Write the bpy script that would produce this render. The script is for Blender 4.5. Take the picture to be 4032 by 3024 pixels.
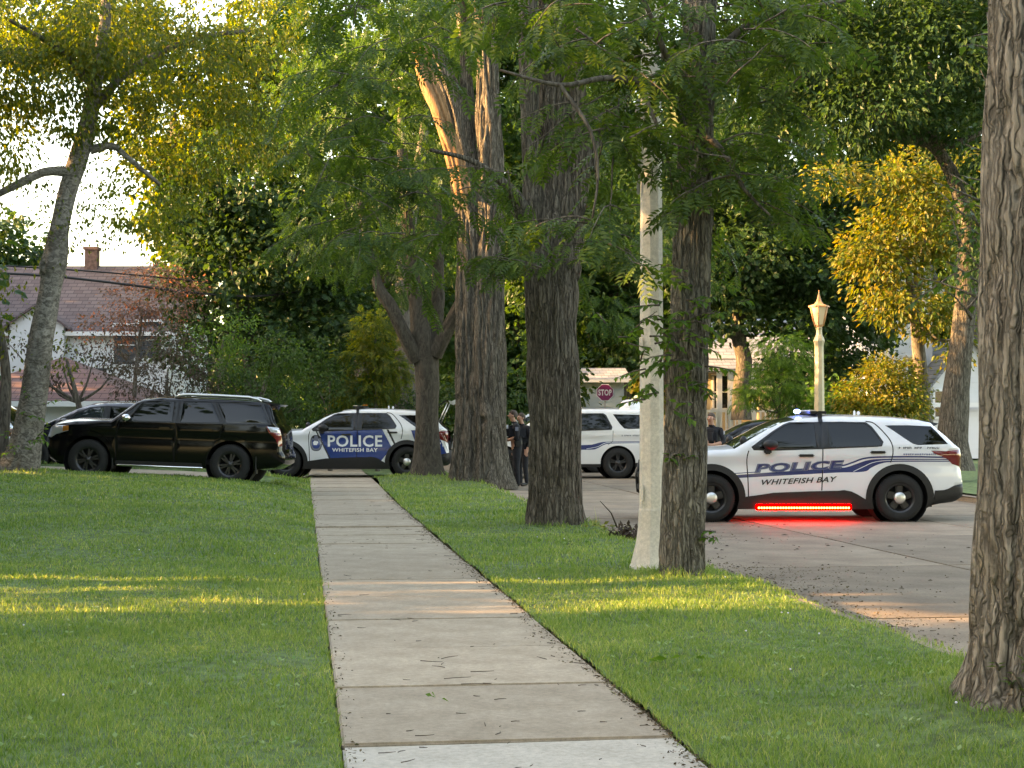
import bpy, bmesh, math, random
import numpy as np
from mathutils import Vector, Matrix
from mathutils.geometry import delaunay_2d_cdt

for o in list(bpy.data.objects):
    bpy.data.objects.remove(o)
R = math.radians
rng = np.random.default_rng(7)
random.seed(7)
scene = bpy.context.scene
COL = scene.collection

# ------------------------------------------------------------------ camera
ZC = 1.45
FPX = 1600.0
PITCH = math.atan(39.6 / FPX)
cam_d = bpy.data.cameras.new('camera')
cam_d.sensor_width = 36.0
cam_d.lens = 36.0 * FPX / 1024.0
cam_d.clip_start = 0.1
cam_d.clip_end = 2000
cam = bpy.data.objects.new('camera', cam_d)
COL.objects.link(cam)
cam.location = (0, 0, ZC)
cam.rotation_euler = (math.pi / 2 + PITCH, 0, 0)
scene.camera = cam

# ------------------------------------------------------------------ sky, sun, exposure
SUN_EL = 14.0
SUN_DIR = Vector((1.0, 0.07, 0))            # horizontal direction the light travels
world = bpy.data.worlds.new('World')
scene.world = world
world.use_nodes = True
wn = world.node_tree.nodes
wl = world.node_tree.links
wn.clear()
sky = wn.new('ShaderNodeTexSky')
sky.sky_type = 'NISHITA'
sky.sun_disc = False
sky.sun_elevation = R(SUN_EL)
src = -SUN_DIR.normalized()                  # towards the sun
sky.sun_rotation = math.atan2(src.x, src.y)
sky.air_density = 1.0
sky.dust_density = 2.0
sky.ozone_density = 1.0
bg = wn.new('ShaderNodeBackground')
bg.inputs['Strength'].default_value = 0.15
wo = wn.new('ShaderNodeOutputWorld')
wl.new(sky.outputs[0], bg.inputs['Color'])
wl.new(bg.outputs[0], wo.inputs['Surface'])

sun_d = bpy.data.lights.new('sun', 'SUN')
sun_d.energy = 4.0
sun_d.angle = R(0.5)
sun_d.color = (1.0, 0.66, 0.34)
sun = bpy.data.objects.new('sun', sun_d)
COL.objects.link(sun)
ld = Vector((SUN_DIR.normalized().x * math.cos(R(SUN_EL)), SUN_DIR.normalized().y * math.cos(R(SUN_EL)), -math.sin(R(SUN_EL))))
sun.rotation_euler = ld.to_track_quat('-Z', 'Y').to_euler()
sun.location = (-30, 10, 20)

vs = scene.view_settings
vs.view_transform = 'Standard'
vs.look = 'None'
vs.exposure = 3.12
vs.use_white_balance = True
vs.white_balance_temperature = 9000
vs.white_balance_tint = 14
vs.gamma = 1.0
vs.use_curve_mapping = False
scene.render.engine = 'CYCLES'
cy = scene.cycles
cy.use_denoising = True
cy.max_bounces = 7
cy.diffuse_bounces = 4
cy.glossy_bounces = 3
cy.transmission_bounces = 4
cy.transparent_max_bounces = 6
cy.sample_clamp_indirect = 8.0
cy.caustics_reflective = False
cy.caustics_refractive = False

# ------------------------------------------------------------------ helpers: pixels to places, objects
def P(u, v, Y):
    """point of the place at depth Y that the photograph (1024 px wide) shows at u, v"""
    a = (u - 512) / FPX
    b = (384 - v) / FPX
    d = Vector((a, math.cos(PITCH) - b * math.sin(PITCH), math.sin(PITCH) + b * math.cos(PITCH)))
    k = Y / d.y
    return Vector((d.x * k, Y, ZC + d.z * k))

def link(o, parent=None):
    COL.objects.link(o)
    if parent is not None:
        o.parent = parent
    return o

def tag(o, label=None, cat=None, group=None, kind=None):
    if label: o['label'] = label
    if cat: o['category'] = cat
    if group: o['group'] = group
    if kind: o['kind'] = kind
    return o

def empty(name, loc, label=None, cat=None, group=None, rz=0.0):
    o = bpy.data.objects.new(name, None)
    o.empty_display_size = 0.2
    link(o)
    o.location = loc
    o.rotation_euler = (0, 0, rz)
    return tag(o, label, cat, group)

def mesh_np(name, V, F, mats, parent=None, mi=None, smooth=False, loc=None, off=None):
    """V (n,3) array, F list of index arrays (m,k); one mesh object"""
    V = np.asarray(V, dtype=np.float32)
    if off is not None:
        V = V - np.asarray(off, dtype=np.float32)
    me = bpy.data.meshes.new(name)
    me.vertices.add(len(V))
    me.vertices.foreach_set('co', V.ravel())
    idx, starts, tot = [], [], 0
    for f in F:
        f = np.asarray(f, dtype=np.int32)
        if len(f) == 0:
            continue
        idx.append(f.ravel())
        starts.append(tot + np.arange(len(f), dtype=np.int32) * f.shape[1])
        tot += f.size
    idx = np.concatenate(idx)
    starts = np.concatenate(starts)
    me.loops.add(len(idx))
    me.loops.foreach_set('vertex_index', idx)
    me.polygons.add(len(starts))
    me.polygons.foreach_set('loop_start', starts)
    if mi is not None:
        me.polygons.foreach_set('material_index', np.asarray(mi, dtype=np.int32))
    me.polygons.foreach_set('use_smooth', np.full(len(starts), smooth))
    if not isinstance(mats, (list, tuple)):
        mats = [mats]
    for m in mats:
        me.materials.append(m)
    me.update(calc_edges=True)
    me.validate()
    o = bpy.data.objects.new(name, me)
    link(o, parent)
    if loc is not None:
        o.location = loc
    return o

class MB:
    """collects shapes, builds ONE mesh object"""
    def __init__(self):
        self.v = []; self.f = []; self.m = []; self.cur = 0; self.sm = []
    def add(self, vs_, fs, smooth=False):
        b = len(self.v)
        self.v += [tuple(p) for p in vs_]
        for f in fs:
            self.f.append([b + i for i in f]); self.m.append(self.cur); self.sm.append(smooth)
        return self
    def box(self, c, s, rot=None, bev=0.0):
        x, y, z = s[0] / 2, s[1] / 2, s[2] / 2
        if bev > 0:
            bm = bmesh.new()
            bmesh.ops.create_cube(bm, size=1.0)
            bmesh.ops.scale(bm, vec=s, verts=bm.verts)
            bmesh.ops.bevel(bm, geom=bm.edges[:], offset=min(bev, min(s) * 0.45), segments=2, affect='EDGES')
            bm.verts.index_update()
            pts = [p.co.copy() for p in bm.verts]
            fs = [[q.index for q in f.verts] for f in bm.faces]
            bm.free()
        else:
            pts = [Vector(p) for p in ((-x,-y,-z),(x,-y,-z),(x,y,-z),(-x,y,-z),(-x,-y,z),(x,-y,z),(x,y,z),(-x,y,z))]
            fs = [(0,3,2,1),(4,5,6,7),(0,1,5,4),(1,2,6,5),(2,3,7,6),(3,0,4,7)]
        if rot is not None:
            pts = [rot @ p for p in pts]
        c = Vector(c)
        return self.add([p + c for p in pts], fs)
    def tube(self, pts, rad, n=8, cap=True, smooth=True):
        pts = [Vector(p) for p in pts]
        if not hasattr(rad, '__len__'):
            rad = [rad] * len(pts)
        vs_, fs = [], []
        up = None
        for i, p in enumerate(pts):
            d = (pts[min(i + 1, len(pts) - 1)] - pts[max(i - 1, 0)])
            d = d.normalized() if d.length > 1e-9 else Vector((0, 0, 1))
            if up is None:
                up = Vector((1, 0, 0)) if abs(d.x) < 0.9 else Vector((0, 0, 1))
            a = (up - d * up.dot(d)).normalized()
            up = a
            b = d.cross(a)
            for k in range(n):
                th = 2 * math.pi * k / n
                vs_.append(p + (a * math.cos(th) + b * math.sin(th)) * rad[i])
        for i in range(len(pts) - 1):
            for k in range(n):
                fs.append((i*n+k, i*n+(k+1) % n, (i+1)*n+(k+1) % n, (i+1)*n+k))
        self.add(vs_, fs, smooth)
        if cap:
            b0 = len(self.v) - len(vs_)
            self.f.append([b0 + k for k in range(n)][::-1]); self.m.append(self.cur); self.sm.append(False)
            self.f.append([b0 + (len(pts)-1)*n + k for k in range(n)]); self.m.append(self.cur); self.sm.append(False)
        return self
    def lathe(self, prof, c, axis='z', n=24, smooth=True, flip=False):
        """prof: list of (r, h); revolved about axis through c"""
        vs_, fs = [], []
        for r, h in prof:
            for k in range(n):
                th = 2 * math.pi * k / n
                a, b = r * math.cos(th), r * math.sin(th)
                q = {'z': (a, b, h), 'y': (a, h, b), 'x': (h, a, b)}[axis]
                vs_.append((c[0]+q[0], c[1]+q[1], c[2]+q[2]))
        for i in range(len(prof) - 1):
            for k in range(n):
                f = (i*n+k, i*n+(k+1) % n, (i+1)*n+(k+1) % n, (i+1)*n+k)
                fs.append(f[::-1] if flip else f)
        return self.add(vs_, fs, smooth)
    def ball(self, c, s, n=12, m=8, rot=None):
        vs_, fs = [], []
        for i in range(m + 1):
            ph = math.pi * i / m
            for k in range(n):
                th = 2 * math.pi * k / n
                q = Vector((s[0]*math.sin(ph)*math.cos(th), s[1]*math.sin(ph)*math.sin(th), s[2]*math.cos(ph)))
                if rot is not None: q = rot @ q
                vs_.append(q + Vector(c))
        for i in range(m):
            for k in range(n):
                fs.append((i*n+k, (i+1)*n+k, (i+1)*n+(k+1) % n, i*n+(k+1) % n))
        return self.add(vs_, fs, True)
    def prism(self, poly, y0, y1):
        """polygon in (x, z) extruded from y0 to y1"""
        n = len(poly)
        vs_ = [(p[0], y0, p[1]) for p in poly] + [(p[0], y1, p[1]) for p in poly]
        fs = [tuple(range(n)), tuple(range(2*n-1, n-1, -1))]
        for i in range(n):
            j = (i + 1) % n
            fs.append((i, i + n, j + n, j))
        return self.add(vs_, fs)
    def build(self, name, mats, parent=None, off=None, smooth=None):
        me = bpy.data.meshes.new(name)
        v = self.v
        if off is not None:
            v = [(p[0]-off[0], p[1]-off[1], p[2]-off[2]) for p in v]
        me.from_pydata(v, [], self.f)
        if not isinstance(mats, (list, tuple)): mats = [mats]
        for m in mats: me.materials.append(m)
        me.polygons.foreach_set('material_index', self.m)
        me.polygons.foreach_set('use_smooth', self.sm if smooth is None else [smooth] * len(self.f))
        me.validate(); me.update()
        bm = bmesh.new(); bm.from_mesh(me)
        bmesh.ops.recalc_face_normals(bm, faces=bm.faces)
        bm.to_mesh(me); bm.free()
        o = bpy.data.objects.new(name, me)
        return link(o, parent)

# ------------------------------------------------------------------ helpers: materials
def srgb(r, g, b):
    f = lambda c: c / 12.92 if c <= 0.04045 else ((c + 0.055) / 1.055) ** 2.4
    return (f(r/255), f(g/255), f(b/255), 1)

def base_mat(name):
    m = bpy.data.materials.new(name)
    m.use_nodes = True
    nt = m.node_tree
    return m, nt, nt.nodes['Principled BSDF']

def plain(name, col, rough=0.6, metal=0.0, spec=0.5, coat=0.0, noise=0.0, nscale=6.0, bump=0.0, bscale=60.0):
    m, nt, b = base_mat(name)
    if len(col) == 3: col = (*col, 1)
    b.inputs['Base Color'].default_value = col
    b.inputs['Roughness'].default_value = rough
    b.inputs['Metallic'].default_value = metal
    b.inputs['Specular IOR Level'].default_value = spec
    b.inputs['Coat Weight'].default_value = coat
    b.inputs['Coat Roughness'].default_value = 0.03
    tc = None
    if noise > 0 or bump > 0:
        tc = nt.nodes.new('ShaderNodeTexCoord')
    if noise > 0:
        n = nt.nodes.new('ShaderNodeTexNoise'); n.inputs['Scale'].default_value = nscale; n.inputs['Detail'].default_value = 5
        nt.links.new(tc.outputs['Object'], n.inputs['Vector'])
        mx = nt.nodes.new('ShaderNodeMix'); mx.data_type = 'RGBA'
        mx.inputs['A'].default_value = tuple(c * (1 - noise) for c in col[:3]) + (1,)
        mx.inputs['B'].default_value = tuple(min(1, c * (1 + noise)) for c in col[:3]) + (1,)
        mr = nt.nodes.new('ShaderNodeMapRange'); mr.inputs[1].default_value = 0.3; mr.inputs[2].default_value = 0.7
        nt.links.new(n.outputs[0], mr.inputs[0]); nt.links.new(mr.outputs[0], mx.inputs['Factor'])
        nt.links.new(mx.outputs['Result'], b.inputs['Base Color'])
    if bump > 0:
        n2 = nt.nodes.new('ShaderNodeTexNoise'); n2.inputs['Scale'].default_value = bscale; n2.inputs['Detail'].default_value = 4
        nt.links.new(tc.outputs['Object'], n2.inputs['Vector'])
        bp = nt.nodes.new('ShaderNodeBump'); bp.inputs['Strength'].default_value = bump; bp.inputs['Distance'].default_value = 0.01
        nt.links.new(n2.outputs[0], bp.inputs['Height']); nt.links.new(bp.outputs[0], b.inputs['Normal'])
    return m

def emit(name, col, strength):
    m, nt, b = base_mat(name)
    b.inputs['Base Color'].default_value = (*col, 1)
    b.inputs['Emission Color'].default_value = (*col, 1)
    b.inputs['Emission Strength'].default_value = strength
    return m

def leaf_mat(name, cols, trans=0.45, tcol=None, gloss=0.25, patch=None):
    """cols: list of linear rgb; each leaf takes one along the ramp"""
    m = bpy.data.materials.new(name); m.use_nodes = True
    nt = m.node_tree; nt.nodes.clear()
    geo = nt.nodes.new('ShaderNodeNewGeometry')
    ramp = nt.nodes.new('ShaderNodeValToRGB')
    el = ramp.color_ramp.elements
    while len(el) < len(cols): el.new(0.5)
    for i, c in enumerate(cols):
        el[i].position = i / max(1, len(cols) - 1); el[i].color = (*c, 1)
    nt.links.new(geo.outputs['Random Per Island'], ramp.inputs[0])
    dif = nt.nodes.new('ShaderNodeBsdfPrincipled')
    dif.inputs['Roughness'].default_value = 0.45
    dif.inputs['Specular IOR Level'].default_value = gloss
    tr = nt.nodes.new('ShaderNodeBsdfTranslucent')
    hs = nt.nodes.new('ShaderNodeMix'); hs.data_type = 'RGBA'; hs.blend_type = 'MULTIPLY'; hs.inputs['Factor'].default_value = 1
    hs.inputs['B'].default_value = (*(tcol or (2.1, 1.9, 0.6)), 1)
    csrc = ramp.outputs[0]
    if patch:
        tc = nt.nodes.new('ShaderNodeNewGeometry')
        pn = nt.nodes.new('ShaderNodeTexNoise'); pn.inputs['Scale'].default_value = patch[0]; pn.inputs['Detail'].default_value = 6; pn.inputs['Roughness'].default_value = 0.62
        nt.links.new(tc.outputs['Position'], pn.inputs['Vector'])
        pr_ = nt.nodes.new('ShaderNodeValToRGB')
        pe = pr_.color_ramp.elements
        pe[0].position = 0.34; pe[0].color = (*patch[1], 1); pe[1].position = 0.66; pe[1].color = (*patch[2], 1)
        nt.links.new(pn.outputs[0], pr_.inputs[0])
        pm_ = nt.nodes.new('ShaderNodeMix'); pm_.data_type = 'RGBA'; pm_.blend_type = 'MULTIPLY'; pm_.inputs['Factor'].default_value = 1
        nt.links.new(ramp.outputs[0], pm_.inputs['A']); nt.links.new(pr_.outputs[0], pm_.inputs['B'])
        csrc = pm_.outputs['Result']
    nt.links.new(csrc, dif.inputs['Base Color'])
    nt.links.new(csrc, hs.inputs['A'])
    nt.links.new(hs.outputs['Result'], tr.inputs['Color'])
    mx = nt.nodes.new('ShaderNodeMixShader'); mx.inputs[0].default_value = trans
    out = nt.nodes.new('ShaderNodeOutputMaterial')
    nt.links.new(dif.outputs[0], mx.inputs[1]); nt.links.new(tr.outputs[0], mx.inputs[2])
    nt.links.new(mx.outputs[0], out.inputs[0])
    return m

def bark_mat(name, c1, c2, c3, sc=9.0, stretch=0.16, bump=0.8, plate=None):
    m, nt, b = base_mat(name)
    b.inputs['Roughness'].default_value = 0.9
    b.inputs['Specular IOR Level'].default_value = 0.15
    tc = nt.nodes.new('ShaderNodeTexCoord')
    mp = nt.nodes.new('ShaderNodeMapping'); mp.inputs['Scale'].default_value = (sc, sc, sc * stretch)
    nt.links.new(tc.outputs['Object'], mp.inputs[0])
    n = nt.nodes.new('ShaderNodeTexNoise'); n.inputs['Scale'].default_value = 2.0; n.inputs['Detail'].default_value = 7; n.inputs['Roughness'].default_value = 0.65
    n.inputs['Distortion'].default_value = 1.3
    nt.links.new(mp.outputs[0], n.inputs['Vector'])
    n2 = nt.nodes.new('ShaderNodeTexNoise'); n2.inputs['Scale'].default_value = 1.3; n2.inputs['Detail'].default_value = 4
    nt.links.new(tc.outputs['Object'], n2.inputs['Vector'])
    ramp = nt.nodes.new('ShaderNodeValToRGB')
    e = ramp.color_ramp.elements
    e[0].position = 0.40; e[0].color = (*c1, 1); e[1].position = 0.62; e[1].color = (*c2, 1)
    nt.links.new(n.outputs[0], ramp.inputs[0])
    mx = nt.nodes.new('ShaderNodeMix'); mx.data_type = 'RGBA'
    mx.inputs['B'].default_value = (*c3, 1)
    mr = nt.nodes.new('ShaderNodeMapRange'); mr.inputs[1].default_value = 0.45; mr.inputs[2].default_value = 0.75; mr.inputs[4].default_value = 0.7
    nt.links.new(n2.outputs[0], mr.inputs[0]); nt.links.new(mr.outputs[0], mx.inputs['Factor'])
    nt.links.new(ramp.outputs[0], mx.inputs['A'])
    nt.links.new(mx.outputs['Result'], b.inputs['Base Color'])
    bp = nt.nodes.new('ShaderNodeBump'); bp.inputs['Strength'].default_value = bump; bp.inputs['Distance'].default_value = 0.03
    hsrc = n.outputs[0]
    if plate:
        # bark plates: stretched cells, wandering, with dark cracks between
        wp = nt.nodes.new('ShaderNodeTexNoise'); wp.inputs['Scale'].default_value = plate * 0.35; wp.inputs['Detail'].default_value = 3
        nt.links.new(tc.outputs['Object'], wp.inputs['Vector'])
        va = nt.nodes.new('ShaderNodeVectorMath'); va.operation = 'MULTIPLY_ADD'
        va.inputs[1].default_value = (0.075, 0.075, 0.075)
        nt.links.new(wp.outputs['Color'], va.inputs[0]); nt.links.new(tc.outputs['Object'], va.inputs[2])
        mp2 = nt.nodes.new('ShaderNodeMapping'); mp2.inputs['Scale'].default_value = (plate, plate, plate * 0.085)
        nt.links.new(va.outputs[0], mp2.inputs[0])
        vo = nt.nodes.new('ShaderNodeTexVoronoi'); vo.feature = 'DISTANCE_TO_EDGE'; vo.inputs['Scale'].default_value = 1.0
        nt.links.new(mp2.outputs[0], vo.inputs['Vector'])
        cr = nt.nodes.new('ShaderNodeMapRange'); cr.inputs[1].default_value = 0.0; cr.inputs[2].default_value = 0.20; cr.inputs[3].default_value = 0.42; cr.inputs[4].default_value = 1.0
        nt.links.new(vo.outputs['Distance'], cr.inputs[0])
        hv = nt.nodes.new('ShaderNodeHueSaturation'); nt.links.new(cr.outputs[0], hv.inputs['Value']); nt.links.new(mx.outputs['Result'], hv.inputs['Color'])
        nt.links.new(hv.outputs[0], b.inputs['Base Color'])
        ad = nt.nodes.new('ShaderNodeMath'); ad.operation = 'MULTIPLY_ADD'; ad.inputs[1].default_value = 0.35
        nt.links.new(n.outputs[0], ad.inputs[0]); nt.links.new(cr.outputs[0], ad.inputs[2])
        hsrc = ad.outputs[0]
    nt.links.new(hsrc, bp.inputs['Height']); nt.links.new(bp.outputs[0], b.inputs['Normal'])
    return m

def concrete_mat(name, c1, c2, spot, sc=3.0, bump=0.25, speck=140.0):
    m, nt, b = base_mat(name)
    b.inputs['Roughness'].default_value = 0.85
    b.inputs['Specular IOR Level'].default_value = 0.25
    tc = nt.nodes.new('ShaderNodeTexCoord')
    oi = nt.nodes.new('ShaderNodeObjectInfo')
    n = nt.nodes.new('ShaderNodeTexNoise'); n.inputs['Scale'].default_value = sc; n.inputs['Detail'].default_value = 8; n.inputs['Roughness'].default_value = 0.6
    nt.links.new(tc.outputs['Object'], n.inputs['Vector'])
    ramp = nt.nodes.new('ShaderNodeValToRGB')
    e = ramp.color_ramp.elements
    e[0].position = 0.32; e[0].color = (*c1, 1); e[1].position = 0.68; e[1].color = (*c2, 1)
    nt.links.new(n.outputs[0], ramp.inputs[0])
    n2 = nt.nodes.new('ShaderNodeTexNoise'); n2.inputs['Scale'].default_value = speck; n2.inputs['Detail'].default_value = 2
    nt.links.new(tc.outputs['Object'], n2.inputs['Vector'])
    mr = nt.nodes.new('ShaderNodeMapRange'); mr.inputs[1].default_value = 0.55; mr.inputs[2].default_value = 0.72; mr.inputs[4].default_value = 0.55
    nt.links.new(n2.outputs[0], mr.inputs[0])
    mx = nt.nodes.new('ShaderNodeMix'); mx.data_type = 'RGBA'; mx.inputs['B'].default_value = (*spot, 1)
    nt.links.new(mr.outputs[0], mx.inputs['Factor']); nt.links.new(ramp.outputs[0], mx.inputs['A'])
    n3 = nt.nodes.new('ShaderNodeTexNoise'); n3.inputs['Scale'].default_value = 26; n3.inputs['Detail'].default_value = 7; n3.inputs['Roughness'].default_value = 0.78
    nt.links.new(tc.outputs['Object'], n3.inputs['Vector'])
    mr3 = nt.nodes.new('ShaderNodeMapRange'); mr3.inputs[1].default_value = 0.33; mr3.inputs[2].default_value = 0.67; mr3.inputs[3].default_value = 0.78; mr3.inputs[4].default_value = 1.2
    nt.links.new(n3.outputs[0], mr3.inputs[0])
    hv0 = nt.nodes.new('ShaderNodeHueSaturation'); nt.links.new(mr3.outputs[0], hv0.inputs['Value']); nt.links.new(mx.outputs['Result'], hv0.inputs['Color'])
    # each slab poured with its own tone
    hv = nt.nodes.new('ShaderNodeHueSaturation')
    mr2 = nt.nodes.new('ShaderNodeMapRange'); mr2.inputs[3].default_value = 0.84; mr2.inputs[4].default_value = 1.14
    nt.links.new(oi.outputs['Random'], mr2.inputs[0]); nt.links.new(mr2.outputs[0], hv.inputs['Value'])
    nt.links.new(hv0.outputs[0], hv.inputs['Color'])
    nt.links.new(hv.outputs[0], b.inputs['Base Color'])
    bp = nt.nodes.new('ShaderNodeBump'); bp.inputs['Strength'].default_value = bump; bp.inputs['Distance'].default_value = 0.004
    nt.links.new(n2.outputs[0], bp.inputs['Height']); nt.links.new(bp.outputs[0], b.inputs['Normal'])
    return m

M = {}
M['walk'] = concrete_mat('walk_concrete', (0.315, 0.255, 0.185), (0.44, 0.365, 0.275), (0.18, 0.145, 0.105))
M['road'] = concrete_mat('road_concrete', (0.19, 0.147, 0.108), (0.32, 0.258, 0.192), (0.11, 0.09, 0.07), sc=1.2)
M['soil'] = plain('soil', (0.085, 0.135, 0.038), 0.95, noise=0.5, nscale=8, bump=0.5)
M['dirt'] = plain('joint_dirt', (0.05, 0.042, 0.032), 0.95, noise=0.4)
M['white_paint'] = plain('white_car_paint', (0.72, 0.73, 0.75), 0.28, coat=0.9, noise=0.03, nscale=2.0)
M['greywhite_paint'] = plain('tahoe_white_paint', (0.70, 0.70, 0.70), 0.3, coat=0.8, noise=0.03, nscale=2.0)
M['black_paint'] = plain('black_car_paint', (0.0025, 0.0025, 0.003), 0.12, spec=0.3)
M['navy_paint'] = plain('navy_car_paint', (0.008, 0.010, 0.018), 0.15, coat=0.5)
M['silver_paint'] = plain('silver_car_paint', (0.55, 0.56, 0.58), 0.25, metal=0.6, coat=1.0)
M['blue_vinyl'] = plain('blue_vinyl', (0.014, 0.045, 0.20), 0.25, coat=0.7)
M['stripe_blue'] = plain('stripe_blue_vinyl', (0.012, 0.026, 0.13), 0.3, coat=0.6)
M['white_vinyl'] = plain('white_vinyl', (0.75, 0.76, 0.78), 0.35)
M['black_vinyl'] = plain('black_vinyl', (0.01, 0.01, 0.012), 0.4)
M['grey_vinyl'] = plain('grey_vinyl', (0.16, 0.17, 0.22), 0.4)
M['cladding'] = plain('black_plastic_cladding', (0.010, 0.010, 0.0105), 0.55, noise=0.2, nscale=20)
M['gap'] = plain('panel_gap', (0.004, 0.004, 0.004), 0.9)
M['glass'] = plain('tinted_glass', (0.003, 0.0035, 0.004), 0.03, spec=0.5)
M['glass_clear'] = plain('window_glass', (0.02, 0.025, 0.03), 0.02, spec=0.8, coat=0.6)
M['tyre'] = plain('tyre_rubber', (0.009, 0.009, 0.009), 0.8, noise=0.3, nscale=14)
M['rim_black'] = plain('black_rim', (0.014, 0.014, 0.015), 0.4, coat=0.3)
M['chrome'] = plain('chrome', (0.75, 0.75, 0.76), 0.12, metal=1.0)
M['alu'] = plain('brushed_aluminium', (0.72, 0.72, 0.72), 0.35, metal=1.0)
M['lamp_red'] = plain('tail_lamp_red', (0.16, 0.006, 0.006), 0.12, coat=1.0)
M['lamp_clear'] = plain('clear_lamp', (0.55, 0.56, 0.58), 0.1, metal=0.4, coat=1.0)
M['amber'] = plain('amber_lens', (0.5, 0.16, 0.02), 0.2, coat=1.0)
M['led_red'] = emit('red_led', (1.0, 0.003, 0.006), 8.0)
M['led_red_hot'] = emit('red_led_core', (1.0, 0.10, 0.05), 4.0)
M['led_blue'] = emit('blue_led', (0.12, 0.22, 1.0), 5.0)
M['dark'] = plain('dark_cavity', (0.006, 0.006, 0.006), 0.9)
M['skin'] = plain('skin', (0.42, 0.22, 0.15), 0.55)
M['uniform'] = plain('navy_uniform_cloth', (0.008, 0.009, 0.013), 0.85, noise=0.3, nscale=25)
M['belt'] = plain('black_leather', (0.006, 0.006, 0.006), 0.45)
M['hair'] = plain('brown_grey_hair', (0.06, 0.04, 0.03), 0.7)
M['siding_white'] = plain('white_siding', (0.66, 0.67, 0.69), 0.6, noise=0.05, nscale=1.5)
M['siding_beige'] = plain('beige_siding', (0.52, 0.42, 0.27), 0.65, noise=0.06, nscale=1.5)
M['siding_blue'] = plain('pale_blue_siding', (0.27, 0.36, 0.44), 0.65, noise=0.06, nscale=1.5)
M['trim'] = plain('white_trim', (0.75, 0.75, 0.75), 0.5)
M['brick'] = plain('chimney_brick', (0.16, 0.09, 0.07), 0.9, noise=0.4, nscale=9, bump=0.4)
M['lamp_copper'] = plain('copper_lantern', (0.55, 0.28, 0.13), 0.5, noise=0.25, nscale=12)
M['lamp_glass'] = plain('frosted_lantern_glass', (0.75, 0.55, 0.36), 0.35)
M['lamp_post'] = plain('painted_lamp_post', (0.42, 0.36, 0.24), 0.5, noise=0.1, nscale=8)
M['pole'] = concrete_mat('pole_concrete', (0.52, 0.475, 0.405), (0.64, 0.59, 0.51), (0.34, 0.31, 0.265), sc=2.5, speck=200.0)
M['metal_grey'] = plain('galvanised_steel', (0.35, 0.35, 0.36), 0.45, metal=0.8)
M['sign_red_blue_lit'] = plain('sign_red_blue_lit', (0.22, 0.014, 0.12), 0.4)  # purple cast of the police lights put into the red
M['sign_white_blue_lit'] = plain('sign_white_blue_lit', (0.72, 0.70, 0.86), 0.4)  # lavender cast of the police lights put into the white; clover shares it
M['wire'] = plain('cable_black', (0.01, 0.01, 0.01), 0.7)
M['twig'] = plain('dry_twig', (0.05, 0.032, 0.02), 0.9, noise=0.4, nscale=30)

def roof_mat(name, c1, c2):
    m, nt, b = base_mat(name)
    b.inputs['Roughness'].default_value = 0.9
    tc = nt.nodes.new('ShaderNodeTexCoord')
    br = nt.nodes.new('ShaderNodeTexBrick')
    br.inputs['Scale'].default_value = 1.0
    br.inputs['Brick Width'].default_value = 0.35; br.inputs['Row Height'].default_value = 0.16
    br.inputs['Mortar Size'].default_value = 0.012
    br.inputs['Color1'].default_value = (*c1, 1); br.inputs['Color2'].default_value = (*c2, 1)
    br.inputs['Mortar'].default_value = (c1[0]*0.5, c1[1]*0.5, c1[2]*0.5, 1)
    mp = nt.nodes.new('ShaderNodeMapping'); mp.inputs['Rotation'].default_value = (R(90), 0, 0)
    nt.links.new(tc.outputs['Object'], mp.inputs[0]); nt.links.new(mp.outputs[0], br.inputs['Vector'])
    nt.links.new(br.outputs[0], b.inputs['Base Color'])
    return m
M['roof_brown'] = roof_mat('brown_shingle_roof', (0.115, 0.082, 0.085), (0.16, 0.12, 0.122))
M['roof_red'] = roof_mat('reddish_shingle_roof', (0.135, 0.075, 0.072), (0.18, 0.105, 0.10))
M['roof_grey'] = roof_mat('grey_shingle_roof', (0.20, 0.21, 0.22), (0.27, 0.28, 0.29))

M['grass'] = leaf_mat('grass_blades', [(0.084, 0.175, 0.036), (0.160, 0.274, 0.064), (0.242, 0.346, 0.096), (0.130, 0.254, 0.072), (0.40, 0.43, 0.20)], 0.5, (1.3, 1.25, 0.75), 0.45, patch=(0.75, (0.70, 0.80, 0.60), (1.42, 1.22, 1.2)))
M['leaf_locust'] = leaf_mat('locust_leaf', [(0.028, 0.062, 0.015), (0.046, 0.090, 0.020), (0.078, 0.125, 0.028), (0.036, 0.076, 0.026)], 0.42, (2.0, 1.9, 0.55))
M['leaf_maple'] = leaf_mat('maple_leaf', [(0.020, 0.052, 0.016), (0.034, 0.078, 0.020), (0.05, 0.10, 0.024), (0.028, 0.068, 0.026)], 0.4)
M['leaf_birch'] = leaf_mat('birch_leaf', [(0.035, 0.07, 0.016), (0.065, 0.10, 0.02), (0.11, 0.125, 0.022), (0.045, 0.08, 0.025)], 0.55, (2.5, 2.1, 0.5))
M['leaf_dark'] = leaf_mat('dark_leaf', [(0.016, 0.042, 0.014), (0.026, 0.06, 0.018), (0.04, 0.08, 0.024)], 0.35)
M['leaf_fresh'] = leaf_mat('fresh_green_leaf', [(0.045, 0.11, 0.025), (0.07, 0.15, 0.03), (0.10, 0.18, 0.045)], 0.45)
M['leaf_orange'] = leaf_mat('sunlit_or_yellowed_leaf', [(0.06, 0.10, 0.018), (0.13, 0.14, 0.024), (0.20, 0.155, 0.035), (0.10, 0.135, 0.02), (0.045, 0.085, 0.02)], 0.45, (1.8, 1.6, 0.5))  # low sun's gold put into the lit leaves; also serves yellowed fallen leaves
M['leaf_smoke'] = leaf_mat('brown_smokebush_leaf', [(0.05, 0.045, 0.032), (0.08, 0.06, 0.048), (0.06, 0.06, 0.035), (0.11, 0.075, 0.062)], 0.3, (1.5, 1.2, 0.9))
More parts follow.
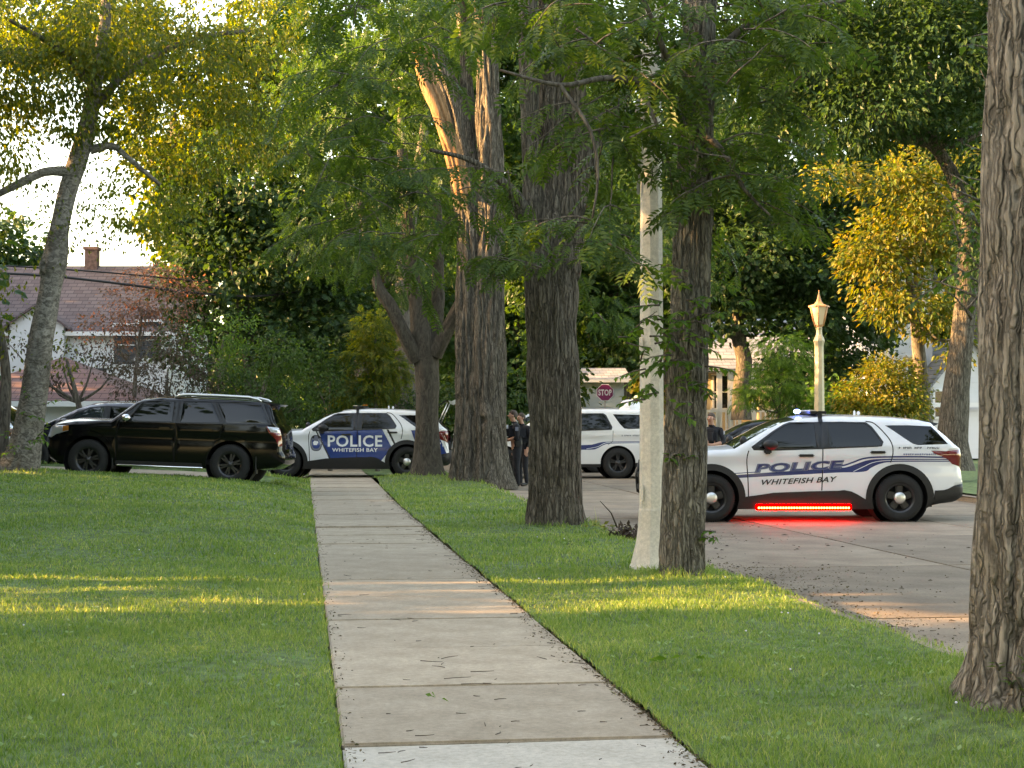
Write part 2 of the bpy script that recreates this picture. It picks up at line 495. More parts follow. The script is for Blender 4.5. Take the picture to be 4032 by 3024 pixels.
M['leaf_pink'] = leaf_mat('pink_brown_leaf', [(0.13, 0.085, 0.075), (0.17, 0.12, 0.10), (0.09, 0.08, 0.05), (0.42, 0.17, 0.09)], 0.4, (1.8, 1.2, 0.9))
M['weed'] = leaf_mat('weed_leaf', [(0.12, 0.24, 0.07), (0.20, 0.32, 0.10), (0.30, 0.38, 0.18)], 0.4, (1.3, 1.3, 0.7), 0.5)
M['debris'] = leaf_mat('dry_crumbs', [(0.05, 0.035, 0.02), (0.10, 0.07, 0.04), (0.16, 0.12, 0.07), (0.06, 0.06, 0.025)], 0.2, (1.2, 1.1, 0.9), 0.1)
M['bark_ash'] = bark_mat('ash_bark', (0.11, 0.097, 0.078), (0.27, 0.245, 0.205), (0.19, 0.185, 0.155), sc=12, stretch=0.14, plate=27)
M['bark_dark'] = bark_mat('dark_maple_bark', (0.075, 0.063, 0.049), (0.20, 0.172, 0.138), (0.12, 0.112, 0.088), sc=12, stretch=0.14, plate=23)
M['bark_smooth'] = bark_mat('smooth_grey_bark', (0.048, 0.040, 0.031), (0.105, 0.091, 0.073), (0.07, 0.063, 0.051), sc=7, stretch=0.3, bump=0.5)
M['bark_far'] = bark_mat('background_bark', (0.06, 0.05, 0.042), (0.19, 0.165, 0.135), (0.11, 0.10, 0.085), sc=8)
M['bark_birch'] = bark_mat('birch_bark', (0.085, 0.075, 0.063), (0.27, 0.245, 0.215), (0.05, 0.042, 0.035), sc=4.5, stretch=1.5, bump=0.5)
M['bark_sunlit'] = bark_mat('sunlit_limb_bark', (0.16, 0.085, 0.04), (0.34, 0.19, 0.10), (0.20, 0.12, 0.07))  # orange of the low sun put into the broken limb's bark colour

# ================================================================== GROUND
DX, DY = -0.1300, 0.9915                      # along the street
def XY(s, t):
    return s * DX + t * DY, s * DY - t * DX
def ST(x, y):
    return x * DX + y * DY, x * DY - y * DX
def sm(a, b, x):
    k = np.clip((x - a) / (b - a), 0, 1)
    return k * k * (3 - 2 * k)

def base_z(y):
    return 0.10 * sm(25, 40, y)

MOUNDS = [(-2.02, 38.0, 0.15, 1.5), (-0.75, 36.5, 0.05, 1.3), (0.64, 22.6, 0.05, 1.0), (1.6, 15.2, 0.03, 0.6), (2.80, 8.1, 0.10, 0.8), (-9.2, 30.0, 0.08, 1.0)]
DRIVES = [(31.75, 35.6), (38.7, 43.6)]

def lawn_rise(x, y):
    s, t = ST(x, y)
    f = 0.47 * (1 - np.exp(-np.clip(0.18 - t, 0, None) / 1.5)) + 0.025 * np.clip(-t - 4, 0, 6)
    return f * sm(9, 29, y) * (1 - sm(35.4, 38.4, y))

def ground_z(x, y, bumps=True):
    """height of soil / turf"""
    x = np.asarray(x, float); y = np.asarray(y, float)
    s, t = ST(x, y)
    z = base_z(y) + lawn_rise(x, y)
    for (mx, my, h, r) in MOUNDS:
        z = z + h * np.exp(-((x - mx) ** 2 + (y - my) ** 2) / (r * r))
    if bumps:
        z = z + 0.012 * (np.sin(x * 2.3 + y * 0.9) * np.sin(y * 1.7 - x * 0.4) + 0.6 * np.sin(x * 5.1 - y * 3.3))
    for a, b in DRIVES:
        z = z - 0.11 * sm(a - 0.12, a + 0.05, y) * (1 - sm(b - 0.05, b + 0.12, y)) * (t < 0.3) * ((x < -5.0) | (b > 40))
    walk = (t > 0.18) & (t < 1.72)
    z = np.where(walk, base_z(y) - 0.05, z)
    return z

def road_z(y):
    return base_z(y) - 0.13

def sheet(name, ts, ss, zfun, mat, label=None):
    T, S = np.meshgrid(np.asarray(ts), np.asarray(ss), indexing='ij')
    X, Y = XY(S, T)
    Z = zfun(X, Y)
    V = np.stack([X, Y, Z], -1).reshape(-1, 3)
    n, m = T.shape
    i = np.arange(n * m).reshape(n, m)
    F = np.stack([i[:-1, :-1], i[1:, :-1], i[1:, 1:], i[:-1, 1:]], -1).reshape(-1, 4)
    o = mesh_np(name, V, [F], mat, smooth=True)
    tag(o, kind='structure')
    return o

S_FINE = np.concatenate([np.arange(-8, 46, 0.3), np.arange(46, 49.01, 0.5)])
lawn = sheet('lawn', np.concatenate([[-70, -50, -35, -25, -20, -16], np.arange(-13, 0.1, 0.3), [0.17]]), S_FINE, lambda x, y: ground_z(x, y), M['soil'])
parkway = sheet('parkway_lawn', np.concatenate([[1.735], np.arange(1.9, 4.0, 0.15), [4.05]]), S_FINE, lambda x, y: ground_z(x, y), M['soil'])
subsoil = sheet('walk_bed', [0.16, 0.95, 1.74], S_FINE, lambda x, y: base_z(y) - 0.06, M['dirt'])
far_lawn = sheet('far_lawn', np.concatenate([np.arange(13.2, 20, 0.5), [22, 26, 32, 40, 60, 90]]), np.concatenate([np.arange(-8, 49.1, 1.0)]), lambda x, y: base_z(y) + 0.01 + 0.02 * np.clip(ST(x, y)[1] - 13.2, 0, 20), M['soil'])
cross_lawn = sheet('cross_lawn', np.arange(-90, 120, 5.0), [60, 62, 66, 72, 80, 95, 120, 160], lambda x, y: base_z(y) + 0.01 + 0 * x, M['soil'])
g = sheet('ground', [-900, -300, -100, 0, 100, 300, 900], [-300, -100, -10, 0, 60, 160, 400, 1500], lambda x, y: -0.45 + 0 * x, M['soil'])
cross_road = sheet('cross_street', np.arange(-90, 121, 7.0), [49.0, 52, 54.5, 57, 60.0], lambda x, y: road_z(y) - 0.006, M['road'])

# kerbs
def kerb(name, t0, t1, s0, s1):
    mb = MB()
    ss = np.arange(s0, s1 + 0.01, 1.0)
    prof = [(t0, -0.25), (t0, -0.03), (t0 + 0.02, -0.022), (t1 - 0.03, -0.022), (t1, -0.045), (t1 + 0.015, -0.25)]
    if t0 > t1:
        pass
    vs_, fs = [], []
    for s in ss:
        for (t, h) in prof:
            x, y = XY(s, t); vs_.append((x, y, float(base_z(y)) + h))
    n = len(prof)
    for i in range(len(ss) - 1):
        for k in range(n - 1):
            fs.append((i*n+k, i*n+k+1, (i+1)*n+k+1, (i+1)*n+k))
    mb.add(vs_, fs)
    return tag(mb.build(name, M['road']), kind='structure')
kerb('kerb', 4.05, 4.20, -8, 49)
kerb('far_kerb', 13.17, 13.0, -8, 49)

# street: poured panels with joints
street = sheet('street', [4.19, 8, 13.02], np.arange(-8, 49.5, 1.0), lambda x, y: road_z(y) - 0.035, M['dirt'])
def panel_mesh(name, w, l, h, mat, bev=0.012):
    mb = MB(); mb.box((0, 0, -h / 2), (w, l, h), bev=bev)
    o = mb.build(name, mat); me = o.data
    bpy.data.objects.remove(o)
    return me
ANG = math.atan2(-DX, DY)
pm = panel_mesh('street_panel', 2.915, 4.56, 0.12, M['road'], 0.008)
first = True
for j in range(3):
    for i in range(12):
        s = -3.5 + 4.58 * i + (0.0, 0.02, -0.03)[j]
        t = 4.22 + 1.465 + 2.93 * j
        x, y = XY(s, t)
        if s > 49: continue
        o = bpy.data.objects.new('street_panel', pm)
        link(o, street)
        o.location = (x, y, float(road_z(y)) + random.uniform(-0.003, 0.003))
        dzy = float(road_z(y + 1) - road_z(y - 1)) / 2
        o.rotation_euler = (dzy, 0, ANG)

# sidewalk slabs
walk = sheet('sidewalk', [0.2, 0.95, 1.70], np.arange(-8, 49.5, 1.0), lambda x, y: base_z(y) - 0.045, M['dirt'])
wm = panel_mesh('sidewalk_slab', 1.53, 1.508, 0.10, M['walk'], 0.01)
M['walk_new'] = concrete_mat('new_walk_concrete', (0.42, 0.38, 0.315), (0.54, 0.495, 0.42), (0.3, 0.27, 0.22))
wm_new = panel_mesh('sidewalk_slab', 1.53, 1.508, 0.10, M['walk_new'], 0.01)
s_j = (7.37 - 0.13) / 0.9915
for i in range(-7, 27):
    s = s_j + 1.53 * (i + 0.5)
    x, y = XY(s, 0.95)
    o = bpy.data.objects.new('sidewalk_slab', wm_new if i in (-1, -2) else wm)
    link(o, walk)
    o.location = (x, y, float(base_z(y)) + random.uniform(-0.010, 0.010))
    dzy = float(base_z(y + 0.7) - base_z(y - 0.7)) / 1.4
    o.rotation_euler = (dzy + random.uniform(-0.004, 0.004), random.uniform(-0.004, 0.004), ANG)

# driveways
def drive(name, y0, y1, x0, x1, zoff):
    xs = np.arange(x0, x1, 0.4); ys = np.linspace(y0, y1, 5)
    X, Y = np.meshgrid(xs, ys, indexing='ij')
    s_, t_ = ST(X, Y)
    Z = base_z(Y) + lawn_rise(X, Y) - 0.085 * (t_ < 0.18) + 0.012 + zoff
    Z = np.where(t_ > 1.75, base_z(Y) + 0.014 - 0.11 * sm(1.8, 4.2, t_) + 0.10 * np.exp(-((X + 2.02) ** 2 + (Y - 38.0) ** 2) / 0.6), Z)
    V = np.stack([X, Y, Z], -1).reshape(-1, 3)
    n, m = X.shape
    i = np.arange(n * m).reshape(n, m)
    F = np.stack([i[:-1, :-1], i[1:, :-1], i[1:, 1:], i[:-1, 1:]], -1).reshape(-1, 4)
    return tag(mesh_np(name, V, [F], M['walk'], smooth=True), kind='structure')
drive('driveway', 31.85, 35.5, -30, -5.2, 0)
drive('driveway', 38.8, 43.5, -30, -5.0, 0)
drive('driveway_apron', 39.0, 43.3, -3.3, -1.1, 0.02)

# ------------------------------------------------------------------ grass
TRUNKS = [(1.6, 15.2, 0.27), (1.4, 16.2, 0.24), (0.64, 22.6, 0.52), (-0.75, 36.5, 0.75), (-2.02, 38.0, 0.4), (2.80, 8.1, 0.62), (-9.2, 30.0, 0.4)]
def blades(name, n_list, tmin, tmax, edge):
    allV, Q, Tr = [], [], []
    cnt = 0
    for (y0, y1, dens, hh, ww) in n_list:
        W = 2 * (y1 * 0.36 + 1.5)
        n = int(dens * (y1 - y0) * W)
        y = rng.uniform(y0, y1, n)
        x = rng.uniform(-W / 2, W / 2, n)
        s, t = ST(x, y)
        e0 = rng.normal(0, 0.022, n) + 0.030 * np.sin(s * 2.1) * np.sin(s * 0.7 + 1) + 0.026 * np.sin(s * 6.3 + 2) * np.sin(s * 1.7)
        k = (np.abs(x) < y * 0.345 + 1.2) & (t > tmin + e0 - 0.02) & (t < tmax + e0 + 0.02)
        for a, b in DRIVES:
            k &= ~((y > a) & (y < b) & (t < 0.3) & ((x < -5.2) | (b > 40)))
        k &= ~((y > 38.8) & (t > 1.7))
        for (mx, my, r) in TRUNKS:
            k &= ((x - mx) ** 2 + (y - my) ** 2) > (r * rng.uniform(0.7, 1.0, n)) ** 2
        # worn, thinner turf: round the trunks and in scattered patches
        thin = np.zeros(n)
        for (mx, my, r) in TRUNKS:
            d_ = np.sqrt((x - mx) ** 2 + (y - my) ** 2)
            thin = np.maximum(thin, 0.62 * np.exp(-((d_ - r) / 0.45) ** 2) * (0.5 + 0.5 * np.sin(5 * np.arctan2(y - my, x - mx) + mx)))
        pz_ = np.sin(x * 1.31 + 1.7 * np.sin(y * 0.61 + 0.5)) * np.sin(y * 1.07 - 1.2 * np.sin(x * 0.83)) + 0.45 * np.sin(x * 3.7 + y * 2.9) * np.sin(y * 4.1 - x)
        thin = np.maximum(thin, 0.45 * np.clip((pz_ - 0.7) / 0.4, 0, 1))
        thin = np.maximum(thin, 0.5 * np.exp(-((x - 1.9) / 0.6) ** 2 - ((y - 7.3) / 0.35) ** 2))
        k &= rng.random(n) > thin
        x, y, t = x[k], y[k], t[k]
        n = len(x)
        z = ground_z(x, y) - 0.008 - 0.028 * (t > 4.05)
        # patchy height: low-frequency noise, longer at edges and round trunks
        nz = 0.5 + 0.25 * np.sin(x * 1.9 + 1.3 * np.sin(y * 0.8)) + 0.25 * np.sin(y * 2.3 - 1.1 * np.sin(x * 1.2)) + 0.18 * np.sin(x * 7.1 + y * 5.3)
        h = hh * (0.55 + 0.55 * nz) * rng.uniform(0.6, 1.35, n)
        for (mx, my, r) in TRUNKS:
            d = np.sqrt((x - mx) ** 2 + (y - my) ** 2)
            h *= 1 + 1.0 * np.exp(-((d - r) / 0.12) ** 2)
        ed = np.minimum(np.abs(t - tmin), np.abs(t - tmax))
        h *= 1 + 0.30 * np.exp(-(ed / 0.06) ** 2)
        h *= 1 + 0.9 * (rng.random(n) < 0.012)
        w = ww * rng.uniform(0.7, 1.3, n)
        az = rng.uniform(0, 2 * np.pi, n)
        lean = h * rng.uniform(0.15, 0.9, n)
        la = rng.uniform(0, 2 * np.pi, n)
        lx, ly = np.cos(la) * lean, np.sin(la) * lean
        cx, cyy = np.cos(az) * w / 2, np.sin(az) * w / 2
        b = np.stack([x, y, z], -1)
        mid = b + np.stack([lx * 0.35, ly * 0.35, h * 0.55], -1)
        tip = b + np.stack([lx, ly, h * np.sqrt(np.clip(1 - 0.35 * (lean / h) ** 2, 0.2, 1))], -1)
        c = np.stack([cx, cyy, 0 * cx], -1)
        V = np.stack([b - c, b + c, mid + c * 0.8, mid - c * 0.8, tip], 1).reshape(-1, 3)
        i = np.arange(n) * 5 + cnt
        Q.append(np.stack([i, i + 1, i + 2, i + 3], -1)); Tr.append(np.stack([i + 3, i + 2, i + 4], -1))
        allV.append(V); cnt += len(V)
    o = mesh_np(name, np.concatenate(allV), [np.concatenate(Q), np.concatenate(Tr)], M['grass'])
    return o
G_BANDS = [(5.2, 8.5, 4200, 0.046, 0.0048), (8.5, 11.5, 2900, 0.046, 0.0060), (11.5, 16, 1600, 0.048, 0.0085), (16, 23, 700, 0.050, 0.012), (23, 31.7, 360, 0.055, 0.018), (31.7, 38.8, 200, 0.08, 0.022)]
o = blades('lawn_grass', G_BANDS, -60, 0.19, 0.18)
tag(o, 'green mown lawn grass left of the sidewalk', 'grass', kind='stuff')
o = blades('parkway_grass', [G_BANDS[0], G_BANDS[1], G_BANDS[2], G_BANDS[3], (23, 40, 300, 0.065, 0.016)], 1.715, 4.17, 1.72)
tag(o, 'green grass of the strip between sidewalk and street', 'grass', kind='stuff')

# broad-leaved weeds and clover among the blades
def weeds():
    n = 900
    y = rng.uniform(6, 24, n) ** 1.0
    x = rng.uniform(-1, 1, n) * (y * 0.34 + 0.5)
    s, t = ST(x, y)
    k = ((t < 0.1) | ((t > 1.8) & (t < 3.95)))
    x, y = x[k], y[k]
    V, F = [], []
    for px, py in zip(x, y):
        z0 = float(ground_z(px, py)) + 0.02
        for j in range(random.randint(2, 5)):
            a = random.uniform(0, 6.28); L = random.uniform(0.018, 0.042); w = L * 0.32
            d = Vector((math.cos(a), math.sin(a), random.uniform(0.2, 0.9))).normalized() * L
            c = Vector((-math.sin(a), math.cos(a), 0)) * w
            p = Vector((px + random.gauss(0, 0.02), py + random.gauss(0, 0.02), z0))
            i = len(V)
            V += [p, p + d * 0.5 + c, p + d, p + d * 0.5 - c]
            F.append((i, i + 1, i + 2, i + 3))
    o = mesh_np('lawn_weeds', np.array([tuple(v) for v in V]), [np.array(F)], M['weed'])
    tag(o, 'small broad-leaved weeds scattered in the lawn', 'weeds', kind='stuff')
    mb = MB()
    for k in range(26):
        py = random.uniform(6.5, 20); px = random.uniform(-1, 1) * py * 0.33
        t_ = ST(px, py)[1]
        if 0.1 < t_ < 1.8 or t_ > 3.9: continue
        mb.ball((px, py, float(ground_z(px, py)) + random.uniform(0.04, 0.07)), (0.007, 0.007, 0.006), 6, 4)
    tag(mb.build('clover_blossoms', M['sign_white_blue_lit']), 'tiny white clover blossoms dotting the lawn', 'flowers', kind='stuff')
weeds()

# twigs and litter on the pavement
def litter():
    mb = MB()
    for i in range(210):
        y = 6.2 + 24 * random.random() ** 1.7
        t = random.uniform(0.2, 1.7) if random.random() < 0.62 else 1.72 - abs(random.gauss(0, 0.10))
        s = (y - 0.13 * t) / 0.9915
        x, y = XY(s, t)
        L = random.choice([0.02, 0.03, 0.04, 0.05, 0.09, 0.14]) * random.uniform(0.7, 1.3)
        a = random.gauss(0, 0.5) if random.random() < 0.6 else random.uniform(0, 3.14)
        z = float(base_z(y)) + 0.010
        p0 = Vector((x, y, z)); d = Vector((math.cos(a), math.sin(a), 0)) * L
        q = Vector((-d.y, d.x, 0)) * random.uniform(-0.2, 0.2)
        mb.tube([p0, p0 + d * 0.5 + q, p0 + d], [0.0022, 0.002, 0.001], n=4, smooth=False)
    o = mb.build('fallen_twigs', M['twig'])
    tag(o, 'small dark twigs littering the concrete sidewalk', 'twigs', kind='stuff')
    mb = MB()
    for i in range(420):
        if random.random() < 0.65:
            t = 4.24 + abs(random.gauss(0, 0.5)); y = random.uniform(9.5, 24)
        else:
            t = random.uniform(4.3, 9); y = random.uniform(10, 25)
        s = (y - 0.13 * t) / 0.9915
        x, y = XY(s, t)
        L = random.uniform(0.015, 0.07) * (1.7 if random.random() < 0.12 else 1)
        a = random.uniform(0, 3.14)
        z = float(road_z(y)) + 0.008
        p0 = Vector((x, y, z)); d = Vector((math.cos(a), math.sin(a), 0)) * L
        q = Vector((-d.y, d.x, 0)) * 0.35
        if random.random() < 0.5:
            mb.add([p0, p0 + d * 0.5 + q + Vector((0, 0, 0.012)), p0 + d, p0 + d * 0.5 - q], [(0, 1, 2, 3)])
        else:
            mb.tube([p0, p0 + d], [0.003, 0.0015], n=4, smooth=False)
    o = mb.build('street_litter', M['twig'])
    tag(o, 'dry leaves and twigs scattered along the street gutter', 'leaf litter', kind='stuff')
litter()

def edge_debris():
    """dry leaf crumbs gathered where turf meets concrete"""
    r = np.random.default_rng(55)
    n = 3600
    y = 6 + 26 * r.random(n) ** 1.5
    right = r.random(n) < 0.86
    t = np.where(right, 1.715 - np.abs(r.normal(0, 0.055, n)) * (0.6 + 0.8 * (np.sin(y * 1.3) > 0)), 0.20 + np.abs(r.normal(0, 0.035, n)))
    s_ = (y - 0.13 * t) / 0.9915
    x, yy = XY(s_, t)
    pos = np.stack([x, yy, base_z(yy) + 0.006 + r.random(n) * 0.008], -1)
    V, F = place(T_simple(0.5), pos, r.normal(size=(n, 3)) * np.array([1, 1, 0.25]), r.uniform(0.006, 0.028, n), r)
    o = mesh_np('edge_debris', V, [F], M['debris'])
    tag(o, 'brown leaf crumbs lining the sidewalk edges', 'leaf litter', kind='stuff')
    n = 5200
    y = 9 + 16 * r.random(n)
    t = 4.23 + np.abs(r.normal(0, 0.75, n)) * (0.25 + 0.9 * (np.sin(y * 0.9 + 1.1 * np.sin(y * 2.1)) * 0.5 + 0.5))
    s_ = (y - 0.13 * t) / 0.9915
    x, yy = XY(s_, t)
    pos = np.stack([x, yy, road_z(yy) + 0.006 + r.random(n) * 0.006], -1)
    V, F = place(T_simple(0.6), pos, r.normal(size=(n, 3)) * np.array([1, 1, 0.2]), r.uniform(0.008, 0.03, n), r)
    o = mesh_np('gutter_debris', V, [F], M['debris'])
    tag(o, 'sandy leaf crumbs drifted in the gutter of the street', 'leaf litter', kind='stuff')

# ================================================================== TREES
def fft_noise(n_a, n_l, sa, sl, seed):
    r = np.random.default_rng(seed)
    w = r.normal(size=(n_a, n_l))
    fa = np.fft.fftfreq(n_a)[:, None]; fl = np.fft.fftfreq(n_l)[None, :]
    filt = np.exp(-2 * (np.pi ** 2) * ((fa * sa) ** 2 + (fl * sl) ** 2))
    o = np.fft.ifft2(np.fft.fft2(w) * filt).real
    return o / o.std()

def spline(pts, step):
    pts = [np.array(p, float) for p in pts]
    pts = [2 * pts[0] - pts[1]] + pts + [2 * pts[-1] - pts[-2]]
    out = []
    for i in range(1, len(pts) - 2):
        p0, p1, p2, p3 = pts[i-1], pts[i], pts[i+1], pts[i+2]
        n = max(2, int(np.linalg.norm((p2 - p1)[:3]) / step))
        for k in range(n):
            t = k / n
            out.append(0.5 * ((2*p1) + (-p0+p2)*t + (2*p0-5*p1+4*p2-p3)*t*t + (-p0+3*p1-3*p2+p3)*t**3))
    out.append(pts[-2])
    return np.array(out)

def limb_geo(path, nseg=20, step=0.12, depth=0.01, cell=0.05, seed=1, flare=0.0, lobes=5, flare_h=0.5, knots=()):
    """path: list of (x, y, z, r). bark furrows are real relief. returns V, F"""
    sp = spline(path, step)
    n = len(sp)
    Pn, rad = sp[:, :3], np.maximum(sp[:, 3], 0.004)
    d = np.gradient(Pn, axis=0); d /= np.linalg.norm(d, axis=1)[:, None]
    a = np.zeros_like(Pn)
    up = np.array([1.0, 0, 0]) if abs(d[0][0]) < 0.8 else np.array([0, 0, 1.0])
    for i in range(n):
        v = up - d[i] * np.dot(up, d[i]); v /= np.linalg.norm(v); a[i] = v; up = v
    b = np.cross(d, a)
    th = np.arange(nseg) * 2 * np.pi / nseg
    r0 = float(rad.mean())
    if depth > 0:
        sa = max(0.6, cell / (2 * np.pi * r0 / nseg) * 0.55)
        nz = fft_noise(nseg, n + 16, sa, cell * 5.0 / step, seed)[:, :n]
        nz2 = fft_noise(nseg, n + 16, sa * 3, cell * 9 / step, seed + 50)[:, :n]
        fur = np.exp(-(nz / 0.42) ** 2)
        disp = -depth * 1.5 * fur + depth * 0.35 * nz2 + depth * 0.5 * np.abs(nz)
    else:
        disp = np.zeros((nseg, n))
    lump = fft_noise(nseg, n + 16, nseg / 7.0, max(2.0, 0.5 / step), seed + 9)[:, :n] * 0.035
    z0 = Pn[0][2]
    L = np.concatenate([[0], np.cumsum(np.linalg.norm(np.diff(Pn, axis=0), axis=1))])
    fl = flare * np.exp(-(L / flare_h) ** 1.3)
    lob = 0.5 + 0.5 * np.cos(lobes * th[:, None] + seed) * 0.9
    rr = rad[None, :] * (1 + lump) * (1 + fl[None, :] * (0.55 + 0.75 * lob)) + disp
    for (kl, kth, kr, kd) in knots:       # swollen knots: (length, angle, size, height)
        dd = ((L[None, :] - kl) / kr) ** 2 + ((np.angle(np.exp(1j * (th[:, None] - kth))) * r0) / kr) ** 2
        rr += kd * np.exp(-dd) - kd * 1.5 * np.exp(-dd * 7)
    V = Pn[None] + (a[None] * np.cos(th)[:, None, None] + b[None] * np.sin(th)[:, None, None]) * rr[..., None]
    V = np.transpose(V, (1, 0, 2)).reshape(-1, 3)
    i = np.arange(n * nseg).reshape(n, nseg)
    j = np.roll(i, -1, axis=1)
    F = np.stack([i[:-1], j[:-1], j[1:], i[1:]], -1).reshape(-1, 4)
    V = np.vstack([V, Pn[-1] + d[-1] * rad[-1] * 0.3])
    tip = len(V) - 1
    T3 = np.stack([i[-1], j[-1], np.full(nseg, tip)], -1)
    return V, F, T3

def limb(name, parent, off, path, mat, **kw):
    V, F, T3 = limb_geo(path, **kw)
    return mesh_np(name, V, [F, T3], mat, parent, smooth=True, off=off)

# ---- leaf templates (x along the leaf, z up)
def T_simple(w=0.5):
    v = np.array([(0, 0, 0), (0.42, w / 2, 0.06), (1, 0, -0.10), (0.42, -w / 2, 0.06)], float)
    return v, np.array([(0, 1, 2), (0, 2, 3)])
def T_lobed():
    v = np.array([(0, 0, 0), (0.18, 0.42, 0.05), (0.55, 0.30, 0.06), (0.62, 0.52, 0.0), (1.0, 0, -0.12), (0.62, -0.52, 0.0), (0.55, -0.30, 0.06), (0.18, -0.42, 0.05)], float)
    return v, np.array([(0, 1, 2), (0, 2, 4), (2, 3, 4), (0, 4, 6), (4, 5, 6), (0, 6, 7)])
def T_pinnate(pairs=5, ll=0.33, w=0.42):
    V, F = [], []
    def leaflet(bx, ang, L, dz):
        c, s_ = math.cos(ang), math.sin(ang)
        i = len(V)
        for (x, y, z) in ((0, 0, 0), (0.45, w / 2, 0.04), (1, 0, -0.18), (0.45, -w / 2, 0.04)):
            x *= L; y *= L; z *= L
            V.append((bx + x * c - y * s_, x * s_ + y * c, dz + z - 0.25 * bx * bx))
        F.extend([(i, i + 1, i + 2), (i, i + 2, i + 3)])
    for k in range(pairs):
        bx = 0.22 + 0.62 * k / (pairs - 1)
        L = ll * (0.85 + 0.3 * math.sin(math.pi * k / (pairs - 1)))
        leaflet(bx, R(62), L, 0); leaflet(bx + 0.02, -R(62), L, 0)
    leaflet(0.88, 0, ll, 0)
    i = len(V)
    V.extend([(0, 0.008, 0), (0, -0.008, 0), (0.9, 0, -0.2)])
    F.append((i, i + 1, i + 2))
    return np.array(V), np.array(F)

def place(tmpl, pos, dirs, size, r, roll=1.0):
    """many copies of a leaf template as one vertex / face array"""
    tv, tf = tmpl
    n = len(pos)
    d = dirs / np.linalg.norm(dirs, axis=1)[:, None]
    up = np.tile(np.array([0, 0, 1.0]), (n, 1)) + r.normal(0, 0.55 * roll, (n, 3))
    y = np.cross(up, d); y /= (np.linalg.norm(y, axis=1)[:, None] + 1e-9)
    z = np.cross(d, y)
    V = (d[:, None, :] * tv[None, :, 0:1] + y[:, None, :] * tv[None, :, 1:2] + z[:, None, :] * tv[None, :, 2:3]) * size[:, None, None] + pos[:, None, :]
    F = tf[None] + (np.arange(n) * len(tv))[:, None, None]
    return V.reshape(-1, 3), F.reshape(-1, tf.shape[1])

def blob_points(blobs, per_m2, r, shell=0.55, squash=0.55, clump_r=0.35, per_clump=26, minc=6):
    """blobs (cx,cy,cz,rx,ry,rz): leaves gathered in clumps spread through the crown"""
    P_, D_ = [], []
    for (cx, cy_, cz, rx, ry, rz) in blobs:
        area = 4 * np.pi * ((rx * rz + rx * ry + ry * rz) / 3)
        nc = max(minc, int(area * per_m2 / per_clump))
        v = r.normal(size=(nc, 3)); v /= np.linalg.norm(v, axis=1)[:, None]
        rad = shell + (1.06 - shell) * r.random(nc) ** 0.7
        c = v * rad[:, None] * np.array([rx, ry, rz]) + np.array([cx, cy_, cz])
        m = r.poisson(per_clump, nc)
        ci = np.repeat(np.arange(nc), m)
        cr = clump_r * r.uniform(0.6, 1.4, nc)
        g_ = r.normal(size=(len(ci), 3)) * np.array([1, 1, squash]) * cr[ci][:, None] * 0.6
        P_.append(c[ci] + g_)
        dd = v[ci] * 0.55 + g_ / (cr[ci][:, None] + 1e-6) * 0.6
        D_.append(dd)
    return np.concatenate(P_), np.concatenate(D_)

def crown(name, parent, off, blobs, tmpl, mat, per_m2, size, seed, droop=0.5, kind=None, **kw):
    r = np.random.default_rng(seed)
    pos, dr = blob_points(blobs, per_m2, r, **kw)
    dr = dr + np.array([0, 0, -droop]) + r.normal(0, 0.35, dr.shape)
    sz = size * r.uniform(0.65, 1.3, len(pos))
    V, F = place(tmpl, pos, dr, sz, r)
    o = mesh_np(name, V, [F], mat, parent, off=off)
    if kind: o['kind'] = kind
    return o

def pb(u, v, Y, ru, rv, ry=None):
    """crown blob seen at pixel u, v, depth Y, radii in pixels at that depth (depth radius in metres)"""
    p = P(u, v, Y); k = Y / FPX
    return (p.x, p.y, p.z, ru * k, ry if ry else ru * k, rv * k)

def sprays(parent, off, anchors, tmpl, mat, size, seed, n_leaf=9, twig_mat=None, name='leaf_spray', spread=0.5):
    """drooping leafy twigs: anchors list of (start, direction, length)"""
    r = np.random.default_rng(seed)
    pos, dr = [], []
    mb = MB()
    for (p, d, L) in anchors:
        p = np.array(p, float); d = np.array(d, float); d /= np.linalg.norm(d)
        pts = [p]; cur = d.copy()
        m = max(3, int(L / 0.12))
        for k in range(m):
            cur = cur + np.array([0, 0, -0.10]) + r.normal(0, 0.10, 3); cur /= np.linalg.norm(cur)
            pts.append(pts[-1] + cur * L / m)
        mb.tube([Vector(q) for q in pts], list(np.linspace(0.010, 0.003, len(pts))), n=4)
        nl = max(4, int(n_leaf * L / 0.6))
        for k in range(nl):
            f = 0.15 + 0.85 * k / nl
            q = f * (len(pts) - 1); i = min(int(q), len(pts) - 2)
            base = pts[i] + (pts[i+1] - pts[i]) * (q - i)
            side = np.cross(pts[i+1] - pts[i], [0, 0, 1.0]); side /= (np.linalg.norm(side) + 1e-9)
            side *= (1 if k % 2 else -1)
            pos.append(base); dr.append((pts[i+1] - pts[i]) / (L / m) * 0.6 + side * r.uniform(0.4, 1.1) + np.array([0, 0, -spread]) + r.normal(0, 0.25, 3))
    pos = np.array(pos); dr = np.array(dr)
    V, F = place(tmpl, pos, dr, size * r.uniform(0.7, 1.25, len(pos)), r, 0.6)
    tw = mb.build('twigs', twig_mat or M['bark_far'], parent, off=off); tw['kind'] = 'stuff'
    o = mesh_np(name, V, [F], mat, parent, off=off); o['kind'] = 'stuff'
    return o

edge_debris()
TP = T_pinnate(); TS = T_simple(0.55); TL = T_lobed(); TN = T_simple(0.3)

def pp(u, v, Y, wpx):
    """limb point: centre pixel, depth, width in pixels"""
    p = P(u, v, Y)
    return (p.x, p.y, p.z, wpx * Y / FPX / 2)

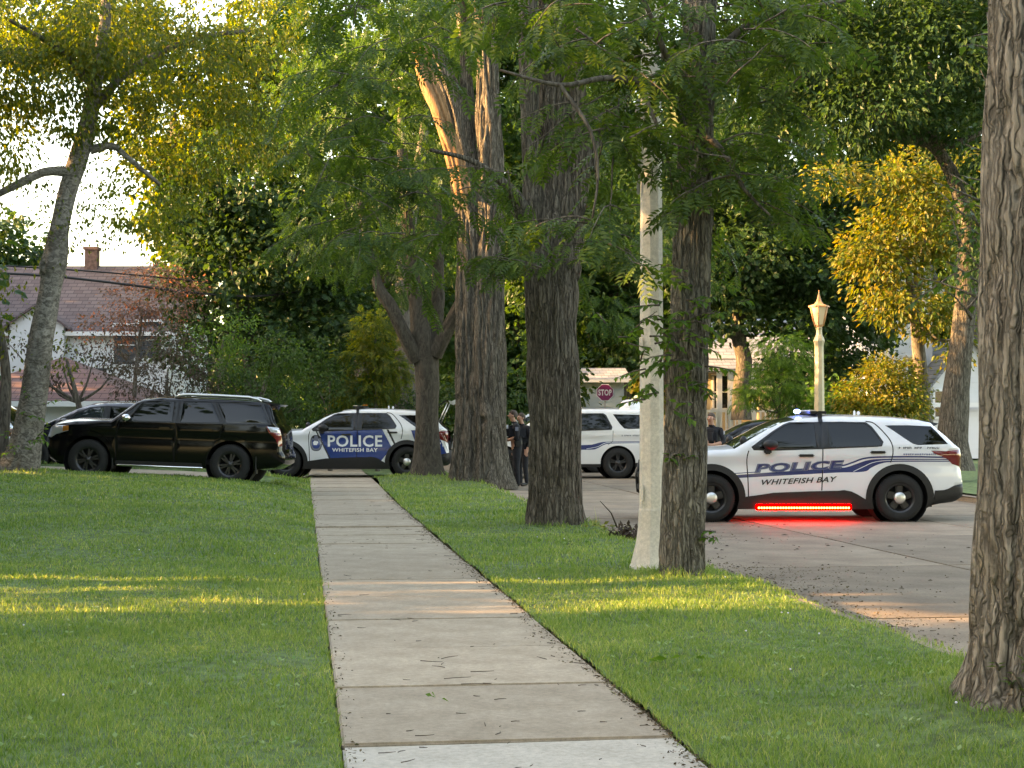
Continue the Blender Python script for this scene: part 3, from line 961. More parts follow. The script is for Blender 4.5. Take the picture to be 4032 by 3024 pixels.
# ---------------- right foreground tree (trunk fills the right edge)
b0 = (2.80, 8.1, float(ground_z(2.80, 8.1)) - 0.08)
t_right = empty('ash_tree', b0, 'huge furrowed grey tree trunk at the right edge, nearest of all trees', 'tree')
limb('trunk', t_right, b0, [(2.76, 8.1, b0[2], 0.42), (2.76, 8.1, 0.3, 0.41), (2.77, 8.1, 0.8, 0.40), (2.79, 8.1, 1.5, 0.395), (2.81, 8.1, 2.5, 0.385), (2.83, 8.1, 3.6, 0.375), (2.88, 8.12, 5.0, 0.36), (2.95, 8.2, 6.5, 0.32)],
     M['bark_ash'], nseg=260, step=0.03, depth=0.020, cell=0.036, seed=3, flare=0.24, lobes=6, flare_h=0.16)
limb('limb', t_right, b0, [(3.0, 8.2, 6.2, 0.22), (2.2, 7.6, 8.2, 0.17), (1.0, 7.0, 9.4, 0.10)], M['bark_ash'], nseg=24, step=0.1, depth=0.01, seed=4)
limb('limb', t_right, b0, [(3.0, 8.2, 6.2, 0.24), (3.8, 9.0, 8.4, 0.18), (4.6, 10.5, 10.0, 0.10)], M['bark_ash'], nseg=24, step=0.1, depth=0.01, seed=5)
# sprouts and dead grass round its base, leafy shoots on the trunk
anc = []
for k in range(26):
    a = random.uniform(3.7, 4.9)
    anc.append(((2.80 + 0.50 * math.cos(a), 8.1 + 0.50 * math.sin(a), random.uniform(0.10, 0.26)), (math.cos(a) * 0.5, math.sin(a) * 0.5, 1.0), random.uniform(0.05, 0.16)))
sprays(t_right, b0, anc, TN, M['leaf_locust'], 0.05, 31, n_leaf=14, name='base_shoots')
anc = []
for (u, v) in ((985, 60), (990, 95), (978, 215), (984, 240), (975, 262), (982, 285), (972, 300), (985, 318), (990, 200), (978, 330)):
    q = P(u, v, 10.5)
    for k in range(3):
        anc.append(((q.x + random.gauss(0.1, 0.08), q.y + random.gauss(0, 0.4), q.z + random.gauss(0, 0.12)), (random.gauss(-0.6, 0.4), random.gauss(0, 0.5), random.gauss(0.5, 0.4)), random.uniform(0.2, 0.45)))
sprays(t_right, b0, anc, TS, M['leaf_maple'], 0.075, 32, n_leaf=14, name='trunk_shoots')
crown('crown', t_right, b0, [(2.0, 7.5, 9.8, 3.0, 3.0, 1.5), (4.8, 10.5, 10.6, 2.8, 3, 1.8), (5.6, 8, 9.0, 2.5, 3, 2.0)], TP, M['leaf_locust'], 9, 0.30, 41, clump_r=0.6)

# ---------------- tree beside the concrete pole
b1 = (1.60, 15.2, float(ground_z(1.6, 15.2)) - 0.06)
t_pole = empty('locust_tree', b1, 'slim straight tree with ridged bark standing right beside the concrete pole', 'tree')
limb('trunk', t_pole, b1, [pp(681, 584, 15.2, 43), pp(681, 560, 15.2, 42), pp(684, 480, 15.2, 40.5), pp(687, 390, 15.2, 38), pp(691, 300, 15.2, 38), pp(694, 200, 15.2, 36), pp(697, 100, 15.2, 34), pp(700, 0, 15.2, 32), pp(703, -110, 15.2, 27)],
     M['bark_ash'], nseg=150, step=0.035, depth=0.014, cell=0.026, seed=13, flare=0.10, lobes=7, flare_h=0.25, knots=((2.0, 4.2, 0.06, 0.02), (1.45, 3.6, 0.07, 0.025)))
for (pts, sd) in (
    ([pp(694, 150, 15.2, 12), pp(660, 92, 14.8, 9), pp(610, 78, 14.4, 6.5), pp(560, 85, 14.0, 5), pp(500, 70, 13.8, 2.5)], 1),
    ([pp(696, 110, 15.2, 10), pp(668, 60, 14.6, 7), pp(648, 10, 14.2, 5), pp(620, -40, 14, 3)], 2),
    ([pp(698, 80, 15.2, 10), pp(740, 30, 15.4, 7), pp(790, 10, 15.6, 5), pp(850, 0, 15.8, 2.5)], 3),
    ([pp(695, 130, 15.2, 8), pp(722, 150, 14.8, 6), pp(745, 190, 14.6, 4), pp(770, 215, 14.5, 2)], 4),
    ([pp(560, 85, 14.0, 4.5), pp(590, 130, 13.9, 4), pp(598, 175, 13.9, 3), pp(592, 220, 13.9, 2)], 5),
    ([pp(640, 85, 14.6, 4.5), pp(655, 120, 14.5, 4), pp(668, 160, 14.5, 3), pp(672, 190, 14.5, 2)], 6)):
    limb('limb', t_pole, b1, pts, M['bark_far'], nseg=10, step=0.12, depth=0.0, seed=sd)
def spray_anchors(zones, seed, yspread, L, up=0.1):
    r = random.Random(seed); out = []
    for (u0, u1, v0, v1, Y, n) in zones:
        for k in range(n):
            q = P(r.uniform(u0, u1), r.uniform(v0, v1), Y + r.uniform(-yspread, yspread))
            out.append((tuple(q), (r.gauss(0, 1), r.gauss(0, 0.8), r.gauss(up, 0.35)), L * r.uniform(0.6, 1.4)))
    return out
zones = [(470, 600, -40, 20, 16.5, 22), (590, 790, -40, 60, 14.8, 35), (600, 770, 55, 130, 14.8, 25), (500, 600, -10, 60, 14.2, 6), (640, 750, 120, 210, 14.8, 16), (575, 640, 90, 190, 14.2, 7), (700, 770, 140, 230, 15.2, 9), (755, 830, -20, 80, 15.5, 10),
         (588, 640, 180, 260, 14.4, 6)]
sprays(t_pole, b1, spray_anchors(zones, 5, 0.9, 0.75), TP, M['leaf_locust'], 0.27, 51, n_leaf=8, name='crown')
zones = [(636, 706, 318, 372, 14.85, 26), (642, 712, 372, 408, 14.85, 12), (690, 740, 300, 350, 15.0, 8), (600, 650, 290, 345, 14.9, 8), (655, 700, 230, 320, 14.9, 10)]
sprays(t_pole, b1, spray_anchors(zones, 6, 0.18, 0.28, 0.2), TS, M['leaf_fresh'], 0.085, 52, n_leaf=20, name='trunk_shoots')
zones = [(668, 684, 450, 480, 14.98, 4), (706, 716, 530, 545, 15.05, 4)]
sprays(t_pole, b1, spray_anchors(zones, 7, 0.02, 0.12, 0.3), TS, M['leaf_fresh'], 0.075, 53, n_leaf=26, name='trunk_shoots')

# ---------------- middle tree
b2 = (0.64, 22.6, float(ground_z(0.64, 22.6)) - 0.08)
t_mid = empty('ash_tree', b2, 'thick tree with finely ridged bark in the middle, behind the officers\' right side', 'tree')
t_mid['label'] = 'thick straight trunk with fine vertical ridges, just right of the two officers'
limb('trunk', t_mid, b2, [pp(557, 532, 22.6, 58), pp(556, 505, 22.6, 53), pp(555, 420, 22.6, 48.5), pp(553, 340, 22.6, 49), pp(551, 270, 22.6, 54), pp(556, 225, 22.6, 52), pp(558, 170, 22.6, 36), pp(557, 80, 22.6, 33), pp(556, 0, 22.6, 32), pp(556, -90, 22.6, 27)],
     M['bark_dark'], nseg=190, step=0.05, depth=0.020, cell=0.034, seed=23, flare=0.22, lobes=6, flare_h=0.4)
limb('limb', t_mid, b2, [pp(543, 300, 22.6, 30), pp(538, 240, 22.5, 24), pp(532, 170, 22.4, 20), pp(529, 80, 22.3, 19), pp(528, 0, 22.3, 18), pp(525, -80, 22.3, 15)], M['bark_dark'], nseg=60, step=0.07, depth=0.01, seed=24)
limb('limb', t_mid, b2, [pp(572, 230, 22.6, 24), pp(582, 150, 22.5, 19), pp(579, 100, 22.4, 17), pp(577, 40, 22.4, 16), pp(580, -60, 22.4, 13)], M['bark_dark'], nseg=50, step=0.08, depth=0.01, seed=25)
limb('limb', t_mid, b2, [pp(540, 260, 22.6, 20), pp(520, 205, 22.2, 15), pp(500, 180, 22, 8), pp(470, 160, 21.8, 5), pp(430, 150, 21.5, 3)], M['bark_dark'], nseg=16, step=0.1, depth=0.006, seed=26)
limb('limb', t_mid, b2, [pp(590, 170, 22.6, 14), pp(600, 130, 22.6, 12), pp(640, 75, 22.4, 9), pp(700, 30, 22, 5)], M['bark_dark'], nseg=14, step=0.1, depth=0.006, seed=27)
zones = [(540, 590, 30, 110, 22.0, 3), (320, 420, -40, 60, 21.5, 24), (420, 470, -40, 40, 21.5, 8), (330, 405, 60, 150, 21.5, 20), (340, 420, 150, 235, 21.8, 20), (380, 470, 190, 265, 21.8, 13), (455, 530, 170, 235, 21.4, 8), (500, 560, 235, 270, 21.6, 4), (520, 556, 265, 310, 21.6, 4),
         (585, 660, 120, 280, 22.8, 22), (600, 660, 60, 160, 22.8, 14), (300, 360, 60, 200, 21.8, 11), (600, 680, -40, 60, 22.8, 14), (480, 600, -40, 12, 21.8, 6)]
sprays(t_mid, b2, spray_anchors(zones, 15, 1.3, 0.85), TP, M['leaf_locust'], 0.27, 61, n_leaf=8, name='crown')

# ---------------- double-trunk tree
b3 = (-0.75, 36.5, float(ground_z(-0.75, 36.5)) - 0.08)
t_dbl = empty('maple_tree', b3, 'broad double-trunk tree with a burl, left of the two officers', 'tree')
limb('trunk', t_dbl, b3, [pp(470, 489, 36.6, 38), pp(470, 460, 36.6, 33), pp(472, 400, 36.6, 31), pp(472, 330, 36.6, 31), pp(473, 260, 36.6, 32), pp(470, 205, 36.6, 32), pp(462, 160, 36.6, 27), pp(452, 110, 36.6, 23), pp(440, 70, 36.6, 20), pp(428, 46, 36.6, 15)],
     M['bark_dark'], nseg=120, step=0.07, depth=0.035, cell=0.06, seed=33, flare=0.35, lobes=5, flare_h=0.6)
limb('trunk', t_dbl, b3, [pp(491, 489, 36.4, 42), pp(490, 460, 36.4, 36), pp(488, 400, 36.4, 33), pp(488, 330, 36.4, 33), pp(490, 260, 36.4, 30), pp(491, 200, 36.4, 25), pp(489, 120, 36.4, 22), pp(486, 40, 36.4, 19), pp(482, -60, 36.4, 15)],
     M['bark_dark'], nseg=120, step=0.07, depth=0.035, cell=0.06, seed=34, flare=0.35, lobes=5, flare_h=0.6, knots=((1.55, 4.4, 0.22, 0.10),))
limb('limb', t_dbl, b3, [pp(478, 230, 36.7, 18), pp(470, 150, 36.8, 14), pp(466, 70, 36.8, 12), pp(458, 0, 36.8, 10), pp(440, -50, 36.9, 8)], M['bark_dark'], nseg=30, step=0.12, depth=0.015, seed=35)
limb('limb', t_dbl, b3, [pp(462, 195, 36.0, 15), pp(452, 150, 35.9, 17), pp(440, 110, 35.8, 16), pp(428, 78, 35.8, 16), pp(419, 50, 35.8, 15)], M['bark_sunlit'], nseg=56, step=0.05, depth=0.035, cell=0.06, seed=36)

# ---------------- forked tree in front of the blue police car's tail
b4 = (-2.02, 38.0, float(ground_z(-2.02, 38.0)) - 0.1)
t_fork = empty('maple_tree', b4, 'smaller forked tree with smooth dark trunk in front of the blue and white car', 'tree')
limb('trunk', t_fork, b4, [pp(427, 480, 38, 31), pp(427, 462, 38, 26), pp(427, 420, 38, 23), pp(427, 375, 38, 26), pp(424, 345, 38, 26), pp(418, 310, 38, 17), pp(413, 280, 38, 15), pp(408, 230, 38.1, 13), pp(402, 150, 38.2, 10)],
     M['bark_smooth'], nseg=70, step=0.07, depth=0.010, cell=0.05, seed=43, flare=0.25, lobes=4, flare_h=0.5)
limb('limb', t_fork, b4, [pp(417, 360, 37.9, 16), pp(402, 330, 37.7, 13), pp(390, 305, 37.6, 12), pp(380, 290, 37.6, 10), pp(372, 262, 37.6, 8), pp(360, 200, 37.6, 6)], M['bark_smooth'], nseg=36, step=0.1, depth=0.012, seed=44)
limb('limb', t_fork, b4, [pp(430, 350, 38, 17), pp(437, 310, 38.2, 14), pp(438, 270, 38.3, 12), pp(436, 200, 38.4, 10)], M['bark_smooth'], nseg=36, step=0.1, depth=0.012, seed=45)
limb('limb', t_fork, b4, [pp(434, 355, 37.9, 16), pp(447, 330, 37.8, 13), pp(457, 310, 37.7, 12), pp(470, 280, 37.6, 9)], M['bark_smooth'], nseg=36, step=0.1, depth=0.012, seed=46)

crown('crown', t_dbl, b3, [pb(500, -30, 37, 75, 60, 3.0), pb(430, -20, 37.5, 70, 60, 3.0), pb(560, 40, 38, 50, 50, 2.5), pb(440, 70, 39.5, 40, 60, 1.2), pb(620, 240, 36, 40, 40, 1.2), pb(650, 180, 36, 50, 50, 1.4), pb(605, 300, 36.3, 26, 26, 0.8), pb(690, 250, 36.2, 40, 45, 1.2)], TP, M['leaf_maple'], 13, 0.30, 71, clump_r=0.5, per_clump=14)
crown('crown', t_fork, b4, [pb(360, 120, 39.5, 75, 70, 2.2), pb(400, 210, 40, 55, 60, 1.6), pb(330, 215, 39.5, 50, 60, 1.8), pb(430, 150, 40, 50, 60, 1.6), pb(450, 240, 40.3, 30, 40, 1.2), pb(350, 30, 39.5, 80, 60, 2.5), pb(400, 280, 40.6, 38, 26, 1.0), pb(408, 235, 36.9, 26, 30, 0.6), pb(385, 205, 36.9, 26, 26, 0.6), pb(420, 190, 36.9, 26, 26, 0.6)], TP, M['leaf_maple'], 17, 0.28, 72, clump_r=0.45, per_clump=14)

# ---------------- leaning birch on the left lawn
b5 = tuple(P(20, 470, 30.0)); b5 = (b5[0], b5[1], float(ground_z(b5[0], 30.0)) - 0.1)
t_birch = empty('birch_tree', b5, 'leaning pale-barked tree with a knot hole in front of the black car', 'tree')
limb('trunk', t_birch, b5, [(P(17, 470, 30).x, 30, b5[2], 0.36), pp(24, 450, 30, 31), pp(33, 400, 30, 26), pp(40, 345, 30, 24), pp(50, 290, 30, 22), pp(54, 262, 30, 26), pp(60, 225, 30, 20), pp(68, 190, 30, 19), pp(78, 160, 30, 20), pp(88, 125, 30, 17), pp(96, 80, 30, 14), pp(105, 20, 30, 11), pp(110, -50, 30, 8)],
     M['bark_birch'], nseg=64, step=0.06, depth=0.008, cell=0.07, seed=53, flare=0.25, lobes=4, flare_h=0.5, knots=((3.95, 4.25, 0.11, 0.09),))
limb('limb', t_birch, b5, [pp(72, 172, 30, 12), pp(45, 172, 29.8, 9), pp(15, 186, 29.6, 8), pp(-20, 200, 29.5, 7), pp(-60, 190, 29.3, 6)], M['bark_birch'], nseg=24, step=0.1, depth=0.004, seed=54)
limb('limb', t_birch, b5, [pp(90, 150, 30, 9), pp(112, 146, 30.1, 6), pp(128, 158, 30.2, 4.5), pp(160, 185, 30.4, 4)], M['bark_birch'], nseg=16, step=0.1, depth=0.004, seed=55)
limb('limb', t_birch, b5, [pp(92, 110, 30, 11), pp(130, 70, 30.2, 8), pp(190, 40, 30.5, 5), pp(250, 30, 31, 3)], M['bark_far'], nseg=14, step=0.1, depth=0.004, seed=56)
limb('limb', t_birch, b5, [pp(96, 90, 30, 9), pp(60, 50, 29.6, 6), pp(10, 20, 29, 4)], M['bark_far'], nseg=14, step=0.1, depth=0.004, seed=57)
limb('trunk', t_birch, b5, [pp(-8, 470, 30.3, 26), pp(2, 420, 30.3, 15), pp(6, 380, 30.4, 10), pp(0, 330, 30.4, 7), pp(-14, 280, 30.4, 5)], M['bark_far'], nseg=24, step=0.1, depth=0.006, seed=58)
crown('crown', t_birch, b5, [pb(40, 20, 30, 110, 50, 2.2), pb(160, 60, 30.5, 90, 50, 1.8), pb(190, 130, 31, 80, 50, 1.4), pb(20, 80, 29.5, 70, 32, 1.5), pb(240, 20, 31, 70, 55, 1.8), pb(150, 195, 31.2, 40, 50, 1.0), pb(5, 135, 29.8, 26, 50, 1.0), pb(270, 120, 31.5, 40, 50, 1.4), pb(120, 110, 30.6, 30, 24, 1.0), pb(70, 70, 29.4, 60, 40, 1.0), pb(-10, 60, 29.4, 50, 60, 1.2), pb(110, 30, 29.4, 60, 40, 1.2), pb(70, 115, 29.5, 40, 24, 0.8)],
      TS, M['leaf_birch'], 120, 0.105, 81, droop=0.9, clump_r=0.33, per_clump=30)
crown('crown', t_birch, b5, [pb(25, 150, 29.7, 60, 40, 0.8), pb(30, 215, 29.9, 60, 36, 0.8), pb(100, 180, 30.4, 30, 40, 0.7), pb(100, 225, 30.6, 24, 30, 0.7), pb(20, 265, 30, 40, 18, 0.6), pb(15, 320, 30.3, 26, 40, 0.6), pb(70, 360, 30.5, 22, 26, 0.5)], TS, M['leaf_birch'], 44, 0.09, 82, droop=0.9, clump_r=0.3, per_clump=12)
zones = [(8, 42, 430, 452, 29.5, 10), (22, 46, 400, 430, 29.6, 4)]
sprays(t_birch, b5, spray_anchors(zones, 8, 0.1, 0.3, 0.5), TS, M['leaf_fresh'], 0.11, 83, n_leaf=14, name='trunk_shoots')

# ================================================================== BACKGROUND TREES AND SHRUBS
def bg_tree(name, label, base, r0, blobs, leaf, per_m2, size, seed, tm=None, bark='bark_far', group=None, cat='tree', top=None, nlimb=6, trunk_path=None, **kw):
    e = empty(name, base, label, cat, group)
    c = np.mean([b[:3] for b in blobs], axis=0)
    top = top or (c[0], c[1], c[2])
    path = trunk_path or [(base[0], base[1], base[2] - 0.1, r0 * 1.15), (base[0] * 0.8 + top[0] * 0.2, base[1], base[2] + (top[2] - base[2]) * 0.3, r0),
            (base[0] * 0.45 + top[0] * 0.55, (base[1] + top[1]) / 2, base[2] + (top[2] - base[2]) * 0.65, r0 * 0.75), (top[0], top[1], top[2], r0 * 0.4)]
    limb('trunk', e, base, path, M[bark], nseg=20, step=0.2, depth=0.012, seed=seed, flare=0.2)
    mid = np.array(path[-2][:3])
    for k, b in enumerate(blobs[:nlimb]):
        q = np.array(b[:3])
        limb('limb', e, base, [tuple(mid) + (r0 * 0.5,), tuple(mid * 0.45 + q * 0.55 + np.array([0, 0, -0.2])) + (r0 * 0.3,), tuple(q) + (r0 * 0.1,)], M[bark], nseg=8, step=0.3, depth=0, seed=seed + k)
    crown('crown', e, base, blobs, tm or TL, M[leaf], per_m2, size, seed, **kw)
    return e

def gz(p):
    return float(ground_z(p[0], p[1], False)) if p[1] < 49 else float(base_z(p[1]))
def gbase(u, Y, v=440):
    p = P(u, v, Y)
    return (p.x, p.y, gz((p.x, p.y)) if ST(p.x, p.y)[1] < 4 else float(base_z(p.y)) + 0.01 + 0.02 * max(0, min(20, ST(p.x, p.y)[1] - 13.2)))

# left: dark mass behind the birch
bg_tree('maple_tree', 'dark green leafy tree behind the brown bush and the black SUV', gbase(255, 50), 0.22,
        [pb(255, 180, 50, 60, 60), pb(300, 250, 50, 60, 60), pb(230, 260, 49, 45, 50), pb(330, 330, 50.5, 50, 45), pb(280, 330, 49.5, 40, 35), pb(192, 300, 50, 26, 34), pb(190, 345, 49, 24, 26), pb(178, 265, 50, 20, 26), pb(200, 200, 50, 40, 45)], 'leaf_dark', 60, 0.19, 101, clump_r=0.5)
bg_tree('maple_tree', 'tall dense tree left of the double trunk, over the bright sapling', gbase(345, 56), 0.3,
        [pb(345, 230, 56, 60, 60), pb(310, 150, 56, 65, 60), pb(390, 180, 56, 60, 60), pb(350, 90, 57, 70, 60), pb(420, 260, 57, 50, 55), pb(440, 60, 57, 60, 60), pb(505, 20, 57, 60, 60), pb(520, 100, 58, 50, 50), pb(570, 40, 58, 60, 60), pb(450, 130, 58, 50, 50), pb(380, 310, 57, 60, 40), pb(440, 330, 58, 40, 40)], 'leaf_maple', 55, 0.2, 102, clump_r=0.55)
bg_tree('elm_tree', 'yellow-green sunlit tree high on the left behind the birch', gbase(175, 66), 0.3,
        [pb(180, 120, 66, 60, 50), pb(230, 90, 66, 60, 55), pb(215, 180, 65, 55, 45), pb(150, 190, 65, 22, 40), pb(175, 230, 64, 30, 30), pb(120, 40, 66, 60, 40), pb(40, 20, 66, 70, 45), pb(280, 40, 66, 60, 50)], 'leaf_birch', 62, 0.2, 103, clump_r=0.6)
# centre, far
bg_tree('maple_tree', 'far green tree seen between the double trunk and the ridged trunk', gbase(515, 74), 0.3,
        [pb(515, 330, 74, 40, 45), pb(525, 395, 70, 30, 22), pb(495, 398, 70, 24, 20), pb(500, 270, 74, 50, 50), pb(540, 380, 73, 40, 30), pb(470, 360, 74, 40, 50), pb(560, 260, 75, 50, 55), pb(480, 180, 76, 70, 70), pb(560, 150, 76, 70, 70)], 'leaf_maple', 50, 0.27, 104, clump_r=0.7)
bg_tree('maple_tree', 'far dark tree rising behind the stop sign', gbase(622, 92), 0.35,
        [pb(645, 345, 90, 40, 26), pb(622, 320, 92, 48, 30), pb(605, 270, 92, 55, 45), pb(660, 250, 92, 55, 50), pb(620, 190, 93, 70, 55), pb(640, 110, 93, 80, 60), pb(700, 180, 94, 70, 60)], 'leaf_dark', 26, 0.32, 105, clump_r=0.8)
bg_tree('crabapple_tree', 'small leafy tree with warm leaves right of the stop sign', gbase(655, 66), 0.12,
        [pb(655, 370, 66, 18, 26), pb(648, 398, 66, 14, 18), pb(668, 345, 66, 22, 18)], 'leaf_orange', 40, 0.2, 106, clump_r=0.4)
# right: dark tree with bare trunk over the porch house
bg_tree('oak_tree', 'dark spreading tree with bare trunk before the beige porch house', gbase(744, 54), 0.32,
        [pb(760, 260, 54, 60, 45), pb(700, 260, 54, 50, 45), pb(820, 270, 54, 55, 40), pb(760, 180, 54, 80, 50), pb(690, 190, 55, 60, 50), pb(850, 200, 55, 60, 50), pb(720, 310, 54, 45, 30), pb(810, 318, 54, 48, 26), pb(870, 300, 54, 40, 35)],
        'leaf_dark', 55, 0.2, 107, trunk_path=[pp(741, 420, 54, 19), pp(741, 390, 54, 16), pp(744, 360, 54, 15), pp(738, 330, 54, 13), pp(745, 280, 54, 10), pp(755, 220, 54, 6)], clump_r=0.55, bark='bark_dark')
bg_tree('honeylocust_tree', 'feathery light green small tree left of the lamp post', gbase(780, 50), 0.07,
        [pb(783, 352, 50, 26, 18), pb(770, 385, 50, 26, 16), pb(800, 385, 50, 22, 20), pb(750, 395, 49.5, 14, 10), pb(790, 405, 50, 20, 12)], 'leaf_fresh', 75, 0.22, 108, tm=TP, clump_r=0.35, per_clump=12)
bg_tree('maple_tree', 'sunlit golden-leaved maple hanging over the lamp at right', gbase(930, 47), 0.2,
        [pb(890, 275, 46, 38, 34, 1.0), pb(915, 225, 46.5, 48, 42, 1.2), pb(935, 305, 46, 30, 34, 1.0), pb(870, 250, 46, 30, 24, 0.9), pb(955, 340, 46, 14, 22, 0.7), pb(930, 165, 47, 44, 30, 1.2), pb(835, 175, 46.5, 26, 16, 0.9), pb(905, 195, 46, 46, 34, 1.2), pb(945, 215, 46, 34, 40, 1.0), pb(872, 262, 45.6, 30, 26, 0.9), pb(900, 305, 45.6, 26, 22, 0.8)], 'leaf_orange', 80, 0.18, 109, tm=TS, clump_r=0.4)
bg_tree('spruce_shrub', 'dark shrub mass behind the lamp post and golden bush', gbase(835, 56), 0.1,
        [pb(830, 375, 56, 34, 34), pb(860, 350, 56, 40, 30), pb(800, 370, 57, 30, 30)], 'leaf_dark', 60, 0.16, 110, cat='shrub', clump_r=0.4)
bg_tree('golden_bush', 'rounded bush with sunlit golden leaves behind the white police SUV', gbase(885, 46), 0.06,
        [pb(888, 372, 46, 22, 16), pb(885, 388, 46, 34, 26), pb(862, 400, 46, 24, 20), pb(905, 402, 46, 22, 22), pb(880, 412, 45.5, 36, 16)], 'leaf_orange', 210, 0.13, 111, tm=TS, cat='bush', clump_r=0.3)
bg_tree('green_bush', 'low green bush between lamp post and golden bush', gbase(840, 47), 0.05,
        [pb(840, 400, 47, 22, 18), pb(825, 412, 47, 20, 14), pb(850, 415, 46.5, 24, 12)], 'leaf_fresh', 70, 0.14, 112, cat='bush', clump_r=0.3)
# right: maple with curved trunk, arching limb
pbx = P(950, 455, 36.5)
mb_base = (pbx.x, 36.5, float(base_z(36.5)) + 0.02)
t_arch = bg_tree('maple_tree', 'leaning dark trunk with arching limb just behind the white police SUV tail', mb_base, 0.35,
        [pb(930, 60, 36, 75, 55, 2.2), pb(860, 110, 36, 60, 45, 1.8), pb(985, 130, 36, 45, 55, 1.8), pb(820, 50, 36.5, 60, 50, 2.0), pb(900, 110, 36, 50, 30, 1.5), pb(1000, 215, 36.5, 18, 50, 1.2), pb(974, 245, 35.8, 15, 44, 0.5), pb(1010, 40, 36, 50, 60, 2.2), pb(770, 110, 37, 50, 45, 1.6), pb(880, -20, 36, 80, 50, 2.2), pb(960, 0, 37, 70, 50, 2.2), pb(780, 0, 37.5, 60, 50, 2.0), pb(740, 60, 38, 50, 50, 2.0)],
        'leaf_dark', 110, 0.16, 113, trunk_path=[pp(952, 470, 36.5, 36), pp(953, 430, 36.5, 28), pp(957, 380, 36.5, 26), pp(963, 330, 36.5, 23), pp(968, 270, 36.5, 20), pp(965, 220, 36.5, 16), pp(950, 170, 36.5, 13), pp(925, 140, 36.3, 10), pp(880, 132, 36, 6)], bark='bark_dark', tm=TS, clump_r=0.42, nlimb=4)

bg_tree('linden_tree', 'large dark tree filling the upper right behind the arching limb', gbase(1000, 58), 0.4,
        [pb(900, 70, 58, 80, 55), pb(980, 40, 58, 80, 60), pb(1040, 120, 58, 60, 70), pb(860, 0, 58, 80, 55), pb(960, 140, 59, 70, 45), pb(880, 140, 59, 50, 40), pb(800, 70, 60, 60, 60), pb(1010, 220, 58, 40, 60), pb(740, 90, 61, 60, 60)], 'leaf_dark', 44, 0.25, 114, clump_r=0.7)
bg_tree('sun_split_evergreen', 'narrow dense evergreen, unseen, added between the two neighbour houses to split the sun band', (-17.2, 12.35, 0.2), 0.08,
        [(-17.2, 12.35, z_, 0.40, 0.42, 0.6) for z_ in (0.9, 1.8, 2.7, 3.6, 4.5, 5.4, 6.2)], 'leaf_dark', 150, 0.12, 119, tm=TS, clump_r=0.16, nlimb=1, shell=0.2)  # unseen evergreen, added to divide the sun band on the lawn
# unseen foliage added to break the sun that slips between two houses
bg_tree('sun_break_sapling', 'unseen leafy sapling added in the gap between the two neighbour houses to break the sun', (-16, 11.3, 0.2), 0.06,
        [(-16, 11.0, 3.82, 0.5, 1.0, 0.30), (-16, 12.6, 3.82, 0.5, 0.9, 0.30), (-16, 11.3, 5.6, 0.9, 1.3, 0.95), (-15.8, 12.0, 3.2, 0.4, 0.35, 0.4), (-16, 10.9, 2.6, 0.3, 0.3, 0.3), (-17.2, 11.0, 5.95, 0.7, 1.3, 1.0), (-17.2, 13.0, 5.95, 0.7, 1.2, 1.0)], 'leaf_maple', 190, 0.14, 115, tm=TS, clump_r=0.22)
bg_tree('sun_block_tree', 'unseen tall tree with a high crown, added over the gap between the neighbour houses to block sun', (-18, 13.0, 0.2), 0.3,
        [(-17, 10.6, 9.0, 3.0, 3.0, 2.0), (-17, 15.5, 9.0, 3.0, 3.0, 2.4), (-17, 13, 12, 4, 4, 2.2), (-18, 18.5, 11, 3, 3, 2.5), (-17, 8, 11.5, 3, 3, 2.2)], 'leaf_maple', 26, 0.26, 116, clump_r=0.7)  # unseen tree, crown shaped to keep sun off the foreground leaves
bg_tree('street_maple', 'leafy street tree rising above the stop sign across the cross street', (6.3, 61.0, 0.1), 0.2,
        [(2.0, 61, 6.2, 2.2, 2.2, 1.6), (4.6, 61, 5.6, 2.2, 2.2, 1.3), (3.4, 61.4, 8.2, 2.8, 2.6, 1.8), (6.6, 61.2, 7.0, 2.0, 2, 1.6), (0.6, 61, 8.0, 2, 2, 1.6), (4.6, 61.5, 10.5, 2.6, 2.6, 1.6)], 'leaf_maple', 40, 0.24, 117, clump_r=0.6, trunk_path=[(6.3, 61, 0, 0.2), (6.2, 61, 2, 0.17), (5.6, 61, 4, 0.14), (4.4, 61, 6.5, 0.1), (3.6, 61, 8, 0.06)])
bg_tree('hedge_row', 'continuous dark hedge running behind the blue police car', gbase(330, 47.5), 0.05,
        [pb(u_, 408, 47.5, 20, 22, 0.8) for u_ in range(205, 530, 22)] + [pb(u_, 385, 48, 18, 16, 0.7) for u_ in range(215, 350, 26)], 'leaf_dark', 75, 0.13, 118, tm=TS, cat='hedge', clump_r=0.3, nlimb=3, top=(gbase(330, 47.5)[0], 47.5, 1.6))
# shrubs at the left, in front of house and garage
bg_tree('smoke_bush', 'brownish purple bush in front of the white garage corner', gbase(165, 42), 0.06,
        [pb(165, 372, 42, 40, 34), pb(140, 385, 42, 24, 26), pb(190, 385, 42, 28, 28), pb(175, 345, 42.5, 26, 18)], 'leaf_smoke', 130, 0.085, 121, tm=TS, cat='bush', clump_r=0.3)
bg_tree('redbud_tree', 'pinkish thin tree with a few orange leaves before the house', gbase(130, 47), 0.07,
        [pb(150, 290, 47, 36, 26), pb(175, 300, 47, 30, 34), pb(110, 330, 47, 30, 20), pb(135, 310, 47, 30, 20)], 'leaf_pink', 95, 0.10, 122, tm=TS, clump_r=0.35)
bg_tree('serviceberry_tree', 'small bare-stemmed tree right before the garage roof', gbase(92, 40), 0.09,
        [pb(62, 362, 40, 26, 18), pb(95, 352, 40, 30, 12), pb(120, 362, 40, 26, 12), pb(45, 375, 40, 18, 14), pb(10, 345, 40, 22, 22)], 'leaf_smoke', 60, 0.10, 123, tm=TS, clump_r=0.3)
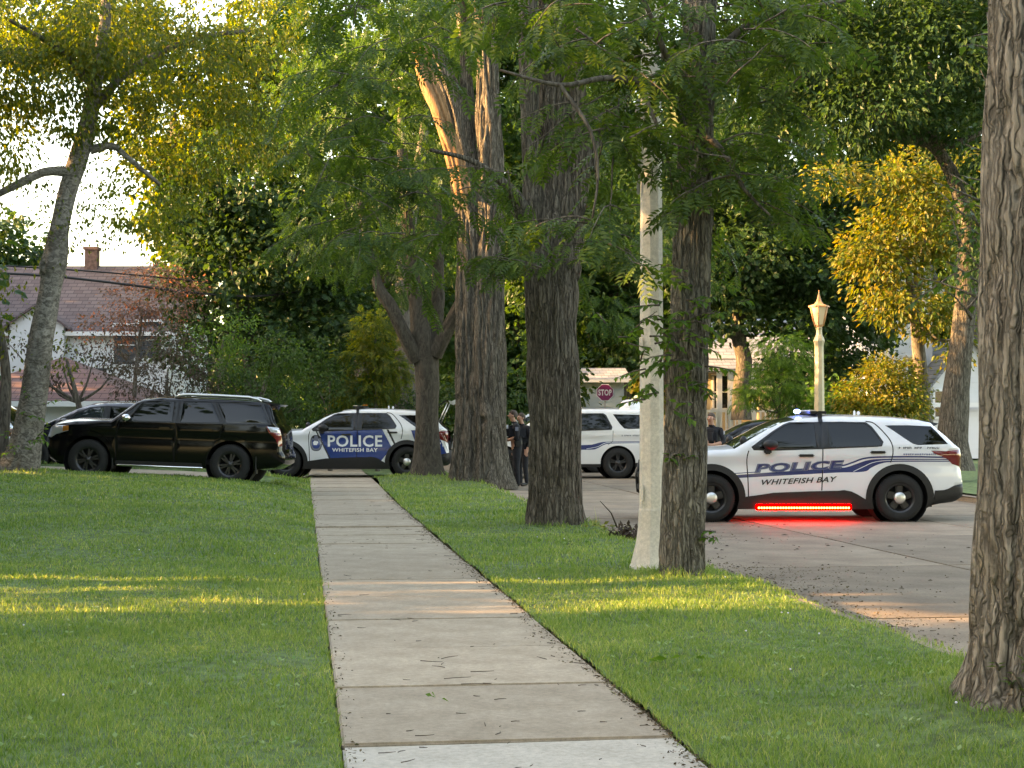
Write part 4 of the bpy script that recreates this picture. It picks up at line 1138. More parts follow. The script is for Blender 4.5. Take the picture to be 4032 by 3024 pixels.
bg_tree('green_hedge_bush', 'large rounded green bush right behind the black SUV tail', gbase(245, 43), 0.06,
        [pb(250, 385, 43, 38, 34), pb(222, 365, 43, 26, 28), pb(285, 380, 43, 30, 34), pb(275, 350, 43.5, 26, 20), pb(300, 405, 42.5, 22, 22)], 'leaf_maple', 120, 0.10, 124, tm=TS, cat='bush', clump_r=0.3)
bg_tree('light_green_bush', 'taller light green bush between the brown bush and the green hedge', gbase(215, 45.5), 0.06,
        [pb(212, 340, 45.5, 24, 26), pb(235, 330, 45.5, 26, 22)], 'leaf_fresh', 90, 0.10, 125, tm=TS, cat='bush', clump_r=0.3)
bg_tree('green_hedge_bush', 'dense green bush behind the blue police car hood', gbase(330, 46), 0.06,
        [pb(330, 385, 46, 34, 30), pb(350, 400, 46, 26, 20), pb(310, 360, 46.5, 26, 26)], 'leaf_maple', 100, 0.11, 126, tm=TS, cat='bush', clump_r=0.3)
bg_tree('sapling_tree', 'bright yellow-green sapling above the blue police car roof', gbase(378, 46), 0.05,
        [pb(376, 335, 46, 18, 24, 0.6), pb(365, 355, 46, 14, 12, 0.5), pb(385, 370, 46, 20, 20, 0.6), pb(368, 392, 46, 26, 14, 0.7)], 'leaf_birch', 80, 0.26, 127, tm=TP, clump_r=0.3, per_clump=10)
# big far trunk behind the blue car
pf = P(405, 440, 49)
bg_tree('ash_tree', 'wide grey trunk standing behind the blue police car roof', (pf.x, 49, float(base_z(49)) - 0.05), 0.5,
        [pb(400, 60, 50, 60, 50), pb(440, 20, 50, 70, 50)], 'leaf_maple', 40, 0.2, 128, trunk_path=[pp(405, 440, 49, 23), pp(405, 380, 49, 21), pp(404, 330, 49, 19), pp(404, 260, 49, 16), pp(405, 160, 49, 12)], clump_r=0.5)

# backdrop: trees behind the houses, two crown shapes shared by all
def shared_tree(seed, leaf):
    r_ = np.random.default_rng(seed)
    bl = []
    for k in range(13):
        a = r_.uniform(0, 6.28); q = r_.uniform(0.3, 1.0)
        bl.append((3.6 * q * math.cos(a), 3.6 * q * math.sin(a), r_.uniform(3.4, 11.0), r_.uniform(1.5, 2.6), r_.uniform(1.5, 2.6), r_.uniform(1.2, 2.0)))
    e = empty('backdrop_tree', (0, 0, 0))
    limb('trunk', e, (0, 0, 0), [(0, 0, -0.3, 0.34), (0.1, 0, 2, 0.28), (0.0, 0.1, 5, 0.2), (0.2, 0, 9, 0.08)], M['bark_far'], nseg=16, step=0.3, depth=0.01, seed=seed)
    crown('crown', e, (0, 0, 0), bl, TL, M[leaf], 16, 0.34, seed, clump_r=0.9, per_clump=22)
    return e
protos = [shared_tree(201, 'leaf_dark'), shared_tree(202, 'leaf_maple')]
spots = [(-40, 84, 1.05), (330, 96, 1.15), (410, 104, 1.25), (480, 92, 1.0), (545, 112, 1.3), (600, 122, 1.3), (668, 116, 1.3), (735, 94, 1.15), (790, 104, 1.3), (850, 92, 1.2), (905, 100, 1.25), (965, 88, 1.2), (1020, 92, 1.2), (1090, 82, 1.1), (265, 92, 1.0), (-130, 76, 1.1)]
names = ['beyond the left house, out at the frame edge', 'behind the tall dense tree at left centre', 'behind the forked trunk', 'behind the double trunk', 'behind the thick ridged trunk', 'behind the stop sign building', 'behind the concrete pole', 'behind the porch house at its left',
         'behind the porch house at its right', 'behind the lamp post top', 'behind the golden maple', 'behind the white house', 'behind the white house at the frame edge', 'right of the white house', 'behind the green hedge at left', 'far left behind the house']
used = [False, False]
for k, (u, Y, sc_) in enumerate(spots):
    pr = protos[k % 2]
    q = P(u, 430, Y)
    if not used[k % 2]:
        e = pr; used[k % 2] = True
    else:
        e = pr.copy(); link(e)
        for ch in list(pr.children):
            c = ch.copy(); link(c, e)
    e.location = (q.x, q.y, float(base_z(q.y)))
    e.rotation_euler = (0, 0, k * 1.9)
    e.scale = (sc_, sc_, sc_ * (1.0 + 0.1 * (k % 3)))
    tag(e, 'backdrop tree ' + names[k], 'tree', 'backdrop trees behind the houses')

# far woods closing the view along the horizon
r_ = np.random.default_rng(303)
n_ = 15000
px_ = r_.uniform(-110, 110, n_); py_ = 128 + r_.normal(0, 4, n_)
top_ = 6.5 + 2.0 * np.sin(px_ * 0.21) + 1.5 * np.sin(px_ * 0.57 + 1)
pos_ = np.stack([px_, py_, r_.random(n_) * top_], -1)
V_, F_ = place(TL, pos_, r_.normal(size=(n_, 3)), r_.uniform(0.7, 1.5, n_), r_)
tag(mesh_np('distant_woods', V_, [F_], M['leaf_dark']), 'low distant woods closing the horizon behind the houses', 'woods', kind='stuff')

# unseen trees: western ones added to block low sun, the rest for window reflections
more = [(-17.5, 3.5, 0.95, 'before the neighbour house, nearest the camera'), (-19, 18.5, 0.9, 'beside the second house'), (-21, 24.0, 1.0, 'behind the second house'), (-15.5, -3.0, 0.9, 'by the lawn behind the camera'), (-25, 31.0, 0.85, 'beyond the second house'),
        (-24, 37.5, 0.85, 'west of the blue police car'), (-31, 50, 0.95, 'west of the garage'), (-31, 57, 1.0, 'south-west of the brown-roofed house'), (-33, 64, 1.0, 'west of the brown-roofed house'), (-38, 70, 1.05, 'north-west of the brown-roofed house'), (-28, 44, 0.8, 'between garage and driveway hedge'), (-16.2, 34.2, 0.86, 'at the lawn end left of the silver car'), (-27, 60.5, 1.0, 'close to the brown-roofed house'), (-28.5, 67, 1.05, 'close behind the brown-roofed house'), (-27, 54, 0.95, 'between garage and brown-roofed house'),
        (-14.8, 19.8, 1.25, 'tall, at the lawn edge before the second house'), (-17.5, 23.5, 1.1, 'tall, beside the driveway left of the frame'), (-19.5, 37.0, 0.86, 'behind the silver car west of the driveway'), (-7, -14, 1.0, 'behind the camera on the left lawn'), (3.5, -13, 1.0, 'behind the camera on the grass strip'), (14.5, -6, 1.0, 'across the street behind the camera'), (15.5, 6, 1.0, 'across the street right of the frame'), (16.5, 17, 0.95, 'across the street beside the frame edge'), (4.5, -26, 1.1, 'farther behind the camera'), (-10, -28, 1.1, 'far behind the camera at left'), (15, -20, 1.1, 'far behind the camera at right'), (3.8, -3.5, 0.8, 'on the grass strip just behind the camera')]
for k, (x, y, sc_, lb) in enumerate(more):
    pr = protos[k % 2]
    e = pr.copy(); link(e)
    for ch in list(pr.children):
        c = ch.copy(); link(c, e)
    e.location = (x, y, 0.1); e.rotation_euler = (0, 0, 1 + k * 2.3); e.scale = (sc_, sc_, sc_)
    tag(e, 'yard tree ' + lb + ', unseen, out of frame', 'tree', 'yard trees outside the frame')

# ================================================================== HOUSES
def clapboard(mb, p0, p1, z0, z1, n_out, step=0.14, lip=0.016):
    """lap siding on a wall from p0 to p1 (x, y), facing n_out"""
    k = max(1, int(round((z1 - z0) / step)))
    st = (z1 - z0) / k
    for i in range(k):
        a, b = z0 + i * st, z0 + (i + 1) * st
        q = [(p0[0] + n_out[0] * lip, p0[1] + n_out[1] * lip, a), (p1[0] + n_out[0] * lip, p1[1] + n_out[1] * lip, a), (p1[0], p1[1], b), (p0[0], p0[1], b),
             (p0[0], p0[1], a), (p1[0], p1[1], a)]
        mb.add(q, [(0, 1, 2, 3), (4, 5, 1, 0)])

def gable_house(name, label, x0, x1, y0, y1, zg, ze, zr, wall, roof, ridge='x', step=0.16, windows=(), over=0.35, dormers=(), chimney=None, hip=0.0, front_only=False):
    """box house; front faces -y"""
    e = empty(name, ((x0 + x1) / 2, (y0 + y1) / 2, zg), label, 'house')
    off = tuple(e.location)
    mb = MB()
    for (a, b, n_) in (((x0, y0), (x1, y0), (0, -1)), ((x1, y0), (x1, y1), (1, 0)), ((x1, y1), (x0, y1), (0, 1)), ((x0, y1), (x0, y0), (-1, 0))):
        clapboard(mb, a, b, zg, ze, n_, step)
    if hip == 0 and ridge == 'y':
        xm = (x0 + x1) / 2
        k = int((zr - ze) / step)
        for yy, n_ in ((y0, (0, -1)), (y1, (0, 1))):
            for i in range(k):
                f0, f1 = i / k, (i + 1) / k
                xa, xb = x0 + (xm - x0) * f0, x1 + (xm - x1) * f0
                xc, xd = x0 + (xm - x0) * f1, x1 + (xm - x1) * f1
                lip = 0.016 * n_[1]
                mb.add([(xa, yy + lip, ze + (zr - ze) * f0), (xb, yy + lip, ze + (zr - ze) * f0), (xd, yy, ze + (zr - ze) * f1), (xc, yy, ze + (zr - ze) * f1)], [(0, 1, 2, 3)])
    if hip == 0 and ridge == 'x':
        ym = (y0 + y1) / 2
        for xx in (x0, x1):
            mb.add([(xx, y0, ze), (xx, y1, ze), (xx, ym, zr)], [(0, 1, 2)])
    mb.build('wall', wall, e, off=off)
    rb = MB()
    xa, xb, ya, yb = x0 - over, x1 + over, y0 - over, y1 + over
    xm, ym = (xa + xb) / 2, (ya + yb) / 2
    drop = (zr - ze) * over / max(0.1, ((ym - ya) if ridge == 'x' else (xm - xa)))
    zb = ze - drop
    th = 0.12
    if hip > 0:
        h = hip
        ridge_pts = [(xa + h, ym, zr), (xb - h, ym, zr)] if ridge == 'x' else [(xm, ya + h, zr), (xm, yb - h, zr)]
        c = [(xa, ya, zb), (xb, ya, zb), (xb, yb, zb), (xa, yb, zb)]
        lo = [(p[0], p[1], p[2] - th) for p in c]
        vs_ = c + lo + ridge_pts
        if ridge == 'x': fs = [(0, 1, 9, 8), (1, 2, 9), (2, 3, 8, 9), (3, 0, 8)]
        else: fs = [(0, 1, 8), (1, 2, 9, 8), (2, 3, 9), (3, 0, 8, 9)]
        fs += [(0, 4, 5, 1), (1, 5, 6, 2), (2, 6, 7, 3), (3, 7, 4, 0), (7, 6, 5, 4)]
        rb.add(vs_, fs)
    else:
        if ridge == 'x': prof = [(xa, ya, zb), (xb, ya, zb), (xb, ym, zr), (xa, ym, zr), (xb, yb, zb), (xa, yb, zb)]
        else: prof = [(xa, yb, zb), (xa, ya, zb), (xm, ya, zr), (xm, yb, zr), (xb, ya, zb), (xb, yb, zb)]
        lo = [(p[0], p[1], p[2] - th) for p in prof]
        rb.add(prof + lo, [(0, 1, 2, 3), (3, 2, 4, 5), (9, 8, 7, 6), (11, 10, 8, 9), (0, 6, 7, 1), (4, 10, 11, 5), (1, 7, 8, 2), (2, 8, 10, 4), (3, 9, 6, 0), (5, 11, 9, 3)])
    rf = rb.build('roof', roof, e, off=off)
    # fascia / gutter along the front
    fb = MB(); fb.box((xm, ya - 0.05, zb - 0.10), (xb - xa, 0.09, 0.16)); fb.build('gutter', M['trim'], e, off=off)
    if chimney:
        cx, cyy, w, h0, h1 = chimney
        cb = MB(); cb.box((cx, cyy, (h0 + h1) / 2), (w, w, h1 - h0)); cb.box((cx, cyy, h1 + 0.05), (w + 0.12, w + 0.12, 0.12)); cb.build('chimney', M['brick'], rf, off=off)
    for (wx, wz, ww, wh) in windows:
        w = MB()
        yy = y0 - 0.03
        for (cx, cz, sx, sz) in ((wx, wz + wh / 2, ww + 0.16, 0.09), (wx, wz - wh / 2, ww + 0.2, 0.09), (wx - ww / 2, wz, 0.09, wh), (wx + ww / 2, wz, 0.09, wh), (wx, wz, ww, 0.05)):
            w.box((cx, yy, cz), (sx, 0.10, sz))
        wo_ = w.build('window', M['trim'], e, off=off)
        g_ = MB(); g_.box((wx, y0 - 0.022, wz), (ww, 0.02, wh)); g_.build('pane', M['glass_clear'], wo_, off=off)
    for (dx, dw, dz0, dz1, dd) in dormers:      # front gable: centre, half-width, base, apex, forward
        m2 = MB()
        k = 6
        for i in range(k):
            f0, f1 = i / k, (i + 1) / k
            m2.add([(dx - dw * (1 - f0), y0 - dd - 0.016, dz0 + (dz1 - dz0) * f0), (dx + dw * (1 - f0), y0 - dd - 0.016, dz0 + (dz1 - dz0) * f0), (dx + dw * (1 - f1), y0 - dd, dz0 + (dz1 - dz0) * f1), (dx - dw * (1 - f1), y0 - dd, dz0 + (dz1 - dz0) * f1)], [(0, 1, 2, 3)])
        clapboard(m2, (dx - dw, y0 - dd), (dx + dw, y0 - dd), zg, dz0, (0, -1), step)
        m2.add([(dx - dw, y0 - dd, zg), (dx - dw, y0 + 0.1, zg), (dx - dw, y0 + 0.1, dz0), (dx - dw, y0 - dd, dz0)], [(0, 1, 2, 3)])
        m2.add([(dx + dw, y0 - dd, zg), (dx + dw, y0 + 0.1, zg), (dx + dw, y0 + 0.1, dz0), (dx + dw, y0 - dd, dz0)], [(0, 1, 2, 3)])
        m2.build('gable_wall', wall, e, off=off)
        m3 = MB()
        a, b, c = (dx - dw - 0.22, y0 - dd - 0.25, dz0 - 0.12), (dx + dw + 0.22, y0 - dd - 0.25, dz0 - 0.12), (dx, y0 - dd - 0.25, dz1 + 0.08)
        bk = 3.0
        A, B, C_ = [(p[0], p[1] + bk, p[2]) for p in (a, b, c)]
        lo = lambda p: (p[0], p[1], p[2] - 0.10)
        m3.add([a, b, c, A, B, C_, lo(a), lo(b), lo(c)], [(0, 2, 5, 3), (2, 1, 4, 5), (0, 6, 8, 2), (2, 8, 7, 1), (6, 0, 3), (7, 1, 4)])
        m3.build('gable_roof', roof, e, off=off)
    return e

# left house (brown roof) and its garage
q0, q1 = P(-80, 423, 62), P(168, 423, 62)
ze = P(0, 326, 62).z; zr = P(0, 266, 66).z
gc = P(40, 423, 62).x
ch = P(92, 300, 66)
gable_house('house', 'white clapboard house with brown shingle roof and chimney, far left', q0.x, q1.x, 62, 70, 0.1, ze, zr, M['siding_white'], M['roof_brown'],
            windows=[(P(30, 0, 62).x, P(0, 352, 62).z, 0.9, 1.5), (P(128, 0, 62).x, P(0, 345, 62).z, 1.0, 1.6), (P(98, 0, 62).x, P(0, 385, 62).z, 1.0, 1.4), (P(152, 0, 62).x, P(0, 340, 62).z, 1.0, 1.5)],
            dormers=[(gc, 1.05, ze + 0.05, P(0, 305, 61).z, 0.5)], chimney=(ch.x, 66, 0.5, zr - 0.5, P(0, 250, 66).z))
a0, a1 = P(-60, 423, 47), P(142, 423, 47)
gable_house('garage', 'white clapboard garage with low reddish hip roof behind the parked cars', a0.x, a1.x - 0.35, 47, 53, 0.1, P(0, 396, 47).z, P(0, 357, 50).z, M['siding_white'], M['roof_red'], hip=3.1, step=0.17)

# far building behind the stop sign
c0, c1 = P(560, 423, 82), P(624, 423, 82)
gable_house('far_house', 'pale blue-grey far building behind the stop sign', c0.x, c1.x, 82, 90, 0.1, P(0, 378, 82).z, P(0, 368, 86).z, M['siding_blue'], M['roof_grey'], step=0.25, windows=[(P(572, 0, 82).x, P(0, 410, 82).z, 0.9, 1.6)])

# beige house with porch
e0, e1 = P(690, 423, 70), P(812, 423, 70)
hb = gable_house('porch_house', 'beige house with white porch railing behind the police SUV hood', e0.x, e1.x, 70, 79, 0.1, P(0, 352, 70).z, P(0, 318, 74).z, M['siding_beige'], M['roof_grey'],
            windows=[(P(722, 0, 70).x, P(0, 392, 70).z, 0.9, 1.5), (P(790, 0, 70).x, P(0, 398, 70).z, 1.0, 1.4)], dormers=[(P(770, 0, 70).x, 0.75, P(0, 370, 70).z, P(0, 354, 70).z, 1.4)], step=0.2)
off = tuple(hb.location)
mb = MB(); mb.prism([(e0.x - 0.2, P(0, 372, 68).z), (P(765, 0, 68).x, P(0, 372, 68).z), (P(765, 0, 68).x, P(0, 369, 68).z), (e0.x - 0.2, P(0, 369, 68).z)], 67.6, 70)
mb.add([(e0.x - 0.2, 67.5, P(0, 371, 68).z), (P(765, 0, 68).x, 67.5, P(0, 371, 68).z), (P(765, 0, 68).x, 70.05, P(0, 357, 70).z), (e0.x - 0.2, 70.05, P(0, 357, 70).z)], [(0, 1, 2, 3)])
mb.build('porch_roof', M['roof_grey'], hb, off=off)
for u in (694, 718, 729, 752):
    mb = MB(); x_ = P(u, 0, 67.8).x
    mb.box((x_, 67.8, (0.5 + P(0, 371, 68).z) / 2), (0.22, 0.22, P(0, 371, 68).z - 0.5)); mb.build('porch_post', M['trim'], hb, off=off)
mb = MB(); mb.box(((e0.x + e1.x) / 2, 68.7, 0.35), (e1.x - e0.x, 2.6, 0.5)); mb.build('porch_floor', M['metal_grey'], hb, off=off)
zt = P(0, 411, 67.5).z
for (ua, ub) in ((694, 738), (752, 790)):
    xa, xb = P(ua, 0, 67.5).x, P(ub, 0, 67.5).x
    rl = MB(); rl.box(((xa + xb) / 2, 67.5, zt), (xb - xa, 0.08, 0.10)); rl.box(((xa + xb) / 2, 67.5, 0.85), (xb - xa, 0.07, 0.08))
    ro = rl.build('railing', M['trim'], hb, off=off)
    n = int((xb - xa) / 0.2)
    bal = MB(); bal.box((0, 0, 0), (0.06, 0.05, zt - 0.85)); bo = bal.build('baluster', M['trim'], ro)
    for k in range(n):
        o = bo if k == 0 else bo.copy()
        if k: link(o, ro)
        o.location = (xa + (k + 0.5) * 0.2 - off[0], 67.5 - off[1], (zt + 0.85) / 2 - off[2])
    for xx in (xa, xb):
        m2 = MB(); m2.box((xx, 67.5, (zt + 0.35) / 2 + 0.2), (0.14, 0.14, zt - 0.1)); m2.build('newel_post', M['trim'], ro, off=off)
# white house at the right, tall, with a lower wing
f0, f1 = P(893, 423, 60), P(1075, 423, 60)
gable_house('white_house', 'tall white clapboard house seen between the golden maple and right trunks', f0.x, P(930, 0, 60).x, 60, 69, 0.2, P(0, 275, 60).z, P(0, 230, 60).z, M['siding_white'], M['roof_grey'], ridge='y', step=0.17,
            windows=[(P(914, 0, 60).x, P(0, 312, 60).z, 0.55, 1.5), (P(912, 0, 60).x, P(0, 375, 60).z, 0.6, 1.4)])
gable_house('house_wing', 'lower white clapboard wing with steep gable beside the leaning trunk', P(922, 0, 57.5).x, P(1010, 0, 57.5).x, 57.5, 64, 0.2, P(0, 392, 57.5).z, P(0, 335, 57.5).z, M['siding_white'], M['roof_grey'], ridge='y', step=0.17,
            windows=[(P(937, 0, 57.5).x, P(0, 404, 57.5).z, 0.45, 1.0)])

# houses west of the lawn, outside the frame at the left: their shadows lie over lawn and street
gable_house('neighbour_house', 'neighbour house left of the frame, nearer the camera', -27, -18, -14, 10.1, 0.2, 5.6, 9.6, M['siding_white'], M['roof_brown'], ridge='y', step=0.4)
gable_house('second_house', 'neighbour house left of the frame, beside the black SUV driveway', -27, -17.5, 13.5, 27.5, 0.4, 5.4, 9.2, M['siding_beige'], M['roof_grey'], ridge='y', step=0.4)

gable_house('sun_block_house', 'unseen house added for shade left of the frame, west of the blue police car', -26.5, -17, 29.5, 46, 0.4, 6.0, 10.0, M['siding_white'], M['roof_brown'], ridge='y', step=0.4)  # unseen house, added and raised to keep low sun off the trunks

# overhead cables across the left
for (pts, nm, lb) in (([P(-40, 263, 44), P(100, 272, 46), P(215, 283, 48)], 'overhead_cable', 'thin upper cable crossing before the left house roof'), ([P(-40, 272, 44), P(60, 277, 45), P(230, 296, 48), P(300, 292, 50)], 'overhead_cable', 'thicker lower cable crossing before the left house roof')):
    mb = MB(); sp = spline([tuple(p) for p in pts], 0.6); mb.tube([Vector(p) for p in sp], 0.025 if 'thin' in lb else 0.038, n=5)
    tag(mb.build(nm, M['wire']), lb, 'cable', 'cables over the left yard')

# ================================================================== VEHICLES
# local frame: x from the front bumper backwards, y < 0 the side towards the camera, z up from the ground
def pip(px, pz, poly):
    """points in polygon (arrays)"""
    inside = np.zeros(len(px), bool)
    n = len(poly)
    for i in range(n):
        x1, z1 = poly[i]; x2, z2 = poly[(i + 1) % n]
        c = ((z1 > pz) != (z2 > pz))
        with np.errstate(divide='ignore', invalid='ignore'):
            xi = (x2 - x1) * (pz - z1) / (z2 - z1 + 1e-12) + x1
        inside ^= c & (px < xi)
    return inside

def dist_poly(px, pz, pts):
    d = np.full(len(px), 1e9)
    for i in range(len(pts) - 1):
        ax, az = pts[i]; bx, bz = pts[i + 1]
        L2 = (bx - ax) ** 2 + (bz - az) ** 2 + 1e-12
        k = np.clip(((px - ax) * (bx - ax) + (pz - az) * (bz - az)) / L2, 0, 1)
        d = np.minimum(d, np.hypot(px - ax - k * (bx - ax), pz - az - k * (bz - az)))
    return d

def smooth_line(pts, n=4):
    """Catmull-Rom through 2-D points"""
    q = [np.array(p, float) for p in pts]
    q = [2 * q[0] - q[1]] + q + [2 * q[-1] - q[-2]]
    out = []
    for i in range(1, len(q) - 2):
        for k in range(n):
            t = k / n
            p0, p1, p2, p3 = q[i-1], q[i], q[i+1], q[i+2]
            out.append(tuple(0.5 * ((2*p1) + (-p0+p2)*t + (2*p0-5*p1+4*p2-p3)*t*t + (-p0+3*p1-3*p2+p3)*t**3)))
    out.append(tuple(q[-2]))
    return out

def band(line, w):
    """thin polygon around a polyline"""
    a, b = [], []
    for i, p in enumerate(line):
        q = np.array(line[min(i+1, len(line)-1)]) - np.array(line[max(i-1, 0)])
        q = q / (np.linalg.norm(q) + 1e-9)
        nrm = np.array((-q[1], q[0])) * w / 2
        a.append(tuple(np.array(p) + nrm)); b.append(tuple(np.array(p) - nrm))
    return a + b[::-1]

def arch(cx, cz, r, a0, a1, n=18):
    return [(cx + r * math.cos(R(a0 + (a1 - a0) * k / n)), cz + r * math.sin(R(a0 + (a1 - a0) * k / n))) for k in range(n + 1)]

class Car:
    def __init__(self, root, L, W, belt, tumble, outline_top, bottom_z, wheels, r_arch, paint, rnd=0.09, front_in=0.17, rear_in=0.10, sill=0.25):
        self.root, self.L, self.W, self.belt, self.tumble = root, L, W, belt, tumble
        self.top = outline_top                      # list of (x, z) from front bottom round over the roof to rear bottom
        self.rnd, self.fi, self.ri, self.paint = rnd, front_in, rear_in, paint
        self.wheels = wheels                        # [(x, z, R)]
        (xf, zf, rf), (xr, zr, rr) = wheels
        bot = []
        b = bottom_z
        # from rear bottom back to the front along sill, over both wheel openings
        def op(cx, cz):
            k = math.degrees(math.asin((cz - b) / r_arch))
            return arch(cx, cz, r_arch, -k, 180 + k, 22)
        bot += op(xr, zr) + op(xf, zf)
        self.outline = list(outline_top) + bot
        self.bottom_z = b
    def yw(self, x, z):
        x = np.asarray(x, float); z = np.asarray(z, float)
        h = self.W / 2 + 0 * x
        xf = 0.95
        h = h - self.fi * np.clip((xf - x) / xf, 0, 1) ** 2.2
        h = h - self.ri * np.clip((x - (self.L - 0.8)) / 0.8, 0, 1) ** 2
        h = h - self.tumble * np.clip(z - self.belt, 0, None) ** 1.12
        h = h - 0.05 * np.clip((0.62 - z) / 0.4, 0, 1.3) ** 2
        h = h + 0.012 * np.exp(-((z - (self.belt - 0.14)) / 0.05) ** 2) - 0.012 * np.exp(-((z - (self.belt - 0.30)) / 0.09) ** 2)
        return h
    def ys(self, x, z):
        h = self.yw(x, z)
        d = dist_poly(np.asarray(x, float), np.asarray(z, float), self.top)
        r = self.rnd
        k = np.clip(1 - d / r, 0, 1)
        return h - r * (1 - np.sqrt(np.clip(1 - k * k, 0, 1)))
    def sides(self, regions, lines=(), step=0.055):
        """regions: (part, material key, polygon, outward offset) in painting order; the first is the body"""
        pts, edges = [], []
        def addpoly(poly, closed=True):
            b = len(pts)
            pts.extend([Vector((p[0], p[1])) for p in poly])
            n = len(poly)
            for i in range(n if closed else n - 1):
                edges.append((b + i, b + (i + 1) % n))
        addpoly(self.outline)
        for (_, _, poly, _) in regions[1:]:
            addpoly(poly)
        xs = np.arange(0.03, self.L, step); zs = np.arange(0.15, max(p[1] for p in self.top), step)
        gx, gz_ = np.meshgrid(xs, zs); gx = gx.ravel() + 0.004 * np.sin(gz_.ravel() * 50); gz_ = gz_.ravel()
        k = pip(gx, gz_, self.outline)
        pts.extend([Vector((a, b)) for a, b in zip(gx[k], gz_[k])])
        # extra rows near the upper edge so the shoulder rounds smoothly
        res = delaunay_2d_cdt(pts, edges, [], 0, 1e-4)
        v = np.array([tuple(p) for p in res[0]]); f = np.array([t for t in res[2] if len(t) == 3])
        c = v[f].mean(1)
        keep = pip(c[:, 0], c[:, 1], self.outline)
        f = f[keep]; c = c[keep]
        reg = np.zeros(len(f), int)
        for i, (_, _, poly, _) in enumerate(regions):
            if i == 0: continue
            reg[pip(c[:, 0], c[:, 1], poly)] = i
        y = self.ys(v[:, 0], v[:, 1])
        # parts in order of first appearance; livery regions share the mesh of the part they lie on
        part_of = [r_[0] for r_ in regions]
        owner = np.zeros(len(f), int)
        for i, (pn, _, poly, _) in enumerate(regions):
            if i == 0: continue
            k = pip(c[:, 0], c[:, 1], poly)
            if pn is not None:
                owner[k] = i
        made = {}
        for sgn in (-1, 1):
            for oi in sorted(set(owner.tolist())):
                sel = owner == oi
                ff = f[sel]; rr = reg[sel]
                used_, inv = np.unique(ff, return_inverse=True)
                ff2 = inv.reshape(-1, 3)
                off_ = regions[oi][3]
                V = np.stack([v[used_, 0], sgn * (y[used_] + off_), v[used_, 1]], -1)
                if sgn > 0: ff2 = ff2[:, ::-1]
                keys = []
                mi = np.zeros(len(ff2), int)
                for q, i in enumerate(rr):
                    m = regions[i][1]
                    if m not in keys: keys.append(m)
                    mi[q] = keys.index(m)
                o = mesh_np(part_of[oi], V, [ff2], [M[k_] for k_ in keys], self.root, mi=mi, smooth=True)
                made.setdefault(oi, []).append(o)
        return made
    def skin(self, segs, N=14):
        """segs: (part, material, i0, i1, bow0, bow1, edge material or None) along self.top"""
        t = np.linspace(-1, 1, N + 1)
        top = np.array(self.top)
        d = np.gradient(top, axis=0); d /= np.linalg.norm(d, axis=1)[:, None] + 1e-9
        nrm = np.stack([-d[:, 1], d[:, 0]], -1)
        yo = self.yw(top[:, 0], top[:, 1]) - self.rnd
        n = len(top)
        bow = np.zeros(n)
        for (_, _, i0, i1, b0, b1) in segs:
            bow[i0:i1 + 1] = np.linspace(b0, b1, i1 - i0 + 1)
        bow = np.convolve(np.pad(bow, 1, mode='edge'), [0.25, 0.5, 0.25], 'valid')
        outs = []
        for (part, mk, i0, i1, b0, b1) in segs:
            V = []
            for i in range(i0, i1 + 1):
                w = bow[i] * (1 - t ** 2)
                V.append(np.stack([top[i, 0] + nrm[i, 0] * w, t * yo[i], top[i, 1] + nrm[i, 1] * w], -1))
            V = np.array(V); m = i1 - i0 + 1
            idx = np.arange(m * (N + 1)).reshape(m, N + 1)
            F = np.stack([idx[:-1, :-1], idx[:-1, 1:], idx[1:, 1:], idx[1:, :-1]], -1).reshape(-1, 4)
            o = mesh_np(part, V.reshape(-1, 3), [F[:, ::-1]], M[mk], self.root, smooth=True)
            outs.append(o)
        return outs
    def floor(self):
        mb = MB()
        h = self.W / 2 - 0.12
        mb.box((self.L / 2, 0, self.bottom_z + 0.06), (self.L - 0.9, 2 * h - 0.5, 0.08))
        (xf, zf, rf), (xr, zr, rr) = self.wheels
        mb.box((self.L / 2, 0, self.bottom_z + 0.12), ((xr - xf) - 0.9, 2 * h, 0.1))
        mb.build('underbody', M['dark'], self.root)
        for (cx, cz, r) in self.wheels:
            for s in (-1, 1):
                w = MB()
                w.lathe([(r + 0.09, 0), (r + 0.09, s * -0.42), (0.02, s * -0.42)], (cx, s * (self.W / 2 - 0.05), cz), 'y', 28)
                w.build('wheel_well', M['dark'], self.root)
    def wheel(self, cx, cz, r, side, style, width=0.25):
        yo = side * (self.W / 2 - 0.02)
        s = -side
        mb = MB()
        rim = r * (0.60 if style == 'police' else 0.58)
        prof = [(rim, 0.03), (rim + 0.015, 0.0), (rim + 0.035, -0.004), (r - 0.055, -0.012), (r - 0.02, 0.008), (r - 0.004, 0.035), (r, 0.06), (r, width - 0.05), (r - 0.02, width), (rim, width)]
        mb.lathe([(a, s * h) for a, h in prof], (cx, yo, cz), 'y', 48)
        for k in range(0, 64):                        # tread blocks on the shoulder
            th = 2 * math.pi * k / 64
            p = (cx + (r - 0.004) * math.cos(th), yo + s * 0.06, cz + (r - 0.004) * math.sin(th))
            mb.box(p, (0.016, 0.07, 0.024), rot=Matrix.Rotation(-th, 3, 'Y'))
        w = mb.build('wheel', M['tyre'], self.root)
        rb = MB()
        rb.lathe([(rim + 0.012, s * -0.002), (rim - 0.012, s * 0.004), (rim - 0.03, s * 0.05), (rim - 0.04, s * 0.10), (0.02, s * 0.12)], (cx, yo, cz), 'y', 40)
        n = 5 if style in ('police', 'suv5') else 6
